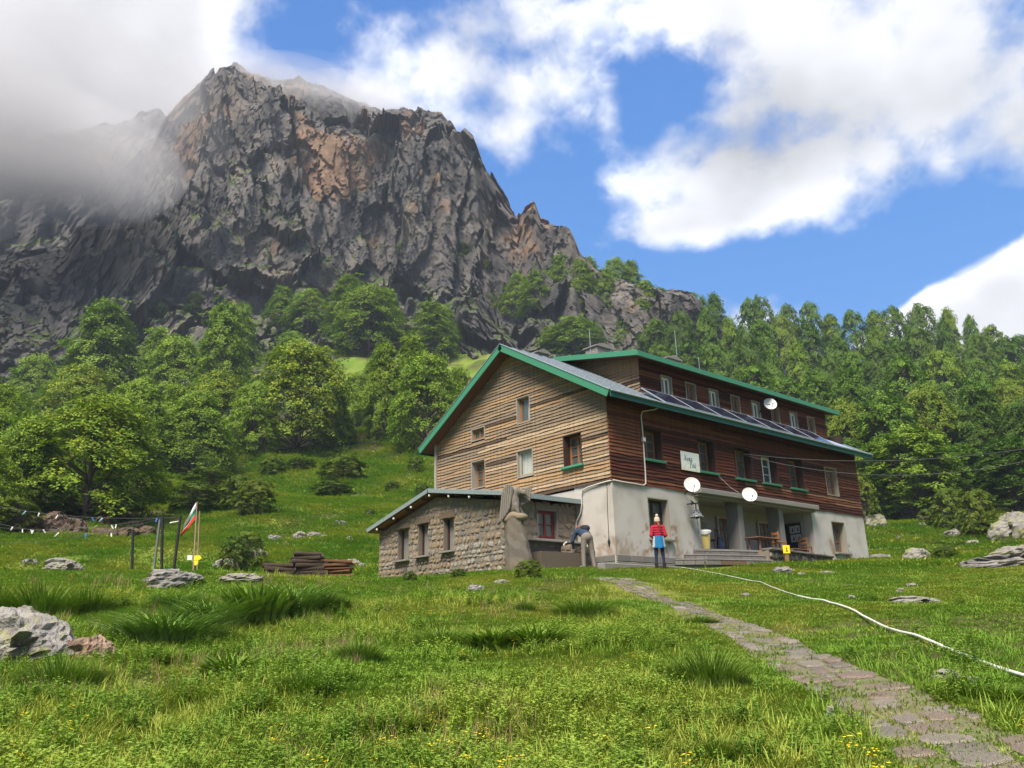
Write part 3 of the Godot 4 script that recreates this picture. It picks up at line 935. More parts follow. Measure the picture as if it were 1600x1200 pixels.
func plaster_sheet(o: Vector3, along: Vector3, out: Vector3, u0: float, u1: float, lo: float, hi: float, holes: Array, called: String, parent: Node) -> void:
	# rough-cast skin on a fine grid, with rain stains and bare patches where the coat has come off
	var stain := FastNoiseLite.new()
	stain.seed = 300; stain.frequency = 1.1; stain.fractal_octaves = 5
	var us := []
	var ys := []
	var u := u0
	while u < u1 - 0.03: us.append(u); u += 0.09
	us.append(u1)
	var y := lo
	while y < hi - 0.03: ys.append(y); y += 0.09
	ys.append(hi)
	for h in holes:
		for q in [h[0], h[1]]:
			if q > u0 and q < u1: us.append(q)
		for q in [h[2], h[3]]:
			if q > lo and q < hi: ys.append(q)
	us.sort(); ys.sort()
	var b := Build.new()
	for j in ys.size():
		for i in us.size():
			var p: Vector3 = o + along * us[i] + Vector3.UP * ys[j]
			var s := stain.get_noise_3d(p.x, p.y * 0.8, p.z)
			var t := stain.get_noise_3d(p.x * 3.0, p.y * 2.4 + 40.0, p.z * 3.0)
			var k := Color(0.56, 0.53, 0.49).lerp(Color(0.47, 0.435, 0.39), smoothstep(-0.1, 0.5, s))
			var low: float = 0.62 - (ys[j] - lo) * 0.62     # splash dirt and scaling coat along the foot
			k = k.lerp(Color(0.30, 0.215, 0.14), smoothstep(0.0, 0.22, t + s * 0.4 + low - 0.50) * 0.6)
			for h in holes:
				if us[i] > h[0] - 0.35 and us[i] < h[1] + 0.35 and ys[j] < h[2] + 0.55 and ys[j] > h[2] - 0.5 and h[2] > 0.9:
					k = k.lerp(Color(0.30, 0.20, 0.125), smoothstep(0.02, 0.22, t + s * 0.5) * 0.9)
			b.col = k
			b.vert(p)
	var n := us.size()
	for j in ys.size() - 1:
		for i in n - 1:
			var mu: float = (us[i] + us[i + 1]) / 2
			var my: float = (ys[j] + ys[j + 1]) / 2
			var inside := false
			for h in holes:
				if mu > h[0] and mu < h[1] and my > h[2] and my < h[3]: inside = true
			if inside: continue
			var p := j * n + i
			b.tri(p, p + n, p + n + 1); b.tri(p, p + n + 1, p + 1)
	obj(called, b.mesh(true), mat.plaster, parent)

func stone_mesh(g: RandomNumberGenerator, w: float, h: float, deep: float) -> Build:
	# one dressed rubble stone: an uneven outline, bevelled and standing out of the mortar; along x, up y, out z
	var b := Build.new()
	var n := g.randi_range(6, 8)
	var rim := []
	var front := []
	for k in n:
		var t := TAU * (k + g.randf_range(-0.38, 0.38)) / n
		var q := Vector2(cos(t), sin(t))
		var s := 1.0 / maxf(absf(q.x), absf(q.y))
		q *= lerpf(1.0, s, 0.72) * g.randf_range(0.86, 1.06)
		rim.append(Vector3(q.x * w * 0.5, q.y * h * 0.5, -0.05))
		front.append(Vector3(q.x * w * 0.42, q.y * h * 0.40, deep * g.randf_range(0.65, 1.1)))
	var c := Vector3(g.randf_range(-0.1, 0.1) * w, g.randf_range(-0.1, 0.1) * h, deep * g.randf_range(1.0, 1.3))
	for k in n:
		var j := (k + 1) % n
		var mk: Vector3 = rim[k]
		var mj: Vector3 = rim[j]
		b.face(mk, front[k], front[j], mj)
		b.tri3(front[k], c, front[j])
	return b

func masonry(parent: Node, o: Vector3, along: Vector3, out: Vector3, ends: Callable, lo: float, hi: float, holes: Array, g: RandomNumberGenerator, budget: int, tone: Callable, course := 0.2, wide := 0.3) -> void:
	var list := []
	var y := lo
	while y < hi:
		var rowh := course * g.randf_range(0.62, 1.4)
		var e: Vector2 = ends.call(y + rowh * 0.5)
		var u := e.x
		while u < e.y - 0.04:
			var w := wide * g.randf_range(0.55, 1.35)
			if e.y - (u + w) < 0.1: w = e.y - u
			var blocked := false
			for h in holes:
				if u + w > h[0] + 0.02 and u < h[1] - 0.02 and y + rowh > h[2] + 0.03 and y < h[3] - 0.03:
					blocked = true
					if u < h[0] - 0.07 and u + w > h[0]:
						w = h[0] - u; blocked = false
					else:
						u = maxf(u + 0.02, h[1])
					break
			if blocked: continue
			list.append([u + w / 2, y + rowh / 2, w, rowh])
			u += w
		y += rowh
	list.sort_custom(func(p, q): return p[2] * p[3] > q[2] * q[3])
	var rest := Build.new()
	var n := 0
	for s in list:
		var b := stone_mesh(g, s[2] - 0.016, (s[3] - 0.012) * g.randf_range(0.8, 1.06), g.randf_range(0.010, 0.045))
		var k: Color = tone.call(s[0], s[1], g)
		var tr := Transform3D(Basis(along, Vector3.UP, out) * Basis(Vector3.BACK, g.randf_range(-0.2, 0.2)), o + along * s[0] + Vector3.UP * (s[1] + g.randf_range(-0.025, 0.025)))
		for i in b.c.size(): b.c[i] = k
		n += 1
		if n <= budget:
			var st := obj("stone", b.mesh(), mat.stone, parent)
			st.transform = tr
		else:
			var first := rest.v.size()
			for q in b.v: rest.v.append(tr * q)
			rest.c.append_array(b.c)
			for q in b.ix: rest.ix.append(q + first)
	if rest.v.size():
		obj("small_stones", rest.mesh(), mat.stone, parent).set_meta("kind", "stuff")

func make_hut() -> void:
	hut = thing("mountain_hut", "two-storey mountain hut with brown boarded walls, plastered ground floor and green eaves", "hut")
	var g := RandomNumberGenerator.new()
	g.seed = 900
	var X := Vector3.RIGHT
	var Z := Vector3.BACK
	# openings: gable in u = -z from the near corner backwards, front in x
	var gable := [[3.85, 4.62, 5.68, 6.74], [6.58, 7.45, 5.54, 6.06], [6.58, 7.48, 3.58, 4.72], [3.78, 4.68, 3.60, 4.66], [1.25, 2.17, 3.58, 4.76]]
	var front := [[1.78, 2.80, 3.76, 4.92], [4.92, 6.0, 3.66, 4.94], [7.3, 8.5, 3.64, 4.92], [9.17, 10.38, 3.64, 4.88], [11.28, 12.45, 3.62, 4.96], [14.35, 15.42, 3.58, 4.88]]
	var low := [[1.77, 2.92, 1.0, 2.42], [14.35, 15.55, 1.04, 2.43]]
	var porch := [4.7, 12.75, 0.0, 2.72]
	var dorm := []
	for k in 8: dorm.append([4.32 + 1.564 * k, 5.0 + 1.564 * k, 6.76, 7.60])
	# carcass walls
	var b := Build.new()
	strips(b, Vector3(0.0, 0, 0), -Z, -X, 0.42, [0.42, DEEP / 2, DEEP - 0.42], SIDING, func(u): return under_roof(-u), gable)
	strips(b, Vector3(0, 0, 0), X, Z, 0.42, [0.0, LONG], SIDING, func(_u): return 5.9, front)
	b.box(Vector3(LONG - 0.15, 3.4, -DEEP / 2), Vector3(0.3, 6.8, DEEP - 0.84))
	b.prism(PackedVector2Array([Vector2(0.42, 5.8), Vector2(DEEP - 0.42, 5.8), Vector2(DEEP / 2, 8.6)]), -Z, Vector3.UP, Vector3(LONG - 0.3, 0.2, 0), X * 0.3)
	b.box(Vector3(LONG / 2, 3.0, -DEEP + 0.2), Vector3(LONG, 6.0, 0.4))
	b.box(Vector3(LONG / 2, SIDING + 0.1, -DEEP / 2), Vector3(LONG - 0.9, 0.16, DEEP - 0.9))
	b.col = Color(0.07, 0.05, 0.04)
	for k in b.c.size(): b.c[k] = b.col
	obj("wall", b.mesh(), mat.board, hut)
	# boards of the gable: grey, tan and orange where the weather has worn the stain off
	var tone_n := FastNoiseLite.new()
	tone_n.seed = 55; tone_n.frequency = 0.35; tone_n.fractal_octaves = 3
	var gable_tone := func(u: float, y: float, q: RandomNumberGenerator) -> Color:
		var s: float = tone_n.get_noise_2d(u, y * 1.5) + q.randf_range(-0.35, 0.35)
		var c := Color(0.43, 0.31, 0.195).lerp(Color(0.30, 0.245, 0.185), smoothstep(-0.1, 0.45, s))
		c = c.lerp(Color(0.50, 0.33, 0.175), smoothstep(0.1, 0.5, -s) * 0.8)
		if q.randf() < 0.13: c = Color(0.56, 0.44, 0.30)
		if q.randf() < 0.10: c = Color(0.11, 0.08, 0.058)
		return c
	var front_tone := func(u: float, y: float, q: RandomNumberGenerator) -> Color:
		var s: float = tone_n.get_noise_2d(u + 50.0, y * 1.5) + q.randf_range(-0.35, 0.35)
		var c := Color(0.185, 0.056, 0.034).lerp(Color(0.085, 0.032, 0.023), smoothstep(-0.2, 0.4, s))
		if y < 3.75 or y > 6.5 or u < 4.0 or u > 13.0: c = c.lerp(Color(0.25, 0.11, 0.056), smoothstep(-0.1, 0.4, -s) * 0.85)
		if y < 3.5 and q.randf() < 0.22: c = Color(0.30, 0.175, 0.095)
		return c
	var planks := 0
	planks += boards(hut, Vector3.ZERO, -Z, -X, func(y): return Vector2(maxf(0.0, (y - 5.84) / RISE), DEEP - maxf(0.0, (y - 5.84) / RISE)), SIDING - 0.03, 8.6, 0.121, gable, gable_tone, g, 7.2, 0.017)
	planks += boards(hut, Vector3.ZERO, X, Z, func(_y): return Vector2(-0.03, LONG), SIDING - 0.03, 5.86, 0.121, front, front_tone, g, 9.0, 0.019)
	# dormer
	var dz := -0.99
	var d := Build.new()
	strips(d, Vector3(0, 0, dz), X, Z, 0.2, [3.1, 17.07], 6.4, func(_u): return 8.1, dorm)
	d.prism(PackedVector2Array([Vector2(1.19, 6.45), Vector2(1.19, 8.06), Vector2(4.9, 8.86)]), -Z, Vector3.UP, Vector3(3.1, 0, 0), X * 0.16)
	d.prism(PackedVector2Array([Vector2(1.19, 6.45), Vector2(1.19, 8.06), Vector2(4.9, 8.86)]), -Z, Vector3.UP, Vector3(17.07, 0, 0), -X * 0.16)
	for k in d.c.size(): d.c[k] = Color(0.07, 0.05, 0.04)
	var dormer := obj("dormer", d.mesh(), mat.board, hut)
	planks += boards(dormer, Vector3(0, 0, dz), X, Z, func(_y): return Vector2(3.07, 17.07), 6.62, 8.02, 0.121, dorm, front_tone, g, 9.5, 0.02)
	var dormer_side_tone := func(u: float, y: float, q: RandomNumberGenerator) -> Color: return gable_tone.call(u + 20.0, y, q)
	planks += boards(dormer, Vector3(3.1, 0, 0), -Z, -X, func(y): return Vector2(maxf(1.0, (y - 8.02) / 0.21 + 0.5), (y - 6.1) / RISE + 0.12), 6.74, 8.72, 0.121, [], dormer_side_tone, g, 6.0, 0.010)
	# plastered ground floor
	var shell := Build.new()
	for r in [[0.0, 1.77], [2.92, 4.7], [12.75, 14.35], [15.55, LONG]]: shell.box(Vector3((r[0] + r[1]) / 2, 1.24, -0.215), Vector3(r[1] - r[0], 3.0, 0.42))
	for h in low:
		shell.box(Vector3((h[0] + h[1]) / 2, (h[2] - 0.26) / 2, -0.215), Vector3(h[1] - h[0], h[2] + 0.26, 0.42))
		shell.box(Vector3((h[0] + h[1]) / 2, (h[3] + 2.74) / 2, -0.215), Vector3(h[1] - h[0], 2.74 - h[3], 0.42))
	shell.box(Vector3(0.215, 1.24, -DEEP / 2 - 0.2), Vector3(0.42, 3.0, DEEP - 0.44))
	shell.box(Vector3(8.72, 1.75, -1.85), Vector3(8.4, 2.1, 0.3))       # back of the porch
	shell.box(Vector3(4.5, 1.4, -1.1), Vector3(0.395, 2.7, 1.3))
	shell.box(Vector3(12.955, 1.4, -1.1), Vector3(0.40, 2.7, 1.3))
	shell.box(Vector3(8.72, 2.79, -0.85), Vector3(8.5, 0.09, 1.65))
	for k in shell.c.size(): shell.c[k] = Color(0.50, 0.47, 0.43)
	obj("ground_floor_wall", shell.mesh(), mat.plaster, hut)
	plaster_sheet(Vector3(0, 0, 0.004), X, Z, -0.004, LONG, 0.38, SIDING, [low[0], low[1], porch], "plaster", hut)
	plaster_sheet(Vector3(-0.004, 0, 0), -Z, -X, -0.004, 1.75, 0.38, SIDING, [], "plaster", hut)
	# plinth of grey blocks
	var pl := 0.0
	var grey := func(_u, _y, q): return Color(0.27, 0.26, 0.245).lerp(Color(0.36, 0.34, 0.31), q.randf())
	for row in 2:
		var y0 := -0.06 + row * 0.225
		var u := 0.0
		while u < 3.25:
			var w := g.randf_range(0.45, 0.7)
			var k := Build.new()
			k.col = grey.call(0, 0, g)
			k.cbox(Vector3(u + w / 2, y0 + 0.11, -0.02), Vector3(w - 0.012, 0.214, 0.14), 0.015)
			obj("plinth_block", k.mesh(), mat.stone, hut)
			u += w
		u = 0.06
		while u < 1.5:
			var w := g.randf_range(0.4, 0.6)
			var k := Build.new()
			k.col = grey.call(0, 0, g)
			k.cbox(Vector3(0.02, y0 + 0.11, -u - w / 2), Vector3(0.14, 0.214, w - 0.012), 0.015)
			obj("plinth_block", k.mesh(), mat.stone, hut)
			u += w
	# porch: two piers, canopy slab, windows and the notice door
	for x in [7.2, 10.12]:
		var q := Build.new()
		q.cbox(Vector3(x + 0.165, 1.66, -0.28), Vector3(0.33, 2.12, 0.57), 0.012)
		obj("pier", q.mesh(), mat.concrete, hut)
	var cs := Build.new()
	cs.cbox(Vector3(8.6, 2.84, 0.17), Vector3(8.4, 0.2, 0.42), 0.02)
	cs.cbox(Vector3(8.6, 2.70, 0.06), Vector3(8.3, 0.09, 0.3), 0.01)
	obj("canopy_slab", cs.mesh(), mat.concrete, hut)
	for h in [[8.1, 8.95, 1.0, 2.36], [11.05, 11.95, 1.0, 2.36]]:
		window(Vector3(0, 0, -1.62), X, Z, h, {"depth": 0.03, "proud": 0.05, "rows": 3, "leaves": 2, "frame": mat.frame, "reveal": mat.white})
	var door := Build.new()
	door.box(Vector3(12.72, 1.56, -0.92), Vector3(0.05, 1.5, 0.78))
	var dd := obj("door", door.mesh(), mat.black, hut)
	var fr := Build.new()
	fr.box(Vector3(12.71, 1.56, -0.50), Vector3(0.09, 1.56, 0.07)); fr.box(Vector3(12.71, 1.56, -1.34), Vector3(0.09, 1.56, 0.07)); fr.box(Vector3(12.71, 2.345, -0.92), Vector3(0.09, 0.06, 0.77))
	obj("frame", fr.mesh(), mat.pale, dd)
	# windows
	window(Vector3.ZERO, -Z, -X, gable[0], {"depth": 0.2, "rows": 1, "leaves": 1, "reveal": mat.pale, "curtain": mat.curtain, "drawn": 0.5})
	window(Vector3.ZERO, -Z, -X, gable[1], {"depth": 0.16, "rows": 1, "leaves": 2, "reveal": mat.pale})
	window(Vector3.ZERO, -Z, -X, gable[2], {"depth": 0.3, "rows": 3, "leaves": 2, "reveal": mat.pale})
	window(Vector3.ZERO, -Z, -X, gable[3], {"depth": 0.14, "rows": 1, "leaves": 1, "reveal": mat.pale, "frame": mat.pale, "curtain": mat.curtain})
	window(Vector3.ZERO, -Z, -X, gable[4], {"depth": 0.34, "rows": 3, "leaves": 2, "sill": mat.green})
	for k in 6:
		var o := {"depth": 0.36, "rows": 3, "leaves": 2}
		if k < 5: o.sill = mat.green
		if k == 3: o.frame = mat.white
		if k == 5: o.reveal = mat.pale; o.curtain = mat.red_curtain; o.depth = 0.22
		window(Vector3.ZERO, X, Z, front[k], o)
	for k in 2: window(Vector3.ZERO, X, Z, low[k], {"depth": 0.36, "proud": 0.01, "rows": 3, "leaves": 2, "frame": mat.dark_trim if k == 0 else mat.frame, "reveal": mat.pale, "sill": mat.concrete})
	for k in 8: window(Vector3(0, 0, dz), X, Z, dorm[k], {"depth": 0.15, "rows": 1, "leaves": 2, "reveal": mat.pale, "frame": mat.frame if k % 2 else mat.white, "curtain": mat.red_curtain, "drawn": 0.35 + 0.3 * (k % 2)})
	# main roof: two slopes, green verge and eaves boards, soffits
	var eave := 0.62
	var over := 0.52
	var y_e := 6.1 - eave * RISE
	var y_r := 6.1 + DEEP / 2 * RISE
	var L2 := LONG + over + over
	var sl := Vector3(0, RISE, -1).normalized()
	for side in 2:
		var q := Build.new()
		var len_ := Vector2(DEEP / 2 + eave, (DEEP / 2 + eave) * RISE).length()
		var up := Vector3(0, RISE, -1.0 if side == 0 else 1.0).normalized()
		var zc := (eave - DEEP / 2) / 2 if side == 0 else -DEEP - (eave - DEEP / 2) / 2
		var nn := Vector3(0, 1, RISE if side == 0 else -RISE).normalized()
		q.box(Vector3(LONG / 2, (y_e + y_r) / 2, zc) - nn * 0.05, Vector3(L2, 0.08, len_), Basis(X, nn, X.cross(nn)))
		var rf := obj("roof_slope", q.mesh(), mat.sheet, hut)
		if side == 0:
			for k in 36:     # standing seams of the sheet roof
				var sm := Build.new()
				var xs := -over + 0.1 + k * 0.52
				sm.box(Vector3(xs, (y_e + y_r) / 2, zc) + nn * 0.008, Vector3(0.03, 0.036, len_ - 0.02), Basis(X, nn, X.cross(nn)))
				obj("seam", sm.mesh(), mat.sheet, rf)
		var so := Build.new()
		so.box(Vector3(LONG / 2, (y_e + y_r) / 2, zc) - nn * 0.16, Vector3(L2 - 0.04, 0.13, len_ - 0.06), Basis(X, nn, X.cross(nn)))
		obj("soffit", so.mesh(), mat.soffit, hut)
		for e in 2:
			var vb := Build.new()
			var xx := -over - 0.02 if e == 0 else LONG + over + 0.02
			vb.cbox(Vector3(xx, (y_e + y_r) / 2, zc) - nn * 0.12, Vector3(0.04, 0.25, len_ + 0.03), 0.006, Basis(X, nn, X.cross(nn)))
			obj("verge_board", vb.mesh(), mat.green, hut)
			var cap := Build.new()
			cap.box(Vector3(xx + (0.03 if e == 0 else -0.03), (y_e + y_r) / 2, zc) + nn * 0.02, Vector3(0.14, 0.025, len_ + 0.03), Basis(X, nn, X.cross(nn)))
			obj("verge_cap", cap.mesh(), mat.zinc, hut)
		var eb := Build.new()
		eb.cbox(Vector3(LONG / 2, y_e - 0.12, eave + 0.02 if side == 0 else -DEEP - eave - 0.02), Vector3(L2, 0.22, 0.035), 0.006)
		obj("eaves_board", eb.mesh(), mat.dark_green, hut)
	var gt := Build.new()
	gt.tube([Vector3(-over, y_e - 0.03, eave + 0.08), Vector3(LONG + over, y_e - 0.03, eave + 0.08)], [0.035], 8)
	obj("gutter", gt.mesh(true), mat.zinc, hut)
	# dormer roof
	var dn := Vector3(0, 1, 0.21).normalized()
	var dl := Vector2(4.45, 4.45 * 0.21).length()
	var dc := Vector3(10.0, 8.02 + 4.45 * 0.105, -0.5 - 4.45 / 2)
	var dr := Build.new()
	dr.box(dc + dn * 0.04, Vector3(15.1, 0.07, dl), Basis(X, dn, X.cross(dn)))
	obj("dormer_roof", dr.mesh(), mat.sheet, hut)
	var ds := Build.new()
	ds.box(dc - dn * 0.05, Vector3(15.0, 0.10, dl - 0.05), Basis(X, dn, X.cross(dn)))
	obj("soffit", ds.mesh(), mat.soffit, hut)
	for e in 2:
		var db := Build.new()
		db.cbox(dc + Vector3(-7.57 if e == 0 else 7.57, 0, 0) - dn * 0.02, Vector3(0.04, 0.21, dl + 0.03), 0.006, Basis(X, dn, X.cross(dn)))
		obj("verge_board", db.mesh(), mat.green, hut)
	var de := Build.new()
	de.cbox(Vector3(10.0, 7.97, -0.475), Vector3(15.18, 0.19, 0.04), 0.006)
	obj("eaves_board", de.mesh(), mat.green, hut)
	# chimneys with little gabled caps
	for q in [[4.35, -4.2, 0.85, 8.5, 9.55], [8.0, -3.3, 0.9, 8.3, 9.5], [1.75, -5.2, 0.65, 8.4, 9.02]]:
		var ch := Build.new()
		ch.cbox(Vector3(q[0], (q[3] + q[4]) / 2, q[1]), Vector3(q[2], q[4] - q[3], 0.7), 0.02)
		var cn := obj("chimney", ch.mesh(), mat.concrete, hut)
		var cap := Build.new()
		cap.prism(PackedVector2Array([Vector2(-q[2] * 0.58, 0), Vector2(q[2] * 0.58, 0), Vector2(q[2] * 0.58, 0.05), Vector2(0, 0.2), Vector2(-q[2] * 0.58, 0.05)]), X, Vector3.UP, Vector3(q[0], q[4] + 0.002, q[1] + 0.42), -Z * 0.84)
		obj("cap", cap.mesh(), mat.concrete, cn)
	var cb := Build.new()    # corner boards
	cb.cbox(Vector3(-0.05, 4.35, -DEEP - 0.03), Vector3(0.13, 3.1, 0.13), 0.01)
	obj("corner_board", cb.mesh(), mat.pale, hut)

func make_solar_panels() -> void:
	var nn := Vector3(0, 1, RISE).normalized()
	var cell := paint("solar cells", lin(0.012, 0.016, 0.035), 0.12)
	cell.metallic_specular = 0.6
	var alu := paint("aluminium frame", lin(0.34, 0.36, 0.39), 0.5)
	alu.metallic = 0.6
	var flat := Basis(Vector3.RIGHT, nn, Vector3.RIGHT.cross(nn))
	var turn := Basis(Vector3.RIGHT, 0.12) * flat
	for k in 7:
		var x := 3.33 + 1.72 * k
		var z := 0.0
		var at := Vector3(x, 6.1 - z * RISE, z) + nn * 0.12
		var o := thing("solar_panel", "dark blue solar panel, one of the row along the lower roof edge", "solar panel", at, 0.0, "solar panels on the front roof slope")
		var f := Build.new()
		for s in [-1, 1]:
			f.box(turn * Vector3(s * 0.84, 0, 0), Vector3(0.035, 0.045, 1.34), turn)
			f.box(turn * Vector3(0, 0, s * 0.65), Vector3(1.645, 0.045, 0.035), turn)
		obj("frame", f.mesh(), alu, o)
		var c := Build.new()
		c.box(Vector3.ZERO, Vector3(1.64, 0.03, 1.265), turn)
		obj("cells", c.mesh(), cell, o)
		var br := Build.new()
		for s in [-0.6, 0.6]: br.box(turn * Vector3(s, -0.09, 0), Vector3(0.04, 0.14, 1.1), turn)
		obj("bracket", br.mesh(), alu, o)
	var sh := Build.new()
	sh.box(Vector3.ZERO, Vector3(2.1, 0.02, 1.2), flat)
	var shm := paint("pale sheet", lin(0.42, 0.5, 0.62), 0.3)
	shm.metallic = 0.5
	var so := obj("roof_sheet", sh.mesh(), shm)
	so.position = Vector3(15.55, 6.1, 0.0) + nn * 0.03
	tag(so, "pale reflective metal sheet beside the solar panels at the roof's far end", "roof sheet")

# ------------------------------------------------------------------ the stone annex
func make_annex() -> void:
	var an := thing("stone_annex", "low rubble-stone annex with zinc-edged roof built against the hut's gable", "annex")
	hut = an
	var g := RandomNumberGenerator.new()
	g.seed = 77
	var X := Vector3.RIGHT
	var Z := Vector3.BACK
	var x0 := -3.2
	var z_f := -1.7
	var z_b := -9.25
	var z_r := -5.5
	# openings of the end wall in u = distance back from z_f
	var slits := [[4.5 - 1.7, 5.08 - 1.7, 0.78, 1.9], [6.0 - 1.7, 6.62 - 1.7, 0.74, 1.88], [7.25 - 1.7, 7.95 - 1.7, 0.70, 1.84]]
	var side := [[1.3, 2.25, 0.95, 1.95]]     # in u = x - x0
	var roofline := func(u: float) -> float:
		var z := z_f - u
		return 2.12 + (0.62 * (1.0 - (z - z_r) / (z_f - z_r)) if z > z_r else 0.9 * (1.0 - (z_r - z) / (z_r - z_b)) - 0.28)
	var b := Build.new()
	strips(b, Vector3(x0, 0, z_f), -Z, -X, 0.35, [0.0, z_f - z_r, z_f - z_b], -0.6, roofline, slits.duplicate())
	strips(b, Vector3(x0 + 0.002, 0, z_f), X, Z, 0.35, [0.35, 3.2], -0.6, func(_u): return 2.12, side.duplicate())
	strips(b, Vector3(x0, 0, z_b), X, -Z, -0.35, [0.35, 3.2], -0.6, func(_u): return 1.8, [])
	obj("mortar_wall", b.mesh(), mat.mortar, an)
	var tone := func(u: float, y: float, q: RandomNumberGenerator) -> Color:
		var c := Color(0.36, 0.285, 0.205).lerp(Color(0.46, 0.35, 0.235), q.randf())
		if q.randf() < 0.25: c = Color(0.28, 0.265, 0.24)
		if u < 3.4 and y < 0.9 and q.randf() < 0.45: c = Color(0.50, 0.46, 0.40)
		elif q.randf() < 0.12: c = Color(0.44, 0.38, 0.30)
		return c
	masonry(an, Vector3(x0, 0, z_f), -Z, -X, func(y): return Vector2(maxf(0.02, (y - 2.05) / 0.62 * 3.8), minf(z_f - z_b - 0.02, 7.55 - maxf(0.0, (y - 1.78) / 0.9 * 3.75))), -0.3, 2.7, slits, g, 235, tone, 0.19, 0.24)
	var tone2 := func(_u: float, y: float, q: RandomNumberGenerator) -> Color:
		var c := Color(0.28, 0.25, 0.21).lerp(Color(0.42, 0.32, 0.215), q.randf())
		if y < 0.75: c = c.lerp(Color(0.22, 0.225, 0.22), 0.75)
		return c
	masonry(an, Vector3(x0, 0, z_f), X, Z, func(_y): return Vector2(0.06, 3.18), -0.25, 2.1, side, g, 60, tone2, 0.24, 0.34)
	for h in slits:      # blind slit windows with stone sills
		var w := Node3D.new()
		w.name = "window"
		an.add_child(w, true)
		var p := Build.new()
		p.box(Vector3(x0 + 0.26, (h[2] + h[3]) / 2, z_f - (h[0] + h[1]) / 2), Vector3(0.05, h[3] - h[2], h[1] - h[0]))
		obj("panel", p.mesh(), mat.concrete, w)
		var f := Build.new()
		for s in [h[0] + 0.03, h[1] - 0.03]: f.box(Vector3(x0 + 0.2, (h[2] + h[3]) / 2, z_f - s), Vector3(0.08, h[3] - h[2] - 0.01, 0.05))
		obj("frame", f.mesh(), mat.dark_trim, w)
		var s2 := Build.new()
		s2.cbox(Vector3(x0 - 0.03, h[2] - 0.03, z_f - (h[0] + h[1]) / 2), Vector3(0.3, 0.06, h[1] - h[0] + 0.2), 0.01)
		obj("sill", s2.mesh(), mat.concrete, w)
		var k := 0
		var u: float = h[0] - 0.12
		while u < h[1] + 0.12:      # upright stones over the opening
			var v := Build.new()
			v.col = Color(0.27, 0.20, 0.14).lerp(Color(0.22, 0.18, 0.14), g.randf())
			v.cbox(Vector3(x0 - 0.012, h[3] + 0.13, z_f - u - 0.05), Vector3(0.1, 0.25 + g.randf_range(-0.03, 0.03), 0.088), 0.015)
			obj("lintel_stone", v.mesh(), mat.stone, w)
			u += 0.1
			k += 1
	window(Vector3(x0, 0, z_f), X, Z, side[0], {"depth": 0.2, "proud": 0.02, "rows": 2, "leaves": 2, "frame": mat.red, "reveal": mat.concrete, "sill": mat.concrete, "curtain": mat.curtain, "drawn": 0.3})
	var ledge := Build.new()
	ledge.cbox(Vector3(-1.2, 0.9, z_f + 0.08), Vector3(2.6, 0.07, 0.24), 0.01)
	obj("ledge", ledge.mesh(), mat.concrete, an)
	# roof: two shallow slopes, boarded soffit, zinc edge
	var ef := -1.40
	var eb := -9.55
	var xo := -3.58
	for q in [[ef, 2.34, z_r, 3.0], [eb, 2.02, z_r, 3.0]]:
		var a := Vector3(0, q[1], q[0])
		var c := Vector3(0, q[3], q[2])
		var dir := (c - a)
		var nn := X.cross(dir).normalized()
		if nn.y < 0: nn = -nn
		var turn := Basis(X, nn, X.cross(nn))
		var mid := (a + c) / 2
		var r := Build.new()
		r.box(Vector3((xo + 0.0) / 2, mid.y, mid.z) - nn * 0.03, Vector3(-xo, 0.05, dir.length()), turn)
		obj("roof_slope", r.mesh(), mat.zinc, an)
		var s := Build.new()
		s.box(Vector3((xo + 0.06) / 2, mid.y, mid.z) - nn * 0.1, Vector3(-xo - 0.08, 0.08, dir.length() - 0.05), turn)
		obj("soffit", s.mesh(), mat.frame if q[0] == eb else mat.soffit, an)
		var e := Build.new()
		e.cbox(Vector3(xo - 0.012, mid.y, mid.z) - nn * 0.06, Vector3(0.03, 0.15, dir.length() + 0.02), 0.006, turn)
		obj("verge_strip", e.mesh(), mat.zinc, an)
		var ee := Build.new()
		ee.cbox(Vector3(xo / 2, q[1] - 0.06, q[0] + (0.012 if q[0] == ef else -0.012)), Vector3(-xo, 0.16, 0.03), 0.006)
		obj("eaves_strip", ee.mesh(), mat.zinc, an)
		for k in 4:
			var t := (k + 0.5) / 4.0
			var pp := a.lerp(c, t) - nn * 0.17
			var rb := Build.new()
			rb.box(Vector3(xo + 0.24, pp.y, pp.z), Vector3(0.36, 0.07, 0.06))
			obj("rafter_end", rb.mesh(), mat.soffit, an)
	for k in 6:      # round white lamps under the verge
		var z := lerpf(-3.2, -8.9, k / 5.0)
		var yy := 3.0 - absf(z - z_r) * (0.161 if z > z_r else 0.242) - 0.23
		var lp := Build.new()
		lp.lathe(Vector3(xo + 0.05, yy - 0.01, z), [[0.0, 0.05], [0.04, 0.05], [0.045, 0.0], [0.03, -0.03], [0.0, -0.04]], 12)
		obj("eaves_lamp", lp.mesh(true), mat.white, an)

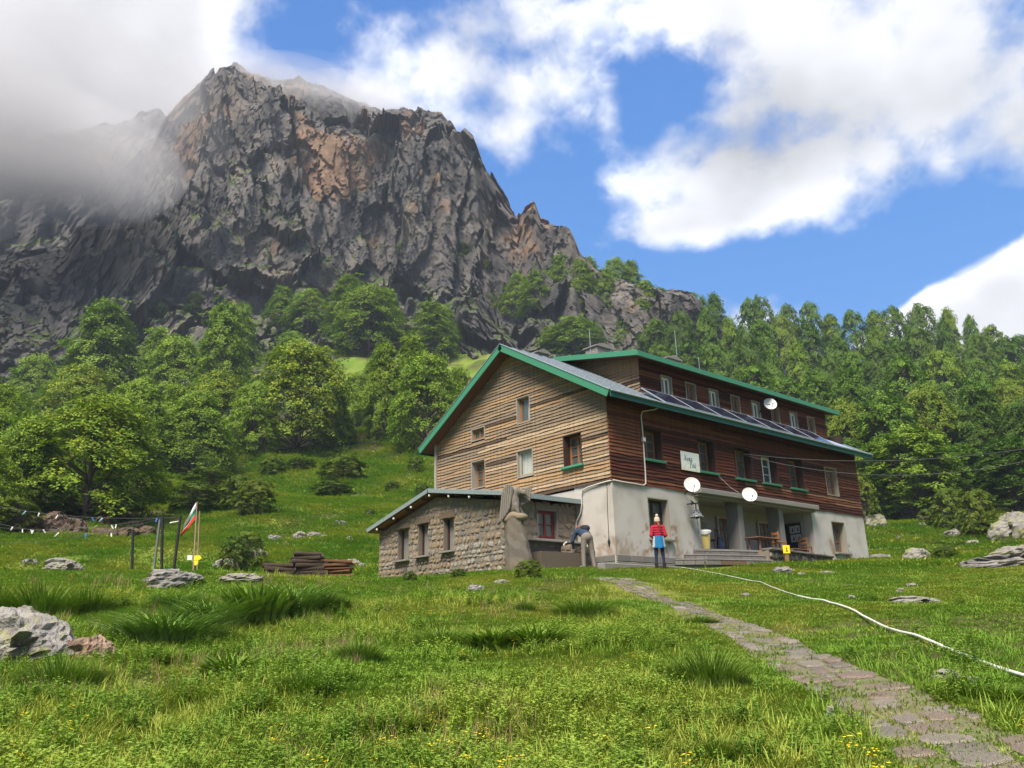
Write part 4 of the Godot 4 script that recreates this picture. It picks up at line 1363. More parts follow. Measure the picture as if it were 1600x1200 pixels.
# ------------------------------------------------------------------ eagle monument, trough
func sweep_blob(parts: Array, cell: float, k: float) -> ArrayMesh:
	# smooth union of tapered capsules [a, b, ra, rb] and ellipsoids [centre, radii, basis], meshed as surface nets
	var lo := Vector3(1e9, 1e9, 1e9)
	var hi := -lo
	for q in parts:
		if q.size() == 5:
			for e in [q[0], q[1]]:
				var r: float = maxf(q[2], q[3]) + k
				lo = lo.min(e - Vector3(r, r, r)); hi = hi.max(e + Vector3(r, r, r))
		else:
			var r2: float = maxf(q[1].x, maxf(q[1].y, q[1].z)) + k
			lo = lo.min(q[0] - Vector3(r2, r2, r2)); hi = hi.max(q[0] + Vector3(r2, r2, r2))
	lo -= Vector3.ONE * cell * 2
	var n := Vector3i(((hi - lo) / cell).ceil()) + Vector3i(3, 3, 3)
	var size := n.x * n.y * n.z
	var field := PackedFloat32Array()
	field.resize(size)
	field.fill(9.0)
	var tint := PackedColorArray()
	tint.resize(size)
	var near := PackedFloat32Array()
	near.resize(size)
	near.fill(9.0)
	for q in parts:
		var cap: bool = q.size() == 5
		var reach: float
		var a: Vector3
		var c: Vector3
		if cap:
			reach = maxf(q[2], q[3]) + k + cell * 2.5
			a = q[0].min(q[1]) - Vector3.ONE * reach
			c = q[0].max(q[1]) + Vector3.ONE * reach
		else:
			reach = maxf(q[1].x, maxf(q[1].y, q[1].z)) + k + cell * 2.5
			a = q[0] - Vector3.ONE * reach
			c = q[0] + Vector3.ONE * reach
		var i0 := Vector3i(((a - lo) / cell).floor()).clamp(Vector3i.ZERO, n - Vector3i.ONE)
		var i1 := Vector3i(((c - lo) / cell).ceil()).clamp(Vector3i.ZERO, n - Vector3i.ONE)
		var pa: Vector3 = q[0]
		var ab := Vector3.ZERO
		var l2 := 1.0
		var inv: Basis
		var col: Color
		var ra := 0.0
		var rb := 0.0
		var er := Vector3.ONE
		if cap:
			ab = q[1] - q[0]; l2 = maxf(ab.length_squared(), 1e-9); col = q[4]; ra = q[2]; rb = q[3]
		else:
			inv = q[2].inverse(); col = q[3]; er = q[1]
		var emin := minf(er.x, minf(er.y, er.z))
		for z in range(i0.z, i1.z + 1):
			for y in range(i0.y, i1.y + 1):
				var o := (z * n.y + y) * n.x
				for x in range(i0.x, i1.x + 1):
					var p := lo + Vector3(x, y, z) * cell
					var d: float
					if cap:
						var t := clampf((p - pa).dot(ab) / l2, 0.0, 1.0)
						d = (p - pa - ab * t).length() - lerpf(ra, rb, t)
					else:
						var e: Vector3 = inv * (p - pa)
						d = ((e / er).length() - 1.0) * emin
					if d > reach: continue
					var m := field[o + x]
					if d < near[o + x]:
						near[o + x] = d
						tint[o + x] = col
					if m > 8.0: field[o + x] = d
					else:
						var h := maxf(k - absf(d - m), 0.0) / k
						field[o + x] = minf(d, m) - h * h * k * 0.25
	var ids := {}
	var b := Build.new()
	var steps := [1, n.x, n.x * n.y]
	for z in n.z - 1:
		for y in n.y - 1:
			for x in n.x - 1:
				var o := (z * n.y + y) * n.x + x
				var f0 := field[o]
				if absf(f0) > cell * 3.0: continue
				var sum := Vector3.ZERO
				var cnt := 0
				for e in 12:
					var ax := e / 4
					var u := e % 4
					var ca := (ax + 1) % 3
					var cb := (ax + 2) % 3
					var start := Vector3i.ZERO
					start[ca] = u & 1
					start[cb] = u >> 1
					var p0: int = o + start.x * steps[0] + start.y * steps[1] + start.z * steps[2]
					var fa := field[p0]
					var fb := field[p0 + steps[ax]]
					if (fa < 0.0) != (fb < 0.0):
						var q := Vector3(start)
						q[ax] += fa / (fa - fb)
						sum += q
						cnt += 1
				if cnt:
					b.col = tint[o]
					ids[o] = b.vert(lo + (Vector3(x, y, z) + sum / cnt) * cell)
	for o in ids:
		var z: int = o / (n.x * n.y)
		var y: int = (o / n.x) % n.y
		var x: int = o % n.x
		if x < 1 or y < 1 or z < 1: continue
		for ax in 3:
			var fa := field[o]
			var fb := field[o + steps[ax]]
			if (fa < 0.0) == (fb < 0.0): continue
			var s1: int = steps[(ax + 1) % 3]
			var s2: int = steps[(ax + 2) % 3]
			if not (ids.has(o - s1) and ids.has(o - s2) and ids.has(o - s1 - s2)): continue
			var q := [ids[o], ids[o - s1], ids[o - s1 - s2], ids[o - s2]]
			if fa < 0.0: q = [q[0], q[3], q[2], q[1]]
			b.tri(q[0], q[1], q[2]); b.tri(q[0], q[2], q[3])
	return b.mesh(true)

func cap(a: Vector3, b: Vector3, ra: float, rb: float, col := Color.WHITE) -> Array:
	return [a, b, ra, rb, col]

func ell(c: Vector3, r: Vector3, turn := Basis(), col := Color.WHITE) -> Array:
	return [c, r, turn, col]

func make_eagle() -> void:
	var at := Vector3(-3.45, ground(-3.45, -0.95), -0.95)
	var st := paint("carved stone", Color.WHITE, 0.93, true, noise_tex(0.06, 5, Color(0.55, 0.55, 0.55), Color(1, 1, 1), 111), 1.4, noise_tex(0.1, 5, Color.BLACK, Color.WHITE, 112), 3.0)
	var o := thing("eagle_monument", "stone eagle with half-raised wings on a tapering rough stone pillar", "monument", at, deg_to_rad(-41.0))
	# pillar: tapering, leaning slabs of rough stone
	var b := Build.new()
	var g := RandomNumberGenerator.new()
	g.seed = 3
	var rows := 9
	var sides := 14
	for j in rows:
		var t := float(j) / (rows - 1)
		b.col = Color(0.33, 0.265, 0.19).lerp(Color(0.24, 0.215, 0.18), g.randf())
		for s in sides:
			var a := TAU * s / sides
			var q := Vector2(cos(a), sin(a))
			q *= lerpf(1.0, 1.0 / maxf(absf(q.x), absf(q.y)), 0.55)
			var rr := lerpf(0.50, 0.29, t) * g.randf_range(0.92, 1.08)
			b.vert(Vector3(q.x * rr + lerpf(0.12, -0.1, t), lerpf(-0.35, 1.62, t), q.y * rr * 0.8))
	for j in rows - 1:
		for s in sides:
			var p := j * sides + s
			var q := j * sides + (s + 1) % sides
			b.tri(p, p + sides, q + sides); b.tri(p, q + sides, q)
	obj("pillar", b.mesh(), st, o)
	var k := Color(0.33, 0.30, 0.25)
	var rockcol := Color(0.38, 0.30, 0.21)
	var perch := sweep_blob([ell(Vector3(-0.14, 1.66, 0), Vector3(0.30, 0.16, 0.25), Basis(Vector3.BACK, 0.15), rockcol), ell(Vector3(0.14, 1.62, 0.1), Vector3(0.22, 0.13, 0.20), Basis(), rockcol), ell(Vector3(-0.30, 1.55, 0.05), Vector3(0.14, 0.12, 0.18), Basis(), rockcol)], 0.035, 0.05)
	obj("perch", perch, st, o)
	var bird := [
		ell(Vector3(-0.08, 2.12, 0), Vector3(0.19, 0.36, 0.19), Basis(Vector3.BACK, 0.1), k),
		ell(Vector3(-0.02, 2.42, 0), Vector3(0.15, 0.2, 0.15), Basis(Vector3.BACK, -0.5), k),
		cap(Vector3(-0.02, 2.46, 0), Vector3(0.24, 2.40, 0.03), 0.105, 0.085, k),
		cap(Vector3(0.28, 2.38, 0.03), Vector3(0.42, 2.24, 0.04), 0.065, 0.022, k),
		cap(Vector3(0.0, 1.98, 0.12), Vector3(0.06, 1.74, 0.15), 0.085, 0.05, k), cap(Vector3(0.06, 1.98, -0.12), Vector3(0.2, 1.74, -0.12), 0.075, 0.05, k),
		cap(Vector3(-0.12, 1.9, 0), Vector3(-0.32, 1.62, 0), 0.14, 0.08, k)]
	obj("bird", sweep_blob(bird, 0.025, 0.06), st, o)
	# wings: raised from the shoulders and hanging to the perch, [root, wrist, tip] lines with overlapping feather slabs
	for s in [-1.0, 1.0]:
		var w := Build.new()
		var n := 10
		for i in n:
			var t := float(i) / (n - 1)
			var head: Vector3
			var tail: Vector3
			if s < 0.0:      # the wing hanging on the pillar's outer side
				head = Vector3(-0.10 - 0.30 * t, 2.50 + 0.16 * sin(t * PI * 0.9) - 0.14 * t * t, 0.16 + 0.05 * t)
				tail = Vector3(-0.20 - 0.30 * t, lerpf(2.02, 1.50, pow(t, 0.6)), 0.20)
			else:            # the wing lifted behind the head
				head = Vector3(0.08 + 0.40 * t, 2.42 + 0.20 * t, -0.14 - 0.06 * t)
				tail = Vector3(0.14 + 0.27 * t, lerpf(2.02, 2.16, t), -0.16)
			var d := (tail - head).normalized()
			var out := Vector3(0.1 * s, 0.1, 1.0).normalized()
			out = (out - d * out.dot(d)).normalized()
			w.col = k * (0.92 + 0.12 * (i % 2))
			w.cbox((head + tail) / 2 + out * 0.014 * (i % 2), Vector3(0.075, head.distance_to(tail) + 0.05, 0.07), 0.02, Basis(d.cross(out).normalized(), -d, out))
		obj("wing", w.mesh(), st, o)

func make_trough() -> void:
	var y := ground(-1.4, -0.7)
	var o := thing("water_trough", "long concrete water trough with a rounded end below the stone wall", "trough", Vector3(-1.55, y - 0.12, -1.02))
	var b := Build.new()
	var poly := PackedVector2Array([Vector2(-1.1, 0), Vector2(1.02, 0), Vector2(1.02, 0.35)])
	for k in 7:
		var t := k / 6.0 * PI / 2
		poly.append(Vector2(0.72 + 0.3 * cos(t), 0.35 + 0.27 * sin(t)))
	poly.append(Vector2(-1.1, 0.62))
	b.prism(poly, Vector3.RIGHT, Vector3.UP, Vector3(0, 0, 0.28), Vector3(0, 0, -0.1))
	b.prism(poly, Vector3.RIGHT, Vector3.UP, Vector3(0, 0, -0.28), Vector3(0, 0, -0.1))
	b.box(Vector3(-1.05, 0.31, -0.05), Vector3(0.1, 0.61, 0.45)); b.box(Vector3(0.97, 0.2, -0.05), Vector3(0.09, 0.4, 0.45)); b.box(Vector3(-0.05, 0.17, -0.05), Vector3(1.9, 0.3, 0.455))
	var tm := paint("damp concrete", lin(0.20, 0.165, 0.13), 0.85, false, noise_tex(0.04, 5, Color(0.55, 0.53, 0.5), Color(1, 1, 1), 121), 1.2, noise_tex(0.1, 4, Color.BLACK, Color.WHITE, 122), 1.5)
	obj("basin", b.mesh(), tm, o)
	var w := Build.new()
	w.face(Vector3(-1.0, 0.5, -0.28), Vector3(0.9, 0.5, -0.28), Vector3(0.9, 0.5, 0.18), Vector3(-1.0, 0.5, 0.18))
	var wm := paint("water", lin(0.03, 0.04, 0.04), 0.05)
	wm.metallic_specular = 0.5
	obj("water", w.mesh(), wm, o)
	var sp := Build.new()
	sp.tube([Vector3(0.62, 0.5, -0.42), Vector3(0.62, 0.98, -0.42), Vector3(0.62, 1.02, -0.3)], [0.035, 0.035, 0.03], 10)
	obj("spout_post", sp.mesh(true), mat.white, o)
	# rubble retaining wall to the right of the trough
	var rw := thing("rubble_wall", "short rubble wall between the trough and the plastered corner", "wall", Vector3(-0.62, y - 0.15, -0.9))
	var m := Build.new()
	m.box(Vector3(0.1, 0.45, -0.3), Vector3(1.1, 0.9, 0.5))
	obj("core", m.mesh(), mat.mortar, rw)
	var g := RandomNumberGenerator.new()
	g.seed = 14
	masonry(rw, Vector3(-0.45, 0, -0.04), Vector3.RIGHT, Vector3.BACK, func(_y): return Vector2(0, 1.1), 0.05, 0.9, [], g, 60, func(_u, _y, q): return Color(0.20, 0.205, 0.18).lerp(Color(0.34, 0.27, 0.19), q.randf()), 0.22, 0.28)
	masonry(rw, Vector3(-0.46, 0, -0.05), Vector3.FORWARD, Vector3.LEFT, func(_y): return Vector2(0, 0.5), 0.05, 0.9, [], g, 60, func(_u, _y, q): return Color(0.20, 0.205, 0.18).lerp(Color(0.34, 0.27, 0.19), q.randf()), 0.22, 0.28)

# ------------------------------------------------------------------ terrace and what stands on it
func make_terrace() -> void:
	var t := thing("terrace", "raised stone terrace with block steps and a rubble front before the porch", "terrace")
	var g := RandomNumberGenerator.new()
	g.seed = 61
	var top := Build.new()
	top.prism(PackedVector2Array([Vector2(4.75, 1.7), Vector2(12.7, 1.7), Vector2(12.7, 0.0), Vector2(13.0, -0.55), Vector2(6.9, -0.78), Vector2(4.7, -0.22), Vector2(4.1, 0.0), Vector2(4.75, 0.0)]), Vector3.RIGHT, -Vector3.BACK, Vector3(0, 0.755, 0), Vector3(0, -1.2, 0))
	obj("paving", top.mesh(), mat.concrete, t)
	# three long steps running out from the wall; each riser is a course of cut blocks under a thin tread
	var edges := [[Vector2(4.12, 0.03), Vector2(4.72, 0.26), Vector2(6.95, 0.84)], [Vector2(3.55, 0.03), Vector2(4.3, 0.45), Vector2(6.9, 1.12)], [Vector2(2.95, 0.03), Vector2(3.9, 0.62), Vector2(6.85, 1.40)]]
	for s in 3:
		var y := 0.70 - s * 0.185
		var e: Array = edges[s]
		var poly := PackedVector2Array([Vector2(e[0].x, 0.03), e[1], e[2], Vector2(7.0, 0.03)])
		var core := Build.new()
		core.prism(poly, Vector3.RIGHT, Vector3.BACK, Vector3(0, y - 0.02, 0), Vector3(0, -0.7, 0))
		obj("step_core", core.mesh(), mat.mortar, t)
		for k in 2:
			var a := Vector3(e[k].x, 0, e[k].y)
			var b := Vector3(e[k + 1].x, 0, e[k + 1].y)
			var along := (b - a).normalized()
			var out := Vector3(-along.z, 0, along.x)
			if out.z < 0: out = -out
			var full := a.distance_to(b)
			var turn := Basis(along, Vector3.UP, out)
			var u := 0.0
			while u < full - 0.05:
				var w := minf(g.randf_range(0.28, 0.5), full - u)
				var bl := Build.new()
				bl.col = Color(0.30, 0.285, 0.265).lerp(Color(0.22, 0.205, 0.19), g.randf())
				if g.randf() < 0.12: bl.col = Color(0.24, 0.15, 0.10)
				bl.cbox(a + along * (u + w / 2) + Vector3.UP * (y - 0.13) + out * 0.02, Vector3(w - 0.012, 0.155, 0.14), 0.012, turn)
				obj("step_block", bl.mesh(), mat.stone, t)
				u += w
			u = 0.0
			while u < full - 0.05:
				var w := minf(g.randf_range(0.7, 1.2), full - u)
				var tr := Build.new()
				tr.col = Color(0.33, 0.31, 0.285).lerp(Color(0.25, 0.235, 0.215), g.randf())
				tr.cbox(a + along * (u + w / 2) + Vector3.UP * (y - 0.022) - out * 0.07, Vector3(w - 0.01, 0.045, 0.34), 0.010, turn)
				obj("tread", tr.mesh(), mat.stone, t)
				u += w
	# rubble front to the right of the steps
	var a2 := Vector3(6.85, 0, 1.42)
	var b2 := Vector3(13.0, 0, 0.60)
	var al := (b2 - a2).normalized()
	var ou := Vector3(-al.z, 0, al.x)
	var rc := Build.new()
	rc.prism(PackedVector2Array([Vector2(6.85, 1.36), Vector2(13.0, 0.55), Vector2(13.0, 0.1), Vector2(6.85, 0.1)]), Vector3.RIGHT, Vector3.BACK, Vector3(0, 0.72, 0), Vector3(0, -1.0, 0))
	obj("rubble_core", rc.mesh(), mat.mortar, t)
	masonry(t, a2, al, ou, func(_y): return Vector2(0, 6.2), -0.05, 0.66, [], g, 110, func(_u, _y, q): return Color(0.13, 0.125, 0.11).lerp(Color(0.33, 0.30, 0.25), q.randf() * q.randf() * 1.4), 0.2, 0.27)
	var u2 := 0.0
	while u2 < 6.1:
		var w := g.randf_range(0.5, 0.9)
		var cp := Build.new()
		cp.col = Color(0.27, 0.255, 0.235).lerp(Color(0.18, 0.17, 0.155), g.randf())
		cp.cbox(a2 + al * (u2 + w / 2) + Vector3(0, 0.745, 0) - ou * 0.12, Vector3(w - 0.012, 0.07, 0.4), 0.012, Basis(al, Vector3.UP, ou))
		obj("coping_slab", cp.mesh(), mat.stone, t)
		u2 += w
	var kb := Build.new()
	kb.cbox(Vector3(0.7, -0.10, 0.52), Vector3(4.2, 0.24, 0.3), 0.02, Basis(Vector3.UP, 0.03))
	var kerb := struct("pavement_kerb", kb.mesh(), mat.concrete)
	kerb.set_meta("label", "low concrete kerb along the foot of the plastered wall")

func make_porch_things() -> void:
	# bin with a white liner
	var o := thing("waste_bin", "tall yellow waste bin with a white liner at the porch corner", "bin", Vector3(5.18, 0.757, -0.28))
	var b := Build.new()
	b.lathe(Vector3.ZERO, [[0.0, 0.01], [0.21, 0.0], [0.225, 0.03], [0.275, 0.66], [0.285, 0.68], [0.285, 0.70], [0.26, 0.70], [0.25, 0.6], [0.0, 0.58]], 24)
	obj("body", b.mesh(true), paint("yellow plastic", lin(0.56, 0.43, 0.15), 0.5), o)
	var l := Build.new()
	for k in 25:
		var a := TAU * k / 24
		var wv := 0.014 * sin(a * 7.0) + 0.01 * sin(a * 3.0 + 1.0)
		for q in [[0.262, 0.64], [0.292 + wv, 0.735], [0.325 + wv, 0.68], [0.302 + wv, 0.60 + 0.05 * sin(a * 2.0)]]: l.vert(Vector3(cos(a) * q[0], q[1], sin(a) * q[0]))
	for k in 24:
		for j in 3:
			var p := k * 4 + j
			l.tri(p, p + 1, p + 5); l.tri(p, p + 5, p + 4)
	obj("liner", l.mesh(true), paint("white plastic film", lin(0.62, 0.62, 0.6), 0.4), o)
	# backpack leaning on a folding chair
	var fabric := paint("navy fabric", Color.WHITE, 0.9, true)
	var bp := thing("backpack", "dark navy backpack set down on the porch floor beside the bin", "backpack", Vector3(6.42, 0.757, -0.42), 0.3)
	var nav := Color(0.020, 0.030, 0.055)
	obj("bag", sweep_blob([ell(Vector3(0, 0.27, 0), Vector3(0.19, 0.27, 0.13), Basis(), nav), ell(Vector3(0, 0.17, 0.1), Vector3(0.14, 0.14, 0.09), Basis(), nav), ell(Vector3(0, 0.5, 0), Vector3(0.15, 0.09, 0.12), Basis(), nav)], 0.022, 0.05), fabric, bp)
	for s in [-1, 1]:
		var st := Build.new()
		st.tube([Vector3(s * 0.08, 0.5, -0.1), Vector3(s * 0.1, 0.42, -0.2), Vector3(s * 0.1, 0.2, -0.19), Vector3(s * 0.12, 0.06, -0.1)], [0.018], 6)
		obj("strap", st.mesh(true), mat.black, bp)
	var wood := paint("orange varnished wood", lin(0.36, 0.15, 0.05), 0.45, false, noise_tex(0.05, 4, Color(0.7, 0.7, 0.7), Color(1, 1, 1), 131), 2.0)
	var dull := paint("reddish worn wood", lin(0.23, 0.12, 0.08), 0.7, false, noise_tex(0.05, 4, Color(0.7, 0.7, 0.7), Color(1, 1, 1), 132), 2.0)
	var chairs := [[Vector3(6.05, 0.757, -0.5), 0.4, mat.dark_trim, "dark folding chair behind the navy backpack"], [Vector3(9.45, 0.757, 0.28), -1.9, wood, "orange wooden chair beside the terrace table"], [Vector3(12.35, 0.757, -0.25), -1.5, wood, "orange wooden chair below the notices on the dark door"]]
	for c in chairs:
		var ch := thing("terrace_chair", c[3], "chair", c[0], c[1])
		var st := Build.new()
		st.cbox(Vector3(0, 0.44, 0), Vector3(0.42, 0.035, 0.4), 0.01)
		obj("seat", st.mesh(), c[2], ch)
		for q in [[-0.18, -0.17], [0.18, -0.17], [-0.18, 0.17], [0.18, 0.17]]:
			var lg := Build.new()
			var hi := 0.86 if q[1] > 0 else 0.42
			lg.cbox(Vector3(q[0], hi / 2, q[1]), Vector3(0.04, hi, 0.04), 0.005)
			obj("leg", lg.mesh(), c[2], ch)
		for y in [0.6, 0.78]:
			var sl := Build.new()
			sl.cbox(Vector3(0, y, 0.19), Vector3(0.34, 0.09, 0.02), 0.005)
			obj("back_slat", sl.mesh(), c[2], ch)
	var tb := thing("terrace_table", "long reddish wooden table on the terrace between the piers", "table", Vector3(8.3, 0.757, 0.25), 0.04)
	for k in 4:
		var pl := Build.new()
		pl.cbox(Vector3(0, 0.54, -0.27 + k * 0.18), Vector3(1.7, 0.035, 0.17), 0.006)
		obj("top_board", pl.mesh(), dull, tb)
	for sx in [-0.62, 0.62]:
		for sz in [-0.22, 0.22]:
			var lg := Build.new()
			lg.cbox(Vector3(sx, 0.26, sz), Vector3(0.06, 0.52, 0.06), 0.006)
			obj("leg", lg.mesh(), dull, tb)
	var bn := thing("terrace_bench", "low plank bench in front of the dark notice door", "bench", Vector3(11.5, 0.757, -0.1), 0.03)
	var bs := Build.new()
	bs.cbox(Vector3(0, 0.3, 0), Vector3(1.3, 0.04, 0.26), 0.006)
	obj("seat", bs.mesh(), dull, bn)
	for sx in [-0.5, 0.5]:
		var lg := Build.new()
		lg.cbox(Vector3(sx, 0.14, 0), Vector3(0.05, 0.28, 0.22), 0.006)
		obj("leg", lg.mesh(), dull, bn)
	# notices on the door
	var paper := paint("paper notice", lin(0.42, 0.42, 0.40), 0.8)
	for q in [[-0.72, 2.04], [-0.97, 2.03], [-0.70, 1.66], [-0.96, 1.66], [-0.66, 1.24]]:
		var n := thing("notice", "grey paper notice with black pictures pinned to the dark porch door", "notice", Vector3(12.69, q[1], q[0]), 0.0, "notices on the porch door")
		var s := Build.new()
		s.box(Vector3.ZERO, Vector3(0.008, 0.32, 0.235))
		obj("sheet", s.mesh(), paper, n)
		var f := Build.new()
		f.prism(PackedVector2Array([Vector2(-0.03, -0.08), Vector2(0.035, -0.08), Vector2(0.03, 0.02), Vector2(0.012, 0.09), Vector2(-0.012, 0.09), Vector2(-0.035, 0.01)]), Vector3.FORWARD, Vector3.UP, Vector3(-0.0045, -0.02, 0.03), Vector3(-0.002, 0, 0))
		obj("figure", f.mesh(), mat.black, n)
	# faded stencilled lines on the porch wall
	var ins := thing("wall_inscription", "faded dark stencilled lines on the porch's back wall", "inscription", Vector3(7.18, 1.9, -1.698))
	var g := RandomNumberGenerator.new()
	g.seed = 8
	for row in 5:
		var x := -0.22
		while x < 0.22:
			var w := g.randf_range(0.03, 0.08)
			var s := Build.new()
			s.box(Vector3(x + w / 2, 0.16 - row * 0.08, 0.002), Vector3(w, 0.022, 0.004))
			obj("stroke", s.mesh(), mat.dark_trim, ins)
			x += w + 0.02
	# yellow marker on its post before the rubble wall
	var my := ground(7.7, 1.55)
	var mp := thing("marker_post", "short wooden post with a yellow plate before the rubble terrace front", "marker post", Vector3(7.7, my, 1.55), -0.6)
	var ps := Build.new()
	ps.cbox(Vector3(0, 0.3, 0), Vector3(0.15, 0.75, 0.1), 0.01)
	obj("post", ps.mesh(), paint("post wood", lin(0.28, 0.17, 0.08), 0.85, false, noise_tex(0.05, 4, Color(0.6, 0.6, 0.6), Color(1, 1, 1), 133), 2.0), mp)
	var yl := Build.new()
	yl.cbox(Vector3(0, 0.56, 0.065), Vector3(0.27, 0.30, 0.02), 0.006)
	obj("plate", yl.mesh(), paint("yellow sign paint", lin(0.72, 0.50, 0.02), 0.5), mp)
	var mk := Build.new()
	mk.prism(PackedVector2Array([Vector2(-0.04, -0.09), Vector2(0.05, -0.09), Vector2(0.05, -0.06), Vector2(0.02, -0.06), Vector2(0.02, 0.06), Vector2(0.0, 0.06), Vector2(-0.035, 0.02), Vector2(-0.01, 0.02), Vector2(-0.01, -0.06), Vector2(-0.04, -0.06)]), Vector3.RIGHT, Vector3.UP, Vector3(0, 0.57, 0.0755), Vector3(0, 0, 0.003))
	obj("mark", mk.mesh(), mat.black, mp)

func make_wall_things() -> void:
	# name board: white, yellowed along its foot, with two handwritten words
	var sg := thing("name_board", "white board with handwritten dark letters and yellowed foot on the brown wall", "sign", Vector3(4.33, 3.93, 0.085))
	var b := Build.new()
	var st := FastNoiseLite.new()
	st.seed = 5; st.frequency = 5.0; st.fractal_octaves = 4
	var nx := 24
	var ny := 18
	for j in ny + 1:
		for i in nx + 1:
			var x := lerpf(-0.54, 0.54, float(i) / nx)
			var y := lerpf(-0.35, 0.35, float(j) / ny)
			var y_tint := smoothstep(-0.1, 0.25, st.get_noise_2d(x, y) * 0.8 - 0.25 - y * 0.9)
			b.col = Color(0.60, 0.64, 0.60).lerp(Color(0.55, 0.47, 0.20), y_tint * 0.8)
			b.vert(Vector3(x, y, 0.012))
	for j in ny:
		for i in nx:
			var p := j * (nx + 1) + i
			b.tri(p, p + nx + 1, p + nx + 2); b.tri(p, p + nx + 2, p + 1)
	obj("face", b.mesh(true), paint("board paint", Color.WHITE, 0.5, true), sg)
	var bk := Build.new()
	bk.cbox(Vector3(0, 0, -0.004), Vector3(1.1, 0.71, 0.024), 0.005)
	obj("panel", bk.mesh(), mat.white, sg)
	var ink := paint("dark blue lettering", lin(0.03, 0.04, 0.06), 0.6)
	# each letter as handwritten strokes, letter box 1 high
	var letters := {
		"Х": [[[0.0, 1.0], [0.15, 1.02], [0.35, 0.5], [0.55, 0.0], [0.68, 0.02]], [[0.66, 1.0], [0.4, 0.55], [0.2, 0.2], [0.02, 0.0]]],
		"и": [[[0.0, 0.55], [0.05, 0.6], [0.05, 0.1], [0.13, 0.0], [0.28, 0.12], [0.36, 0.58]], [[0.36, 0.58], [0.35, 0.08], [0.46, 0.03]]],
		"ж": [[[0.0, 0.55], [0.14, 0.5], [0.2, 0.3], [0.06, 0.0]], [[0.28, 0.6], [0.27, 0.0]], [[0.54, 0.55], [0.42, 0.5], [0.34, 0.3], [0.5, 0.0], [0.6, 0.05]]],
		"а": [[[0.36, 0.5], [0.2, 0.6], [0.03, 0.4], [0.06, 0.08], [0.22, 0.04], [0.36, 0.3]], [[0.37, 0.58], [0.36, 0.1], [0.48, 0.03]]],
		"Р": [[[0.2, -0.1], [0.22, 0.5], [0.24, 1.0], [0.05, 0.92]], [[0.1, 0.95], [0.35, 1.08], [0.56, 0.9], [0.48, 0.62], [0.23, 0.5]]],
		"й": [[[0.0, 0.55], [0.05, 0.6], [0.05, 0.1], [0.13, 0.0], [0.28, 0.12], [0.36, 0.58]], [[0.36, 0.58], [0.35, 0.08], [0.46, 0.03]], [[0.08, 0.78], [0.2, 0.7], [0.32, 0.8]]]}
	for w in [["Хижа", -0.40, 0.02, 0.20], ["Рай", -0.08, -0.22, 0.22]]:
		var wb := Build.new()
		var x: float = w[1]
		for ch in w[0]:
			var right_most := 0.0
			for stroke in letters[ch]:
				var pts := []
				for q in stroke:
					pts.append(Vector3(x + (q[0] + q[1] * 0.16) * w[3], w[2] + q[1] * w[3], 0.016))
					right_most = maxf(right_most, q[0])
				wb.tube(pts, [0.007], 6)
			x += (right_most + 0.1) * w[3]
		obj("lettering", wb.mesh(true), ink, sg)
	# satellite dishes
	var dish_mat := paint("dish enamel", lin(0.46, 0.47, 0.46), 0.5)
	for q in [[Vector3(3.66, 2.93, 0.55), "white satellite dish on the plaster wall above the bell", Vector3(3.9, 2.7, 0.02)], [Vector3(7.1, 2.86, 0.66), "white satellite dish bolted to the porch canopy slab", Vector3(7.5, 2.83, 0.38)], [Vector3(11.46, 7.47, -0.55), "white satellite dish hung between the dormer windows", Vector3(11.2, 7.1, -0.97)]]:
		var nrm := Vector3(-0.62, 0.30, 0.72).normalized()
		var side := Vector3.UP.cross(nrm).normalized()
		var up := nrm.cross(side)
		var o := thing("satellite_dish", q[1], "satellite dish", q[0], 0.0, "satellite dishes on the hut")
		var d := Build.new()
		var turn := Basis(side, nrm, side.cross(nrm))
		var prof := []
		for k in 9:
			var r := 0.285 * k / 8.0
			prof.append([r, r * r * 0.55 - 0.02])
		prof.append([0.292, 0.03])
		prof.append([0.286, 0.02])
		for k in 8:
			var r := 0.27 * (7 - k) / 7.0
			prof.append([r, r * r * 0.55 - 0.034])
		d.lathe(Vector3.ZERO, prof, 28, turn)
		obj("reflector", d.mesh(true), dish_mat, o)
		var arm := Build.new()
		arm.tube([-up * 0.26 + nrm * 0.02, -up * 0.22 + nrm * 0.34], [0.012], 6)
		obj("feed_arm", arm.mesh(true), mat.steel, o)
		var lnb := Build.new()
		lnb.tube([-up * 0.22 + nrm * 0.36, -up * 0.16 + nrm * 0.28], [0.028, 0.024], 8)
		obj("receiver", lnb.mesh(true), mat.pale, o)
		var br := Build.new()
		var w: Vector3 = q[2] - q[0]
		br.tube([-nrm * 0.03, Vector3(w.x, -0.05, w.z * 0.5), w], [0.022], 8)
		obj("bracket", br.mesh(true), mat.black, o)
	# bell under a fish-tailed bracket
	var bl := thing("hanging_bell", "painted metal bell hanging from a dark bracket by the porch corner", "bell", Vector3(4.12, 1.84, 0.3))
	var be := Build.new()
	be.lathe(Vector3.ZERO, [[0.0, 0.27], [0.05, 0.265], [0.10, 0.235], [0.155, 0.16], [0.20, 0.07], [0.245, 0.02], [0.27, 0.0], [0.262, -0.012], [0.2, 0.03], [0.1, 0.2], [0.0, 0.22]], 24)
	obj("body", be.mesh(true), paint("mottled bell paint", lin(0.75, 0.77, 0.78), 0.35, false, noise_tex(0.014, 1, Color(0.02, 0.03, 0.06), Color(1, 1, 1), 141, FastNoiseLite.TYPE_CELLULAR), 3.0), bl)
	var cl := Build.new()
	cl.tube([Vector3(0, 0.18, 0), Vector3(0, -0.06, 0)], [0.012, 0.03], 8)
	cl.tube([Vector3(0, -0.05, 0), Vector3(0.01, -0.3, 0), Vector3(0, -0.58, 0.01)], [0.008], 6)
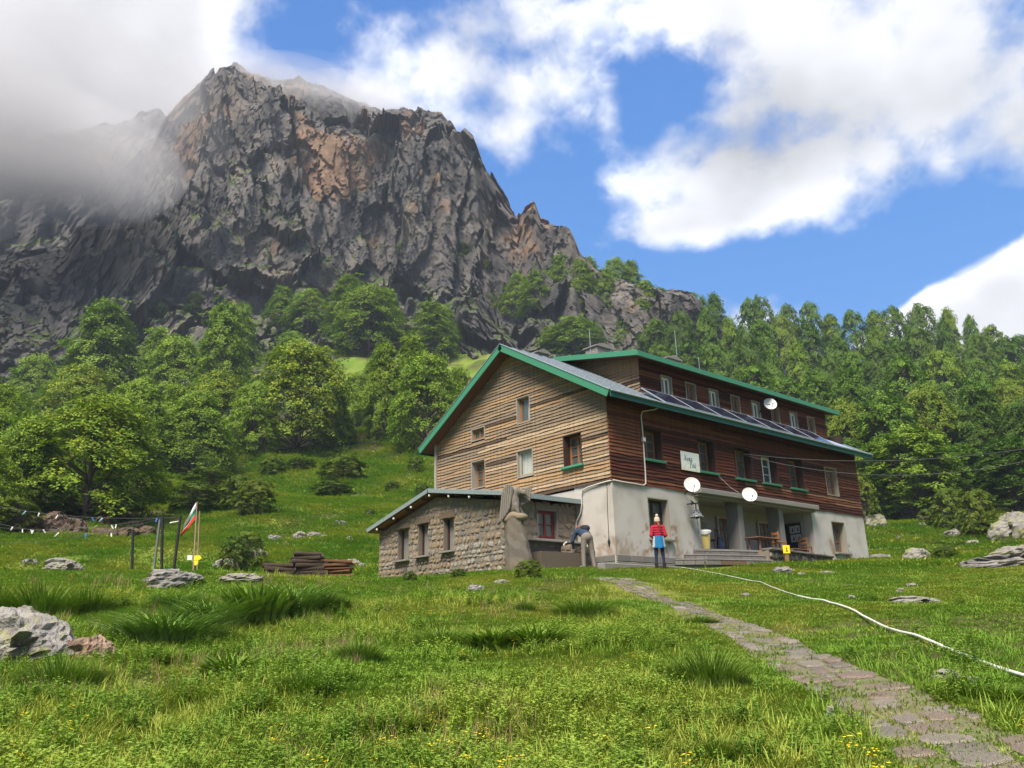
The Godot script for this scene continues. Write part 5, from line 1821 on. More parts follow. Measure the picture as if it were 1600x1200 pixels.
	obj("clapper", cl.mesh(true), mat.black, bl)
	var bb := Build.new()
	bb.tube([Vector3(0, 0.27, 0), Vector3(0, 0.5, 0)], [0.02], 8)
	bb.tube([Vector3(-0.1, 0.5, -0.3), Vector3(0, 0.5, 0), Vector3(0.14, 0.52, 0.06)], [0.022], 8)
	bb.prism(PackedVector2Array([Vector2(-0.05, 0), Vector2(-0.28, 0.1), Vector2(-0.22, 0.0), Vector2(-0.28, -0.1)]), Vector3.RIGHT, Vector3.UP, Vector3(0, 0.5, -0.01), Vector3(0, 0, 0.02))
	obj("bracket", bb.mesh(), mat.black, bl)
	# cables and pipes on the walls
	var pipe := paint("white conduit", lin(0.42, 0.40, 0.37), 0.5)
	var c := Build.new()
	c.tube([Vector3(2.45, 5.72, 0.6), Vector3(2.1, 5.52, 0.4), Vector3(1.76, 5.46, 0.1), Vector3(1.7, 5.3, 0.07), Vector3(1.72, 4.7, 0.07), Vector3(1.70, 3.2, 0.07), Vector3(1.68, 2.86, 0.07), Vector3(1.55, 2.78, 0.06), Vector3(1.1, 2.80, 0.06), Vector3(0.5, 2.80, 0.06), Vector3(0.05, 2.82, 0.06), Vector3(-0.06, 2.80, -0.05), Vector3(-0.06, 2.78, -0.5), Vector3(-0.06, 2.74, -1.0), Vector3(-0.06, 2.68, -1.3), Vector3(-0.06, 2.5, -1.38), Vector3(-0.06, 2.2, -1.37), Vector3(-0.06, 1.9, -1.45), Vector3(-0.07, 1.65, -1.66), Vector3(-0.12, 1.2, -1.66)], [0.026], 8)
	tag(obj("cable_conduit", c.mesh(true), pipe), "pale conduit running down the brown wall and round the plaster corner", "conduit")
	var jb := thing("junction_box", "small grey junction box on the conduit beside the window", "junction box", Vector3(1.71, 4.42, 0.09))
	var j := Build.new()
	j.cbox(Vector3.ZERO, Vector3(0.16, 0.17, 0.08), 0.01)
	obj("case", j.mesh(), mat.pale, jb)
	var j2 := Build.new()
	j2.cbox(Vector3(0, 0, 0.045), Vector3(0.13, 0.14, 0.014), 0.004)
	obj("lid", j2.mesh(), mat.white, jb)
	var vw := thing("hanging_cable", "thin black cable with a pointed black plug on the plaster corner", "cable", Vector3(-0.02, 0.95, -0.26))
	var v1 := Build.new()
	v1.tube([Vector3(0, 0, 0), Vector3(0.005, 0.9, 0.01), Vector3(0.005, 1.82, 0.06)], [0.009], 6)
	obj("cord", v1.mesh(true), mat.black, vw)
	var v2 := Build.new()
	v2.lathe(Vector3(0, -0.2, 0), [[0.0, -0.12], [0.045, 0.02], [0.05, 0.08], [0.02, 0.16], [0.012, 0.22], [0.0, 0.22]], 10)
	obj("plug", v2.mesh(true), mat.black, vw)
	var lp := Build.new()
	lp.tube([Vector3(6.0, 3.55, 0.1), Vector3(6.25, 3.4, 0.14), Vector3(6.6, 3.15, 0.2), Vector3(6.95, 2.98, 0.3)], [0.011], 6)
	tag(obj("dish_cable", lp.mesh(true), pipe), "pale cable sloping from a green sill to the porch canopy", "cable")
	# overhead lines leaving to the right
	var start := Vector3(7.7, 4.62, 0.2)
	for q in [[Vector2(1720, 680), 0.55, "upper black overhead cable leaving the hut to the right", start], [Vector2(1720, 688), 1.0, "lower black overhead cable leaving the hut to the right", start + Vector3(0.05, -0.04, 0)]]:
		var d := ray(q[0].x, q[0].y)
		var e := EYE + d * 34.0
		var pts := []
		for k in 25:
			var t := k / 24.0
			pts.append(q[3].lerp(e, t) - Vector3(0, 4.0 * q[1] * t * (1.0 - t), 0))
		var cb := Build.new()
		cb.tube(pts, [0.009], 5)
		tag(obj("overhead_cable", cb.mesh(true), paint("cable sheath", lin(0.07, 0.07, 0.075), 0.7)), q[2], "cable")
	for q in [[3.9, -4.2, 9.0, 10.4, "thin metal mast on the roof beside the front chimney"], [8.55, -3.2, 8.5, 11.1, "tall thin metal mast rising past the second chimney"], [11.2, -3.9, 8.6, 10.55, "short thin metal mast on the dormer roof"]]:
		var am := Build.new()
		am.tube([Vector3(0, 0, 0), Vector3(0, q[3] - q[2], 0)], [0.02, 0.012], 6)
		var o := obj("roof_mast", am.mesh(true), mat.steel)
		o.position = Vector3(q[0], q[2], q[1])
		tag(o, q[4], "mast")

# ------------------------------------------------------------------ path, pipe, firewood, poles, rocks
var path_mid := []     # centre line of the path with half widths, to keep the grass off it

func make_path() -> void:
	var lefts := [[905, 903], [955, 911], [1010, 935], [1060, 962], [1110, 985], [1160, 1015], [1212, 1052], [1262, 1085], [1300, 1112], [1350, 1150], [1400, 1192]]
	var rights := [[975, 903], [1030, 924], [1080, 945], [1135, 965], [1200, 985], [1258, 1007], [1322, 1034], [1400, 1068], [1480, 1095], [1560, 1128], [1640, 1165]]
	var l := []
	var r := []
	for k in lefts.size():
		l.append(on_ground(lefts[k][0], lefts[k][1]))
		r.append(on_ground(rights[k][0], rights[k][1]))
	var n0 := l.size()
	for k in 3:
		l.append(l[n0 - 1] + (l[n0 - 1] - l[n0 - 3]) * 0.5 * (k + 1))
		r.append(r[n0 - 1] + (r[n0 - 1] - r[n0 - 3]) * 0.5 * (k + 1))
	var dist := [0.0]
	for k in range(1, l.size()): dist.append(dist[k - 1] + ((l[k] + r[k]) / 2).distance_to((l[k - 1] + r[k - 1]) / 2))
	var at := func(s: float) -> Array:
		var k := 0
		while k < dist.size() - 2 and s > dist[k + 1]: k += 1
		var t: float = (s - dist[k]) / (dist[k + 1] - dist[k])
		return [l[k].lerp(r[k], 0.0).lerp(l[k + 1], t), r[k].lerp(r[k + 1], t)]
	var total: float = dist[dist.size() - 1]
	var g := RandomNumberGenerator.new()
	g.seed = 19
	var bed := Build.new()
	var ns := int(total / 0.3)
	for k in ns + 1:
		var e: Array = at.call(total * k / ns)
		path_mid.append([(e[0] + e[1]) / 2, e[0].distance_to(e[1]) / 2])
		for j in 7:
			var p: Vector3 = e[0].lerp(e[1], j / 6.0 * 0.94 + 0.03 + g.randf_range(-0.03, 0.03))
			p.y = ground(p.x, p.z) + 0.012
			bed.col = Color(0.18, 0.155, 0.11).lerp(Color(0.12, 0.14, 0.045), g.randf())
			bed.vert(p)
	for k in ns:
		for j in 6:
			var p := k * 7 + j
			bed.tri(p, p + 7, p + 8); bed.tri(p, p + 8, p + 1)
	var path := struct("path", bed.mesh(true), paint("trodden earth", Color.WHITE, 0.95, true, noise_tex(0.1, 4, Color(0.7, 0.7, 0.7), Color(1, 1, 1), 151), 1.5))
	var slab_mat := paint("flagstone", Color.WHITE, 0.9, true, noise_tex(0.07, 5, Color(0.45, 0.45, 0.46), Color(1, 1, 1), 152), 2.0, noise_tex(0.1, 5, Color.BLACK, Color.WHITE, 153), 3.0)
	var s := 0.1
	var made := 0
	while s < total - 0.3 and made < 296:
		var e0: Array = at.call(s)
		var step := g.randf_range(0.22, 0.36)
		var e1: Array = at.call(s + step)
		var wide: float = e0[0].distance_to(e0[1])
		var cols := maxi(2, int(round(wide / g.randf_range(0.27, 0.42))))
		var cuts := [0.0]
		for k in cols - 1: cuts.append((k + 1 + g.randf_range(-0.22, 0.22)) / cols)
		cuts.append(1.0)
		for k in cols:
			var edge: bool = k == 0 or k == cols - 1
			if g.randf() < (0.30 if edge else 0.13): continue
			var ga: float = 0.022 / wide + g.randf_range(0, 0.008)
			var gy: float = g.randf_range(0.01, 0.05)
			var q := [e0[0].lerp(e0[1], cuts[k] + ga), e0[0].lerp(e0[1], cuts[k + 1] - ga), e1[0].lerp(e1[1], cuts[k + 1] - ga), e1[0].lerp(e1[1], cuts[k] + ga)]
			var c: Vector3 = (q[0] + q[1] + q[2] + q[3]) / 4
			var pts := []
			for i in 4:
				var a: Vector3 = q[i]
				var b2: Vector3 = q[(i + 1) % 4]
				for f in [0.14, 0.5, 0.86]:
					var p: Vector3 = a.lerp(b2, f + g.randf_range(-0.1, 0.1)).lerp(c, gy + g.randf_range(-0.06, 0.16))
					pts.append(p)
			var top := g.randf_range(0.018, 0.042)
			var tilt := Vector2(g.randf_range(-0.03, 0.03), g.randf_range(-0.03, 0.03))
			var b := Build.new()
			var tone := g.randf()
			b.col = Color(0.35, 0.32, 0.265).lerp(Color(0.56, 0.50, 0.40), tone)
			if g.randf() < 0.2: b.col = Color(0.46, 0.37, 0.29)
			var m := pts.size()
			var yc := ground(c.x, c.z)
			var hi := []
			var lo := []
			for p in pts:
				var yy: float = yc + (ground(p.x, p.z) - yc) * 0.7 + top + (p.x - c.x) * tilt.x + (p.z - c.z) * tilt.y
				var pin: Vector3 = p.lerp(c, 0.07)
				hi.append(Vector3(pin.x, yy, pin.z))
				lo.append(Vector3(p.x, yy - 0.018, p.z))
			var cc := Vector3(c.x, yc + top + g.randf_range(-0.006, 0.008), c.z)
			for i in m:
				var j := (i + 1) % m
				b.tri3(cc, hi[i], hi[j])
				b.face(hi[i], lo[i], lo[j], hi[j])
				b.face(lo[i], lo[i] - Vector3(0, 0.09, 0), lo[j] - Vector3(0, 0.09, 0), lo[j])
			obj("slab", b.mesh(), slab_mat, path)
			made += 1
		s += step

func make_pipe() -> void:
	var pts := []
	var px := [[1052, 888], [1150, 907], [1248, 936], [1350, 969], [1450, 1007], [1550, 1048], [1680, 1096]]
	for q in px:
		var p := on_ground(q[0], q[1])
		p.y += 0.045
		pts.append(p)
	var smooth := []
	for k in pts.size() - 1:
		for j in 10: smooth.append(pts[k].cubic_interpolate(pts[k + 1], pts[maxi(k - 1, 0)], pts[mini(k + 2, pts.size() - 1)], j / 10.0))
	smooth.append(pts[pts.size() - 1])
	var ys := []
	for p in smooth: ys.append(ground(p.x, p.z))
	for k in smooth.size():      # stiff: it bridges the small hollows
		var sum := 0.0
		var top := -1e9
		for j in range(maxi(k - 3, 0), mini(k + 4, ys.size())):
			sum += ys[j]; top = maxf(top, ys[j])
		smooth[k].y = maxf(sum / (mini(k + 4, ys.size()) - maxi(k - 3, 0)), ys[k]) + 0.055
	var pm := paint("white plastic pipe", lin(0.62, 0.64, 0.58), 0.45, false, noise_tex(0.03, 4, Color(0.75, 0.76, 0.72), Color(1, 1, 1), 161), 0.8)
	var a := Build.new()
	a.tube(smooth.slice(0, 21), [0.010], 8)
	tag(obj("garden_hose", a.mesh(true), pm), "thin pale hose lying across the lawn towards the steps", "hose")
	var b := Build.new()
	b.tube(smooth.slice(20), [0.019], 10)
	tag(obj("water_pipe", b.mesh(true), pm), "thicker white water pipe snaking over the short grass", "pipe")

func make_firewood() -> void:
	var bk := paint("log bark", Color.WHITE, 0.95, true, noise_tex(0.06, 4, Color(0.5, 0.5, 0.5), Color(1, 1, 1), 171), 2.0, noise_tex(0.1, 4, Color.BLACK, Color.WHITE, 172), 3.0)
	var meshes := []
	var g := RandomNumberGenerator.new()
	g.seed = 23
	for v in 6:
		var b := Build.new()
		var split := v >= 3
		var sides := 10
		var col := Color(0.115, 0.085, 0.065) if not split else Color(0.24, 0.115, 0.06)
		b.col = col
		var rows := 5
		for j in rows:
			for s in sides:
				var a := TAU * s / sides
				var rr := 1.0 + g.randf_range(-0.1, 0.1)
				var y := sin(a) * rr
				if split: y = maxf(y, -0.25)
				b.vert(Vector3(j / (rows - 1.0) - 0.5, y * 0.5 , cos(a) * rr * 0.5))
		for j in rows - 1:
			for s in sides:
				var p := j * sides + s
				var q := j * sides + (s + 1) % sides
				b.tri(p, q, q + sides); b.tri(p, q + sides, p + sides)
		b.col = Color(0.40, 0.255, 0.145)
		for e in 2:
			var ring := []
			for s in sides: ring.append(b.vert(b.v[e * (rows - 1) * sides + s] + Vector3(0.002 * (e * 2 - 1), 0, 0)))
			var m := b.vert(Vector3(e - 0.5 + 0.004 * (e * 2 - 1), 0.0, 0))
			for s in sides: b.tri(m, ring[s], ring[(s + 1) % sides])
		meshes.append(b.mesh())
	# three heaps side by side, [pixel x, rows, per row, label]
	var heaps := [[438, 4, 5, "thin bark-covered log in the lower left heap of the firewood stack", 0], [482, 7, 5, "bark-covered log in the tallest middle heap of the firewood stack", 0], [524, 5, 4, "reddish split log in the right-hand heap of the firewood stack", 3]]
	var mid := place_at(482, 905, 27.6)
	var away := (mid - EYE) * Vector3(1, 0, 1)
	away = away.normalized()
	var side := Vector3(-away.z, 0, away.x)
	for h in heaps:
		var p := place_at(h[0], 905, 27.6)
		var yb := p.y + 0.02
		for row in h[1]:
			for k in maxi(2, h[2] - row / 2):
				var dia := g.randf_range(0.11, 0.17)
				var o := obj("log", meshes[h[4] + g.randi() % 3], bk)
				var turn := Basis(side, Vector3.UP, side.cross(Vector3.UP)) * Basis(Vector3.UP, g.randf_range(-0.10, 0.10)) * Basis(Vector3.BACK, g.randf_range(-0.06, 0.06)) * Basis(Vector3.RIGHT, g.randf() * TAU if h[4] == 0 else g.randf_range(-0.5, 0.5))
				o.transform = Transform3D(turn.scaled_local(Vector3(g.randf_range(0.8, 1.05), dia, dia)), Vector3(p.x, yb + 0.06 + row * 0.115, p.z) + side * g.randf_range(-0.1, 0.1) + away * ((k - h[2] / 2.0) * 0.15 + g.randf_range(-0.03, 0.03)))
				tag(o, h[3], "log", "firewood logs on the lawn")

func make_poles() -> void:
	var dark := paint("tarred wood", lin(0.035, 0.034, 0.036), 0.8, false, noise_tex(0.05, 4, Color(0.6, 0.6, 0.6), Color(1, 1, 1), 181), 1.0)
	var pale := paint("grey pole wood", lin(0.21, 0.15, 0.105), 0.85)
	var R := 36.0
	var tops := {}
	for q in [[210, 895, 208, 828, dark, 0.055, "straight black post standing apart from the others on the meadow rim"], [239, 895, 250, 812, paint("grey post", lin(0.12, 0.12, 0.12), 0.85), 0.055, "grey post leaning to the right among the black ones"], [256, 898, 254, 806, dark, 0.065, "upright black post in the middle of the post group"], [270, 898, 282, 806, dark, 0.06, "black post leaning right with a white bar at its head"]]:
		var p := place_at(q[0], 890, R)
		p.y -= 0.4
		var e := EYE + ray(q[2], q[3]) * (R / Vector2(ray(q[2], q[3]).x, ray(q[2], q[3]).z).length())
		var b := Build.new()
		b.tube([p, p.lerp(e, 0.5), e], [q[5], q[5] * 0.95, q[5] * 0.9], 8)
		tag(obj("wooden_post", b.mesh(true), q[4]), q[6], "post")
		tops[q[0]] = e
	var t3: Vector3 = tops[270]
	var bar := Build.new()
	var e2 := EYE + ray(266, 817) * 37.6
	bar.tube([t3 + Vector3(0, -0.22, 0), e2], [0.03], 6)
	tag(obj("cross_bar", bar.mesh(true), mat.white), "short white bar fixed across the head of the leaning black post", "bar")
	# flag pole
	var fp := place_at(303, 895, 35.0)
	fp.y -= 0.3
	var ft := EYE + ray(308, 784) * 36.4
	var fl := thing("flag_pole", "thin wooden flag pole carrying the limp tricolour flag", "flag pole", fp)
	var pb := Build.new()
	pb.tube([Vector3.ZERO, (ft - fp) * 0.5, ft - fp], [0.035, 0.03, 0.02], 8)
	obj("pole", pb.mesh(true), pale, fl)
	var sp := Build.new()
	sp.tube([Vector3(0.12, 0, 0.1), (ft - fp) * 0.9 + Vector3(0.1, 0, 0.08)], [0.025, 0.02], 6)
	obj("stay_pole", sp.mesh(true), pale, fl)
	var flag := Build.new()
	var nu := 14
	var nv := 9
	var right := VIEW.x
	var toward := VIEW.z
	for j in nv + 1:
		for i in nu + 1:
			var u := float(i) / nu
			var v := float(j) / nv
			var p := ft + Vector3(0, -v * 0.72 * (1.0 - 0.35 * u) - u * 0.95 - 0.02, 0) - right * (u * 0.44 + 0.03 + 0.06 * v * u) + toward * (0.07 * sin(v * 7.0 + u * 3.0) * (0.3 + u) + 0.04 * sin(u * 9.0))
			flag.vert(p)
	var cols := [Color(0.72, 0.72, 0.70), Color(0.02, 0.26, 0.16), Color(0.55, 0.035, 0.035)]
	var fb := []
	for k in 3: fb.append(Build.new())
	for j in nv:
		for i in nu:
			var p := j * (nu + 1) + i
			fb[j / 3].col = cols[j / 3]
			fb[j / 3].face(flag.v[p], flag.v[p + 1], flag.v[p + nu + 2], flag.v[p + nu + 1])
	var ff := thing("tricolour_flag", "limp white, green and red striped flag hanging from the wooden pole", "flag")
	var fm := paint("flag cloth", Color.WHITE, 0.85, true)
	fm.backlight_enabled = true
	fm.backlight = Color(0.3, 0.3, 0.3)
	for k in 3: obj(["white_stripe", "green_stripe", "red_stripe"][k], fb[k].mesh(), fm, ff)
	# trail signs on the pole
	var ts := thing("trail_sign", "yellow arrow-shaped trail plates on the flag pole's lower half", "trail sign", fp + (ft - fp) * 0.42)
	var yel := paint("yellow trail paint", lin(0.75, 0.52, 0.02), 0.5)
	var tb := Basis(right, Vector3.UP, right.cross(Vector3.UP))
	var k1 := Build.new()
	k1.prism(PackedVector2Array([Vector2(0.03, -0.08), Vector2(0.24, -0.08), Vector2(0.33, 0.0), Vector2(0.24, 0.09), Vector2(0.03, 0.09)]), tb.x, Vector3.UP, toward * 0.05, toward * 0.02)
	obj("plate", k1.mesh(), yel, ts)
	var k2 := Build.new()
	k2.prism(PackedVector2Array([Vector2(0.04, -0.28), Vector2(0.2, -0.28), Vector2(0.2, -0.1), Vector2(0.04, -0.1)]), tb.x, Vector3.UP, toward * 0.05, toward * 0.02)
	obj("plate", k2.mesh(), yel, ts)
	var k3 := Build.new()
	k3.prism(PackedVector2Array([Vector2(-0.24, -0.08), Vector2(-0.04, -0.08), Vector2(-0.04, 0.1), Vector2(-0.24, 0.1)]), tb.x, Vector3.UP, toward * 0.05, toward * 0.02)
	obj("plate", k3.mesh(), mat.white, ts)
	# wires with small pennants running off to the left
	var g := RandomNumberGenerator.new()
	g.seed = 44
	var wire := paint("thin wire", lin(0.12, 0.12, 0.12), 0.6)
	var cloth := [paint("white pennant", lin(0.6, 0.6, 0.58), 0.85), paint("blue pennant", lin(0.04, 0.16, 0.5), 0.85), paint("pale blue pennant", lin(0.25, 0.42, 0.6), 0.85)]
	for w in [[256, 2.0, [-25, 848], 46.0, []], [210, 1.0, [-25, 812], 46.0, [[22, 0], [54, 0], [93, 0], [134, 1], [172, 0], [222, 2]]], [256, 1.0, [-25, 822], 47.0, [[34, 0], [51, 0], [68, 0], [174, 0], [181, 0], [243, 1]]], [270, 1.0, [-25, 786], 48.0, [[45, 2], [64, 0], [92, 0], [146, 1], [160, 2]]]]:
		var a: Vector3 = tops[w[0]] - Vector3(0, 0.05 * w[1], 0)
		var e: Vector3 = EYE + ray(w[2][0], w[2][1]) * w[3]
		var pts := []
		for k in 21:
			var t := k / 20.0
			pts.append(a.lerp(e, t) - Vector3(0, 1.2 * t * (1 - t), 0))
		var wb := Build.new()
		wb.tube(pts, [0.005], 4)
		tag(obj("pennant_wire", wb.mesh(true), wire), "thin wire strung from a black post towards the grove", "wire", "wires with pennants")
		for q in w[4]:
			var best := 0
			var bd := 1e9
			for k in 41:
				var t := k / 40.0
				var p := a.lerp(e, t)
				var s: Vector3 = VIEW.transposed() * (p - EYE)
				var u := 800.0 + LENS * s.x / -s.z
				if absf(u - q[0]) < bd:
					bd = absf(u - q[0]); best = k
			var t2 := best / 40.0
			var pp := a.lerp(e, t2) - Vector3(0, 1.2 * t2 * (1 - t2), 0)
			var pb2 := Build.new()
			var wv := g.randf_range(-0.05, 0.05)
			for k in 3:
				var y0 := -0.055 * k
				pb2.face(Vector3(-0.03 + wv * k, y0, 0.01 * k), Vector3(0.03 + wv * k, y0, -0.01 * k), Vector3(0.03 + wv * (k + 1), y0 - 0.055, 0.01), Vector3(-0.03 + wv * (k + 1), y0 - 0.055, -0.01))
			var po := obj("pennant", pb2.mesh(), cloth[q[1]])
			po.position = pp
			po.rotation.y = -HEADING + g.randf_range(-0.5, 0.5)
			tag(po, ["small white cloth pennant hanging from a wire before the grove", "small deep blue cloth pennant hanging from a wire before the grove", "small pale blue cloth pennant hanging from a wire before the grove"][q[1]], "pennant", "pennants on the wires")

var rock_meshes := []
func make_rock_kinds() -> void:
	for v in 7:
		var n := FastNoiseLite.new()
		n.seed = 500 + v; n.frequency = 0.75; n.noise_type = FastNoiseLite.TYPE_CELLULAR
		n.cellular_return_type = FastNoiseLite.RETURN_CELL_VALUE
		n.domain_warp_enabled = true; n.domain_warp_amplitude = 0.25; n.domain_warp_frequency = 1.2
		n.fractal_type = FastNoiseLite.FRACTAL_NONE
		var f := FastNoiseLite.new()
		f.seed = 520 + v; f.frequency = 1.2; f.fractal_octaves = 4
		var lich := FastNoiseLite.new()
		lich.seed = 540 + v; lich.frequency = 2.2; lich.fractal_octaves = 4
		var b := Build.new()
		var nj := 30
		var ni := 52
		for j in nj + 1:
			for i in ni:
				var th := PI * j / nj
				var ph := TAU * i / ni
				var d := Vector3(sin(th) * cos(ph), cos(th), sin(th) * sin(ph))
				var r := 1.0 + 0.26 * n.get_noise_3dv(d) + 0.20 * f.get_noise_3dv(d) + 0.10 * f.get_noise_3dv(d * 4.0) + 0.05 * n.get_noise_3dv(d * 4.0)
				var l := lich.get_noise_3dv(d)
				b.col = Color(0.25, 0.235, 0.215).lerp(Color(0.36, 0.345, 0.32), smoothstep(-0.3, 0.4, f.get_noise_3dv(d * 2.5)))
				b.col = b.col.lerp(Color(0.33, 0.33, 0.13) if v % 2 == 0 else Color(0.14, 0.135, 0.13), smoothstep(0.1, 0.25, l) * 0.75)
				b.vert(d * r * 0.5)
		for j in nj:
			for i in ni:
				var p := j * ni + i
				var q := j * ni + (i + 1) % ni
				b.tri(p, q, q + ni); b.tri(p, q + ni, p + ni)
		rock_meshes.append(b.mesh())

func make_rocks() -> void:
	make_rock_kinds()
	var stone := paint("field stone", Color.WHITE, 0.92, true, noise_tex(0.07, 5, Color(0.6, 0.6, 0.6), Color(1, 1, 1), 191), 1.2, noise_tex(0.03, 5, Color.BLACK, Color.WHITE, 192), 3.0)
	var pink := paint("reddish stone", lin(1.0, 0.74, 0.56), 0.92, true, noise_tex(0.07, 5, Color(0.7, 0.7, 0.7), Color(1, 1, 1), 193), 1.2, noise_tex(0.03, 5, Color.BLACK, Color.WHITE, 194), 3.0)
	var brown := paint("earthy stone", lin(0.52, 0.40, 0.32), 0.95, true, noise_tex(0.07, 5, Color(0.5, 0.5, 0.5), Color(1, 1, 1), 195), 0.8)
	var g := RandomNumberGenerator.new()
	g.seed = 31
	var hill := "pale stones scattered on the meadow slope"
	var lawn := "flat stones showing through the lawn"
	var edge := "grey boulders along the far edge of the right meadow"
	# [pixel x, pixel row of the foot, width and height in pixels, label, group]
	for q in [[14, 1034, 130, 56, "big grey boulder blotched with yellow lichen in the rough grass", ""], [132, 1036, 66, 34, "reddish slab of rock tilted beside the lichened boulder", ""], [266, 914, 74, 22, "broad pale rock hump on the lawn before the black posts", ""], [379, 907, 56, 12, "low flat rock on the lawn's rim near the firewood", ""], [92, 893, 42, 15, "pale pointed rock on the meadow rim by the tall weeds", ""], [352, 888, 36, 16, "pale rock beside the grey-green bush on the slope", ""],
		[404, 872, 24, 13, "", hill], [394, 868, 16, 8, "", hill], [468, 843, 20, 10, "", hill], [490, 840, 20, 9, "", hill], [505, 842, 12, 5, "", hill], [445, 853, 12, 7, "", hill], [531, 822, 20, 8, "", hill], [546, 845, 12, 8, "", hill], [427, 845, 18, 9, "", hill], [527, 884, 14, 9, "", hill], [549, 886, 26, 12, "", hill], [566, 886, 12, 6, "", hill], [580, 805, 12, 6, "", hill], [48, 882, 22, 8, "", hill], [500, 870, 9, 4, "", hill], [560, 838, 8, 4, "", hill], [640, 745, 8, 5, "", hill],
		[743, 923, 28, 9, "small rounded pale stone on the lawn before the annex", ""], [783, 911, 26, 6, "thin flat stone lying near the eagle monument", ""], [1222, 895, 30, 10, "low mound-like stone on the lawn before the marker post", ""], [1253, 899, 11, 4, "", lawn], [1420, 944, 58, 9, "", lawn], [1408, 926, 12, 5, "", lawn], [1478, 1060, 34, 10, "", lawn], [1522, 1066, 20, 7, "", lawn], [1290, 897, 24, 5, "", lawn], [1424, 917, 16, 5, "", lawn], [1165, 931, 14, 4, "", lawn], [1300, 1135, 12, 26, "narrow upright stone lying alone in the grass beside the path", ""], [1330, 935, 10, 4, "", lawn],
		[1435, 877, 32, 17, "light grey boulder on the lawn's edge next to the dark bush", ""], [1588, 884, 116, 15, "wide flat boulder slab at the edge of the right-hand lawn", ""], [1594, 873, 62, 17, "rounded boulder resting on the wide flat slab", ""], [1372, 876, 30, 10, "low brownish rock at the foot of the hut's far corner", ""],
		[1365, 822, 28, 16, "", edge], [1380, 811, 24, 22, "", edge], [1396, 812, 26, 13, "", edge], [1412, 812, 22, 13, "", edge], [1427, 815, 26, 32, "", edge], [1444, 818, 20, 12, "", edge], [1490, 839, 20, 10, "", edge], [1520, 851, 18, 6, "", edge], [1574, 840, 36, 20, "", edge], [1592, 836, 44, 30, "", edge], [1562, 834, 24, 12, "", edge], [1405, 843, 8, 6, "", edge], [1440, 822, 10, 5, "", edge], [1475, 824, 9, 4, "", edge]]:
		var p := on_ground(q[0], q[1])
		var r := EYE.distance_to(p)
		var w: float = q[2] / LENS * r
		var h: float = q[3] / LENS * r
		var o := obj("boulder" if w > 0.7 else "stone", rock_meshes[g.randi() % 7], pink if q[0] == 132 else stone)
		o.rotation.y = g.randf() * TAU
		o.scale = Vector3(w * 1.05, h * 1.7, w * g.randf_range(0.75, 1.05))
		o.position = p + Vector3(0, h * 0.12, 0)
		var lbl: String = q[4]
		if lbl == "": lbl = {hill: "pale stone half sunk in the green slope left of the hut", lawn: "flat stone level with the short lawn right of the path", edge: "grey boulder among the bushes where meadow meets the dark wood"}[q[5]]
		tag(o, lbl, "rock", q[5])
	# rocks of the eroded bank below the left grove
	for k in 34:
		var u := g.randf_range(0, 235)
		var p := at_bearing(pixel_bearing(u, 830).x, g.randf_range(57, 67))
		var s := g.randf_range(0.5, 1.5)
		var o := obj("boulder", rock_meshes[g.randi() % 7], brown)
		o.position = p
		o.rotation = Vector3(g.randf_range(-0.4, 0.4), g.randf() * TAU, g.randf_range(-0.4, 0.4))
		o.scale = Vector3(s * 1.4, s * 0.9, s)
		tag(o, "brown-grey rock in the bare bank below the left grove", "rock", "rocks of the bare bank")

# ------------------------------------------------------------------ grass and herbs
func blade(b: Build, p: Vector3, dir: Vector3, tall: float, wide: float, bend: float, segs := 2) -> void:
	var side := Vector3(-dir.z, 0, dir.x) * wide
	var last := [p - side, p + side]
	for k in segs:
		var t := (k + 1.0) / segs
		var c := p + dir * bend * t * t * tall + Vector3.UP * tall * (t - 0.35 * bend * t * t)
		if k == segs - 1:
			b.tri3(last[0], c, last[1])
		else:
			var s := side * (1.0 - 0.35 * t)
			b.face(last[0], c - s, c + s, last[1])
			last = [c - s, c + s]

func tuft(sd: int, n: int, spread: float, lo: float, hi: float, wide: float, bend: float, segs := 2) -> ArrayMesh:
	var g := RandomNumberGenerator.new()
	g.seed = sd
	var b := Build.new()
	for k in n:
		var a := g.randf() * TAU
		var r := spread * sqrt(g.randf())
		var t := g.randf()
		b.col = Color(0.80, 0.86, 0.78).lerp(Color(1.0, 1.0, 0.9), t)
		if g.randf() < 0.06: b.col = Color(1.0, 0.72, 1.0)
		var a2 := a + g.randf_range(-1.2, 1.2)
		blade(b, Vector3(cos(a) * r, -0.01, sin(a) * r), Vector3(cos(a2), 0, sin(a2)), g.randf_range(lo, hi), wide * g.randf_range(0.7, 1.3), bend * g.randf_range(0.3, 1.3), segs)
	return b.mesh()

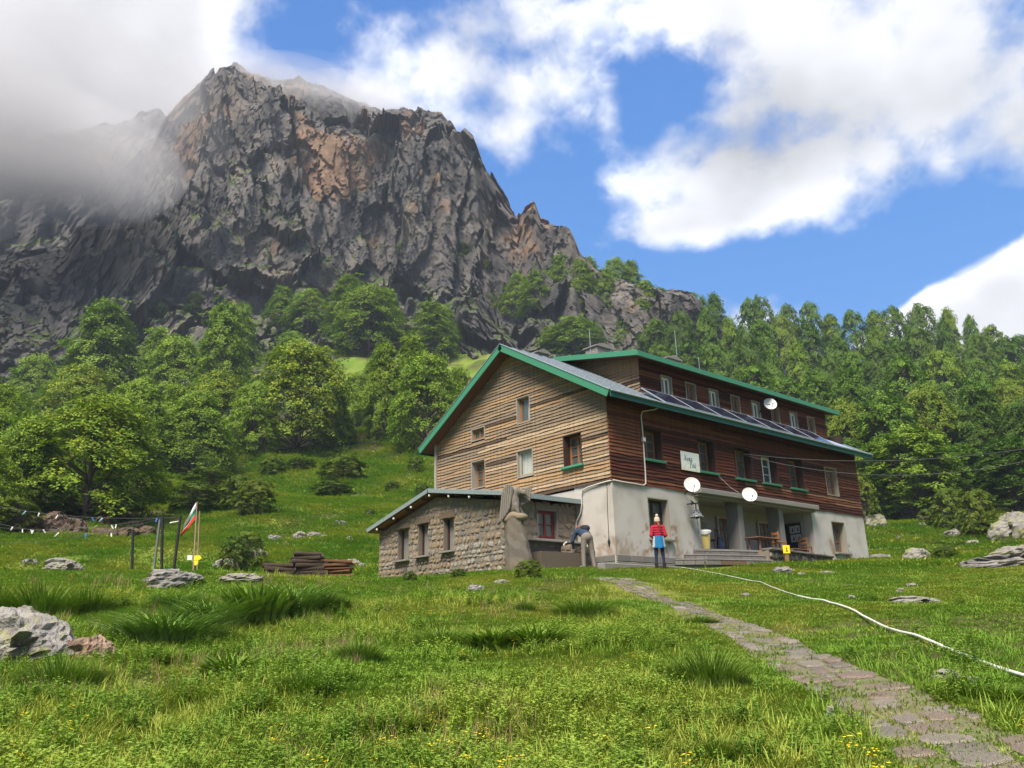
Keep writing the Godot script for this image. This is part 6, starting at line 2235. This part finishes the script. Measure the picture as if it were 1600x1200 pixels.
func herb(sd: int, stems: int, spread: float, tall: float, leaf_size: float, per: int) -> ArrayMesh:
	var g := RandomNumberGenerator.new()
	g.seed = sd
	var b := Build.new()
	for k in stems:
		var a := g.randf() * TAU
		var p := Vector3(cos(a), 0, sin(a)) * spread * sqrt(g.randf())
		var h := tall * g.randf_range(0.55, 1.1)
		var lean := Vector3(g.randf_range(-0.25, 0.25), 1, g.randf_range(-0.25, 0.25)).normalized()
		b.col = Color(0.9, 1.0, 0.8)
		blade(b, p, Vector3(lean.x, 0, lean.z).normalized() if Vector2(lean.x, lean.z).length() > 0.01 else Vector3.RIGHT, h, 0.005, 0.2, 2)
		for j in per:
			var t := (j + 0.6) / per
			var az := j * 2.4 + g.randf_range(-0.5, 0.5)
			var o := Vector3(cos(az), g.randf_range(0.0, 0.5), sin(az)).normalized()
			var q := p + lean * h * t
			b.col = Color(0.80, 0.88, 0.75).lerp(Color(1.0, 1.0, 0.9), g.randf())
			leaf(b, q, o, (Vector3.UP + o * -0.3 + Vector3(g.randf_range(-0.3, 0.3), 0, g.randf_range(-0.3, 0.3))).normalized(), leaf_size * g.randf_range(0.6, 1.2) * (1.15 - 0.5 * t))
	return b.mesh()

func off_limits(x: float, z: float) -> bool:
	if x > -3.3 and x < 17.6 and z < 0.35 and z > -10.0 and (x > 0.0 or z < -1.3): return true
	if x > 2.8 and x < 13.0 and z > -0.1 and z < 1.4: return true
	if x > -2.8 and x < 0.3 and z > -1.6 and z < -0.6: return true
	return false

func on_path(x: float, z: float) -> bool:
	for q in path_mid:
		var dx: float = q[0].x - x
		var dz: float = q[0].z - z
		if dx * dx + dz * dz < q[1] * q[1] * 0.86: return true
	return false

func sow(called: String, label: String, category: String, mesh: Mesh, m: Material, n: int, r0: float, r1: float, phi0: float, phi1: float, size: Vector2, by_distance: float, want: Callable, sd: int, tint: Callable, sparse_on_path := 0.0) -> void:
	var g := RandomNumberGenerator.new()
	g.seed = sd
	var tr := []
	var co := []
	var tries := 0
	while tr.size() < n and tries < n * 6:
		tries += 1
		var r := r0 * pow(r1 / r0, pow(g.randf(), by_distance))
		var phi := g.randf_range(phi0, phi1)
		var a := deg_to_rad(phi) + HEADING
		var x := EYE.x + sin(a) * r
		var z := EYE.z - cos(a) * r
		if off_limits(x, z): continue
		if g.randf() > want.call(x, z, r, phi): continue
		if r < 34.0 and on_path(x, z) and g.randf() > sparse_on_path: continue
		var s := g.randf_range(size.x, size.y) * (1.0 + maxf(0.0, r - 14.0) * 0.020)
		var wide := 1.0 + maxf(0.0, r - 14.0) * 0.012
		tr.append(Transform3D(Basis(Vector3.UP, g.randf() * TAU) * Basis(Vector3.RIGHT, g.randf_range(-0.15, 0.15)) * Basis.from_scale(Vector3(s * wide, s, s * wide)), Vector3(x, ground(x, z), z)))
		co.append(tint.call(x, z, r, phi, g))
	var mm := MultiMesh.new()
	mm.transform_format = MultiMesh.TRANSFORM_3D
	mm.use_colors = true
	mm.mesh = mesh
	mm.instance_count = tr.size()
	for k in tr.size():
		mm.set_instance_transform(k, tr[k])
		mm.set_instance_color(k, co[k])
	var o := MultiMeshInstance3D.new()
	o.name = numbered(called)
	o.multimesh = mm
	o.material_override = m
	o.set_meta("kind", "stuff")
	add_child(o)
	tag(o, label, category)

func make_meadow() -> void:
	var gm := paint("grass blades", Color.WHITE, 0.7, true)
	gm.metallic_specular = 0.2
	gm.backlight_enabled = true
	gm.backlight = Color(0.62, 0.68, 0.4)
	gm.cull_mode = BaseMaterial3D.CULL_DISABLED
	var patch := FastNoiseLite.new()
	patch.seed = 88; patch.frequency = 0.28; patch.fractal_octaves = 3
	var tone := func(x: float, z: float, r: float, phi: float, g: RandomNumberGenerator) -> Color:
		var t := grass_tone.get_noise_2d(x, z) + g.randf_range(-0.3, 0.3)
		var k := Color(0.155, 0.262, 0.036).lerp(Color(0.30, 0.325, 0.062), smoothstep(-0.35, 0.55, t))
		return k * g.randf_range(0.85, 1.15)
	var deep := func(x: float, z: float, _r: float, _phi: float, g: RandomNumberGenerator) -> Color:
		var t := patch.get_noise_2d(x * 0.7 + 9.0, z * 0.7) + g.randf_range(-0.3, 0.3)
		return Color(0.125, 0.21, 0.032).lerp(Color(0.21, 0.28, 0.046), smoothstep(-0.4, 0.5, t)) * g.randf_range(0.85, 1.2)
	var bare := func(x: float, z: float) -> float: return 1.0 - 0.8 * smoothstep(0.36, 0.48, soil_patch.get_noise_2d(x, z))
	# cropped lawn
	sow("grass", "short bright green lawn grass around the hut and path", "grass", tuft(1, 36, 0.12, 0.02, 0.06, 0.0040, 0.9), gm, 90000, 4.5, 33.0, -42, 42, Vector2(0.8, 1.35), 0.62, func(x, z, _r, _p): return bare.call(x, z), 201, tone, 0.2)
	# longer grass and leafy herbs in the rough foreground left of the path
	var rough := func(x: float, z: float, r: float, phi: float) -> float:
		var w := smoothstep(-0.22, 0.3, patch.get_noise_2d(x, z) + (0.25 if r < 10.0 else 0.0) - 0.012 * maxf(0.0, r - 10.0))
		return w * (1.0 if phi < 9.0 else 0.12) * (1.0 if r < 13.0 else 0.35 if r < 19.0 else 0.06)
	sow("tall_grass", "longer arching grass in the rough foreground left of the path", "grass", tuft(2, 22, 0.13, 0.12, 0.28, 0.0045, 0.8, 3), gm, 13000, 4.5, 26.0, -42, 30, Vector2(0.6, 1.15), 0.7, rough, 202, tone)
	sow("weeds", "leafy green weeds mixed through the rough foreground grass", "weeds", herb(3, 12, 0.17, 0.22, 0.052, 11), gm, 2300, 4.5, 24.0, -42, 30, Vector2(0.6, 1.2), 0.7, rough, 203, deep)
	sow("clover", "low broad-leaved herbs spreading between the lawn grass", "herbs", herb(4, 16, 0.14, 0.05, 0.026, 4), gm, 6000, 4.5, 26.0, -42, 42, Vector2(0.7, 1.3), 0.65, func(x, z, _r, _p): return bare.call(x, z) * smoothstep(-0.35, 0.35, patch.get_noise_2d(x * 1.7, z * 1.7)), 204, deep, 0.1)
	# coarse meadow on the slopes behind
	sow("meadow_grass", "coarse green grass covering the slopes behind the hut", "grass", tuft(5, 26, 0.30, 0.06, 0.17, 0.014, 1.1), gm, 52000, 30.0, 125.0, -40, 38, Vector2(0.55, 0.95), 0.85, func(x, z, r, phi): return (0.25 if (phi < -22.5 and r > 57.0 and r < 74.0) or (phi > 17.0 and r > 84.0) else 1.0) * (0.35 + 0.65 * smoothstep(0.35, 0.0, soil_patch.get_noise_2d(x, z))), 205, tone)
	# dry stalks and yellow flowers
	var dry := paint("dry stalks", lin(0.20, 0.135, 0.075), 0.9)
	sow("dry_stalks", "brown dry stalks standing among the rough grass", "stalks", tuft(6, 7, 0.12, 0.2, 0.42, 0.003, 0.25), dry, 420, 4.8, 22.0, -36, 8, Vector2(0.7, 1.1), 0.8, func(x, z, r, phi): return smoothstep(0.1, 0.4, patch.get_noise_2d(x + 40.0, z)), 206, func(_x, _z, _r, _p, _g): return Color.WHITE)
	var fl := Build.new()
	var g := RandomNumberGenerator.new()
	g.seed = 9
	for k in 9:
		var p := Vector3(g.randf_range(-0.07, 0.07), g.randf_range(0.12, 0.22), g.randf_range(-0.07, 0.07))
		for j in 5:
			var a := TAU * j / 5 + g.randf()
			leaf(fl, p, Vector3(cos(a), 0.35, sin(a)).normalized(), Vector3.UP, 0.018)
	sow("yellow_flowers", "small yellow flower heads dotted over the grass", "flowers", fl.mesh(), paint("yellow petals", lin(0.62, 0.46, 0.02), 0.7), 300, 4.8, 32.0, -36, 36, Vector2(0.7, 1.1), 0.75, func(x, z, _r, _p): return smoothstep(0.05, 0.4, patch.get_noise_2d(x * 0.8, z * 0.8 + 60.0)), 207, func(_x, _z, _r, _p, _g): return Color.WHITE)
	make_clumps(gm)

func make_clumps(gm: StandardMaterial3D) -> void:
	# single clumps that stand out from the lawn: [pixel x, foot, width, height, kind, label]
	var kinds := []
	for k in 4:
		var r := RandomNumberGenerator.new()
		r.seed = 700 + k
		var b := Build.new()
		for j in [900, 700, 300, 460][k]:
			var a := r.randf() * TAU
			var q := sqrt(r.randf())
			var p := Vector3(cos(a) * q * 0.5, -0.02, sin(a) * q * 0.5)
			var d := Vector3(cos(a + r.randf_range(-0.6, 0.6)), 0, sin(a + r.randf_range(-0.6, 0.6)))
			var dome := 1.0 - 0.45 * q * q
			var t := r.randf()
			b.col = Color(0.075, 0.14, 0.022).lerp(Color(0.15, 0.215, 0.036), t)
			if k == 0: blade(b, p, d, r.randf_range(0.45, 1.0) * dome, 0.0065, 0.55 * q + 0.1, 3)
			elif k == 1:      # arching bluish grass
				b.col = Color(0.095, 0.175, 0.042).lerp(Color(0.16, 0.25, 0.065), t)
				blade(b, p, d, r.randf_range(0.5, 1.0) * dome, 0.008, 0.85, 4)
			elif k == 2:      # broad lance-shaped leaves
				blade(b, p, d, r.randf_range(0.5, 1.0) * dome, 0.032, 0.55, 3)
			else:             # nettles: upright stems set with leaves
				var h := r.randf_range(0.6, 1.0) * dome
				for i in 7:
					var az := i * 2.5 + a
					var o := Vector3(cos(az), 0.15, sin(az)).normalized()
					b.col = Color(0.050, 0.105, 0.018).lerp(Color(0.10, 0.165, 0.03), t)
					leaf(b, p + Vector3(d.x * 0.03 * i, h * (i + 1) / 7.0, d.z * 0.03 * i), o, (Vector3.UP - o * 0.4).normalized(), 0.10)
		kinds.append(b.mesh())
	var g := RandomNumberGenerator.new()
	g.seed = 71
	var weeds := "weed clumps in the foreground"
	for q in [[1106, 1068, 128, 66, 0, "dense dark clump of grass standing alone left of the path"], [912, 960, 96, 34, 0, "dark low clump of grass on the lawn before the eagle"], [60, 960, 130, 56, 0, "long bed of dark weeds on the lawn near the lichened boulder"], [135, 955, 90, 44, 0, "right end of the dark weed bed near the lichened boulder"], [-5, 962, 80, 54, 0, "left end of the dark weed bed near the lichened boulder"], [278, 948, 70, 36, 1, "small tuft of bluish arching grass before the rock hump"], [258, 1000, 150, 70, 1, "wide sheaf of long bluish grass lying over before the weeds"], [330, 975, 120, 62, 1, "tall bluish grass beside the broad-leaved dock"], [400, 970, 110, 74, 2, "broad-leaved dock plant in the tall grass before the firewood"], [455, 962, 110, 82, 1, "tall bright sheaf of grass right before the firewood"], [500, 955, 80, 46, 0, "grass clump tapering off right of the firewood sheaf"], [535, 952, 60, 24, 0, "low weed patch at the end of the tall grass"],
		[770, 1015, 110, 46, 2, "broad lance-leaved plants in the middle of the lawn"], [835, 1010, 100, 44, 2, "second lance-leaved clump in the middle of the lawn"], [820, 955, 40, 22, 0, "little upright grass tuft above the lance-leaved plants"], [690, 1010, 100, 36, 0, ""], [560, 1030, 80, 38, 0, ""], [360, 1060, 90, 50, 2, ""], [470, 1085, 90, 44, 0, ""], [620, 1150, 90, 44, 2, ""], [90, 1075, 110, 56, 0, ""], [1090, 975, 70, 18, 0, ""], [980, 1000, 80, 22, 0, ""], [1560, 1090, 90, 22, 0, ""], [1480, 1085, 60, 18, 0, ""], [860, 1090, 100, 34, 0, ""], [970, 1140, 100, 36, 0, ""], [1120, 1180, 110, 30, 0, ""]]:
		var p := on_ground(q[0], q[1])
		var r := EYE.distance_to(p)
		var o := obj("weed_clump", kinds[q[4]], gm)
		var w: float = q[2] / LENS * r
		var h: float = q[3] / LENS * r
		o.position = p
		o.rotation.y = g.randf() * TAU
		o.scale = Vector3(w * 0.82, h * 1.05, w * 0.82)
		tag(o, q[5] if q[5] else "leafy green weed clump in the rough foreground grass", "plant", "" if q[5] else weeds)
	# shrubs: [pixel x, foot, width, top, leaf material, label]
	var slope := "bushes on the slope below the left grove"
	for q in [[365, 896, 46, 838, 2, "grey-green bush on the meadow rim beside the flag pole"], [388, 888, 44, 832, 0, "thin upright bush between the flag pole and the firewood"], [826, 903, 44, 876, 0, "small round bush at the foot of the eagle monument"], [1478, 875, 32, 855, 2, "dark round bush on the right meadow by the light boulder"], [641, 908, 22, 898, 2, "tiny bush against the annex wall below the second slit window"], [716, 903, 24, 890, 2, "tiny bush against the annex wall below the third slit window"],
		[535, 752, 70, 714, 0, ""], [520, 775, 60, 752, 2, ""], [370, 800, 60, 745, 0, ""], [400, 808, 60, 752, 1, ""], [330, 775, 90, 735, 0, ""], [300, 800, 80, 755, 0, ""], [425, 745, 40, 715, 0, ""], [648, 712, 30, 685, 0, ""], [650, 740, 26, 715, 0, ""], [660, 778, 24, 755, 2, ""], [578, 808, 16, 795, 2, ""], [225, 790, 70, 740, 0, ""], [180, 815, 70, 770, 0, ""], [60, 815, 90, 745, 0, ""], [612, 770, 22, 752, 2, ""], [470, 735, 40, 716, 2, ""], [1500, 835, 24, 812, 0, ""], [1450, 820, 26, 796, 0, ""], [1375, 805, 40, 780, 0, ""], [20, 830, 60, 780, 0, ""], [1540, 838, 30, 815, 2, ""]]:
		var p := on_ground(q[0], q[1])
		var r := Vector2(p.x - EYE.x, p.z - EYE.z).length()
		var tall: float = EYE.y + pixel_bearing(q[0], q[3]).y * r - p.y
		put_tree(p, maxf(tall, 0.25), q[2] / LENS * EYE.distance_to(p), 7, q[4], q[5] if q[5] else ("green bush on the slope below the left grove" if q[0] < 1000 else "green bush among the boulders of the right meadow edge"), "" if q[5] else (slope if q[0] < 1000 else "bushes along the right meadow edge"), "shrub", 0.05)

# ------------------------------------------------------------------ people
func hand(wrist: Vector3, dir: Vector3, palm: Vector3, thumb_side: float, curl: float) -> ArrayMesh:
	# palm, four unequal bent fingers and a thumb leaving the palm's side
	var skin := Color(0.42, 0.25, 0.17)
	var side := dir.cross(palm).normalized() * thumb_side
	var parts := [ell(wrist + dir * 0.045, Vector3(0.038, 0.05, 0.016), Basis(side, dir, side.cross(dir)), skin), cap(wrist - dir * 0.02, wrist + dir * 0.02, 0.024, 0.026, skin)]
	var lens := [0.072, 0.080, 0.074, 0.058]
	for k in 4:
		var root := wrist + dir * 0.085 + side * (0.027 - 0.018 * k)
		var d1 := (dir + palm * curl * 0.5).normalized()
		var d2 := (dir + palm * curl * 1.4).normalized()
		var mid: Vector3 = root + d1 * lens[k] * 0.5
		parts.append(cap(root - dir * 0.015, mid, 0.0095, 0.0085, skin))
		parts.append(cap(mid, mid + d2 * lens[k] * 0.5, 0.0085, 0.007, skin))
	var tr := wrist + dir * 0.03 + side * 0.034
	var tm := tr + (dir * 0.6 + side * 0.7 + palm * 0.3).normalized() * 0.035
	parts.append(cap(tr, tm, 0.012, 0.010, skin))
	parts.append(cap(tm, tm + (dir * 0.9 + side * 0.2 + palm * 0.4).normalized() * 0.03, 0.010, 0.008, skin))
	return sweep_blob(parts, 0.006, 0.008)

func make_woman() -> void:
	var at := Vector3(1.0, 0.02, 0.98)
	at.y = ground(at.x, at.z)
	var o := thing("person", "person in red jacket and pale bobble hat, blue jacket round waist, facing the wall", "person", at, -0.74)
	var cloth := paint("outdoor clothing", Color.WHITE, 0.8, true, noise_tex(0.05, 3, Color(0.82, 0.82, 0.82), Color(1, 1, 1), 221), 5.0, noise_tex(0.02, 3, Color.BLACK, Color.WHITE, 222), 2.5)
	var skin := Color(0.42, 0.25, 0.17)
	var red := Color(0.40, 0.022, 0.045)
	var navy := Color(0.022, 0.034, 0.070)
	var boot := Color(0.028, 0.020, 0.020)
	var parts := []
	for s in [-1.0, 1.0]:
		parts.append(cap(Vector3(s * 0.085, 0.9, 0), Vector3(s * 0.11, 0.49, -0.01), 0.088, 0.058, navy))
		parts.append(cap(Vector3(s * 0.11, 0.49, -0.01), Vector3(s * 0.125, 0.16, 0.02), 0.056, 0.040, navy))
		parts.append(cap(Vector3(s * 0.125, 0.17, 0.02), Vector3(s * 0.125, 0.06, 0.02), 0.058, 0.052, boot))
		parts.append(cap(Vector3(s * 0.125, 0.045, 0.03), Vector3(s * 0.145, 0.04, -0.14), 0.046, 0.040, boot))
		parts.append(cap(Vector3(s * 0.165, 1.36, 0), Vector3(s * 0.235, 1.09, 0.05), 0.066, 0.055, red))
		parts.append(cap(Vector3(s * 0.235, 1.09, 0.05), Vector3(s * 0.13, 1.0, -0.16), 0.055, 0.038, red))
	parts.append(ell(Vector3(0, 0.93, 0), Vector3(0.165, 0.13, 0.12), Basis(), navy))
	for k in 5: parts.append(ell(Vector3(0, 1.04 + k * 0.078, 0.0), Vector3(0.150 + 0.012 * k, 0.056, 0.118), Basis(), red))     # quilted rings of the jacket
	parts.append(ell(Vector3(0, 1.37, 0), Vector3(0.175, 0.07, 0.10), Basis(), red))
	parts.append(cap(Vector3(0, 1.38, 0), Vector3(0, 1.46, -0.01), 0.062, 0.055, red))
	parts.append(ell(Vector3(0, 1.55, -0.015), Vector3(0.076, 0.108, 0.092), Basis(), skin))
	parts.append(cap(Vector3(0, 1.54, -0.1), Vector3(0, 1.525, -0.118), 0.016, 0.014, skin))          # nose
	parts.append(ell(Vector3(0, 1.49, -0.085), Vector3(0.026, 0.01, 0.018), Basis(), Color(0.36, 0.13, 0.11)))
	for s in [-1.0, 1.0]:
		parts.append(ell(Vector3(s * 0.078, 1.54, 0.0), Vector3(0.012, 0.03, 0.018), Basis(), skin))
		parts.append(ell(Vector3(s * 0.03, 1.56, -0.095), Vector3(0.013, 0.008, 0.01), Basis(), Color(0.05, 0.04, 0.03)))
	obj("body", sweep_blob(parts, 0.014, 0.024), cloth, o)
	for s in [-1.0, 1.0]: obj("hand", hand(Vector3(s * 0.13, 1.0, -0.16), Vector3(-s * 0.7, 0.05, -0.7).normalized(), Vector3(0, -1, 0), -1.0, 0.5), cloth, o)
	var hat := Color(0.56, 0.46, 0.34)
	obj("bobble_hat", sweep_blob([ell(Vector3(0, 1.60, -0.005), Vector3(0.094, 0.105, 0.102), Basis(), hat), ell(Vector3(0, 1.55, -0.005), Vector3(0.100, 0.03, 0.108), Basis(), hat), ell(Vector3(0, 1.735, 0.01), Vector3(0.052, 0.05, 0.052), Basis(), Color(0.62, 0.53, 0.42))], 0.012, 0.014), paint("knitted wool", Color.WHITE, 0.95, true, noise_tex(0.2, 2, Color(0.7, 0.7, 0.7), Color(1, 1, 1), 211), 8.0), o)
	var hr := Color(0.15, 0.05, 0.025)
	obj("ponytail", sweep_blob([cap(Vector3(0.0, 1.50, 0.085), Vector3(0.03, 1.40, 0.125), 0.032, 0.036, hr), cap(Vector3(0.03, 1.40, 0.125), Vector3(0.05, 1.24, 0.135), 0.036, 0.014, hr), ell(Vector3(0, 1.52, 0.05), Vector3(0.08, 0.05, 0.05), Basis(), hr)], 0.012, 0.02), paint("hair", Color.WHITE, 0.6, true), o)
	# the jacket tied round the waist: a hanging apron with white side panels
	var ap := Build.new()
	var n := 24
	var m := 10
	for j in m + 1:
		for i in n + 1:
			var a := lerpf(-0.22, PI + 0.22, float(i) / n)
			var t := float(j) / m
			var fold := 0.008 * sin(i * 1.9) * t + 0.006 * sin(j * 2.4)
			var rx := 0.175 + 0.035 * t + fold
			var rz := 0.145 + 0.02 * t + fold
			var hem := 0.40 - 0.045 * absf(cos(a)) 
			var blue := absf(cos(a)) < 0.72
			ap.col = Color(0.02, 0.19, 0.42) if blue else Color(0.62, 0.64, 0.66)
			ap.vert(Vector3(cos(a) * rx, 1.06 - t * hem, sin(a) * rz))
	for j in m:
		for i in n:
			var p := j * (n + 1) + i
			ap.tri(p, p + n + 1, p + n + 2); ap.tri(p, p + n + 2, p + 1)
	obj("tied_jacket", ap.mesh(true), cloth, o)

func make_man() -> void:
	var at := Vector3(-1.02, 0, -0.32)
	at.y = ground(at.x, at.z)
	var o := thing("person", "person in dark blue top and beige trousers bending over the water trough", "person", at, -0.42)
	var cloth := paint("hiking clothing", Color.WHITE, 0.85, true, noise_tex(0.05, 3, Color(0.82, 0.82, 0.82), Color(1, 1, 1), 223), 5.0, noise_tex(0.018, 3, Color.BLACK, Color.WHITE, 224), 4.0)
	var skin := Color(0.40, 0.23, 0.15)
	var beige := Color(0.27, 0.235, 0.20)
	var blue := Color(0.045, 0.075, 0.135)
	var shoe := Color(0.30, 0.29, 0.27)
	var parts := []
	for s in [-1.0, 1.0]:
		var spread := 0.13 if s < 0 else 0.17
		parts.append(cap(Vector3(s * 0.095, 0.93, 0.03), Vector3(s * spread, 0.5, 0.0), 0.112, 0.080, beige))
		parts.append(cap(Vector3(s * spread, 0.5, 0.0), Vector3(s * (spread + 0.03), 0.1, 0.05), 0.078, 0.062, beige))
		parts.append(cap(Vector3(s * (spread + 0.03), 0.05, 0.07), Vector3(s * (spread + 0.05), 0.045, -0.14), 0.05, 0.045, shoe))
	parts.append(ell(Vector3(0, 0.97, 0.04), Vector3(0.185, 0.15, 0.145), Basis(), beige))
	parts.append(ell(Vector3(0, 1.05, -0.06), Vector3(0.185, 0.14, 0.15), Basis(), blue))
	parts.append(cap(Vector3(0, 1.06, -0.08), Vector3(-0.02, 1.20, -0.34), 0.165, 0.165, blue))
	parts.append(cap(Vector3(-0.19, 1.19, -0.38), Vector3(0.16, 1.22, -0.38), 0.085, 0.085, blue))
	for s in [-1.0, 1.0]:
		var sh := Vector3(s * 0.2 - 0.02, 1.17, -0.40)
		var el := Vector3(s * 0.25 - 0.06, 0.90, -0.46)
		var wr := Vector3(s * 0.12 - 0.12, 0.68, -0.56)
		parts.append(cap(sh, el, 0.072, 0.056, blue))
		parts.append(cap(el, wr, 0.055, 0.036, blue))
	parts.append(cap(Vector3(-0.01, 1.22, -0.42), Vector3(-0.01, 1.27, -0.52), 0.066, 0.058, skin))
	parts.append(ell(Vector3(-0.01, 1.30, -0.61), Vector3(0.080, 0.10, 0.112), Basis(Vector3.RIGHT, -0.9), skin))
	parts.append(cap(Vector3(-0.01, 1.22, -0.70), Vector3(-0.01, 1.20, -0.715), 0.017, 0.014, skin))
	parts.append(ell(Vector3(-0.01, 1.175, -0.675), Vector3(0.026, 0.012, 0.014), Basis(), Color(0.34, 0.13, 0.1)))
	for s in [-1.0, 1.0]:
		parts.append(ell(Vector3(-0.01 + s * 0.082, 1.29, -0.6), Vector3(0.012, 0.025, 0.025), Basis(), skin))
		parts.append(ell(Vector3(-0.01 + s * 0.03, 1.26, -0.695), Vector3(0.012, 0.01, 0.01), Basis(), Color(0.05, 0.04, 0.03)))
	obj("body", sweep_blob(parts, 0.015, 0.03), cloth, o)
	for s in [-1.0, 1.0]: obj("hand", hand(Vector3(s * 0.12 - 0.12, 0.68, -0.56), Vector3(-s * 0.2, -0.75, -0.62).normalized(), Vector3(-s * 1.0, 0, 0.1).normalized(), 1.0, 0.7), cloth, o)
	var hr := Color(0.20, 0.065, 0.03)
	obj("hair", sweep_blob([ell(Vector3(-0.01, 1.345, -0.585), Vector3(0.088, 0.075, 0.105), Basis(Vector3.RIGHT, -0.5), hr), ell(Vector3(-0.01, 1.36, -0.54), Vector3(0.07, 0.05, 0.06), Basis(), hr)], 0.012, 0.02), paint("short hair", Color.WHITE, 0.7, true), o)
	var bp := thing("day_pack", "small black day pack on the back of the bending person", "backpack", at + Vector3(0.08, 1.25, -0.15), -0.42)
	var bk := Color(0.016, 0.018, 0.026)
	obj("bag", sweep_blob([ell(Vector3(0.03, 0.035, -0.04), Vector3(0.15, 0.09, 0.2), Basis(Vector3.RIGHT, 0.5), bk), ell(Vector3(0.05, 0.06, 0.04), Vector3(0.12, 0.07, 0.12), Basis(Vector3.RIGHT, 0.5), bk)], 0.018, 0.04), paint("pack fabric", Color.WHITE, 0.85, true), bp)
	for s in [-1.0, 1.0]:
		var st := Build.new()
		st.tube([Vector3(s * 0.1, 0.05, -0.2), Vector3(s * 0.15, 0.06, -0.3), Vector3(s * 0.19, -0.04, -0.34), Vector3(s * 0.18, -0.16, -0.22), Vector3(s * 0.12, -0.1, 0.02)], [0.017], 6)
		obj("strap", st.mesh(true), mat.black, bp)

# ------------------------------------------------------------------ cloud on the mountain
func make_clouds() -> void:
	var g := RandomNumberGenerator.new()
	g.seed = 12
	var o := Node3D.new()
	o.name = "cloud"
	add_child(o)
	tag(o, "grey-white cloud bank swallowing the far left mountain", "cloud")
	o.set_meta("kind", "stuff")
	var mats := []
	for d in [0.0011, 0.0025, 0.0062, 0.0130]:
		var m := FogMaterial.new()
		m.resource_name = "cloud %.3f" % d
		m.density = d
		m.albedo = Color(0.985, 0.985, 0.99)
		mats.append(m)
	# [pixel x, y, distance, size px x, y, depth m, density]
	var puffs := [[20, 40, 285, 420, 320, 70, 1], [90, 160, 262, 380, 240, 50, 1], [40, 230, 240, 340, 150, 40, 3], [170, 60, 300, 300, 260, 60, 0], [240, 90, 320, 200, 200, 60, 0], [130, 245, 250, 230, 130, 36, 2], [200, 190, 300, 200, 180, 40, 1], [60, 282, 236, 260, 80, 30, 3], [165, 268, 240, 140, 90, 26, 2], [-80, 190, 260, 260, 260, 60, 2], [20, 130, 240, 300, 220, 40, 1]]
	for k in 8: puffs.append([g.randf_range(-60, 250), g.randf_range(20, 300), g.randf_range(240, 300), g.randf_range(70, 160), g.randf_range(40, 100), g.randf_range(15, 35), g.randi() % 2])
	for q in puffs: add_puff(o, q, mats[q[6]])
	var c := Node3D.new()
	c.name = "cloud_001"
	add_child(c)
	tag(c, "thin veil of cloud streaming off the mountain's crest", "cloud")
	c.set_meta("kind", "stuff")
	for q in [[365, 118, 316, 150, 60, 40, 2], [300, 150, 305, 150, 110, 40, 1], [260, 190, 295, 140, 120, 40, 1], [455, 158, 312, 200, 60, 50, 3], [540, 178, 308, 180, 56, 46, 3], [615, 190, 300, 110, 40, 36, 2], [500, 150, 330, 200, 50, 50, 1], [410, 145, 310, 140, 50, 36, 2], [320, 165, 320, 90, 60, 36, 1], [580, 168, 322, 130, 40, 44, 2]]: add_puff(c, q, mats[q[6]])

func add_puff(parent: Node3D, q: Array, m: FogMaterial) -> void:
	# one puff of cloud, thinner towards its rim: three ellipsoids one inside the other
	var d := ray(q[0], q[1])
	var h := Vector2(d.x, d.z).length()
	var sm: float = q[2] / h / LENS
	for k in 3:
		var f := FogVolume.new()
		f.name = "puff"
		f.shape = RenderingServer.FOG_VOLUME_SHAPE_ELLIPSOID
		f.size = Vector3(q[3] * sm, q[4] * sm, q[5]) * (1.18 - 0.32 * k)
		f.material = m
		f.position = EYE + d * (q[2] / h)
		f.rotation.y = -HEADING - deg_to_rad(pixel_bearing(q[0], q[1]).x)
		parent.add_child(f, true)

func _ready() -> void:
	make_heights()
	set_the_light()
	make_ground()
	var rock := paint("cliff rock", Color.WHITE, 0.9, true, noise_tex(0.05, 5, Color(0.7, 0.7, 0.71), Color(1, 1, 1), 61), 0.16, noise_tex(0.06, 5, Color.BLACK, Color.WHITE, 62), 60.0)
	make_mountain("mountain", -40.0, 17.0, 0.1, 430, CREST, REACH, 142.0, 3, rock)
	make_mountain("far_mountain", -62.0, -18.0, 0.22, 200, [[-62.0, 0.5], [-45.0, 0.52], [-34.0, 0.57], [-29.0, 0.62], [-26.5, 0.655], [-25.0, 0.62], [-18.0, 0.55]], [[-62.0, 430.0], [-18.0, 470.0]], 235.0, 40, rock)
	make_tree_kinds()
	make_woods()
	hut_materials()
	make_hut()
	make_solar_panels()
	make_annex()
	make_eagle()
	make_trough()
	make_terrace()
	make_porch_things()
	make_wall_things()
	make_path()
	make_pipe()
	make_firewood()
	make_poles()
	make_rocks()
	make_woman()
	make_man()
	make_meadow()
	make_clouds()
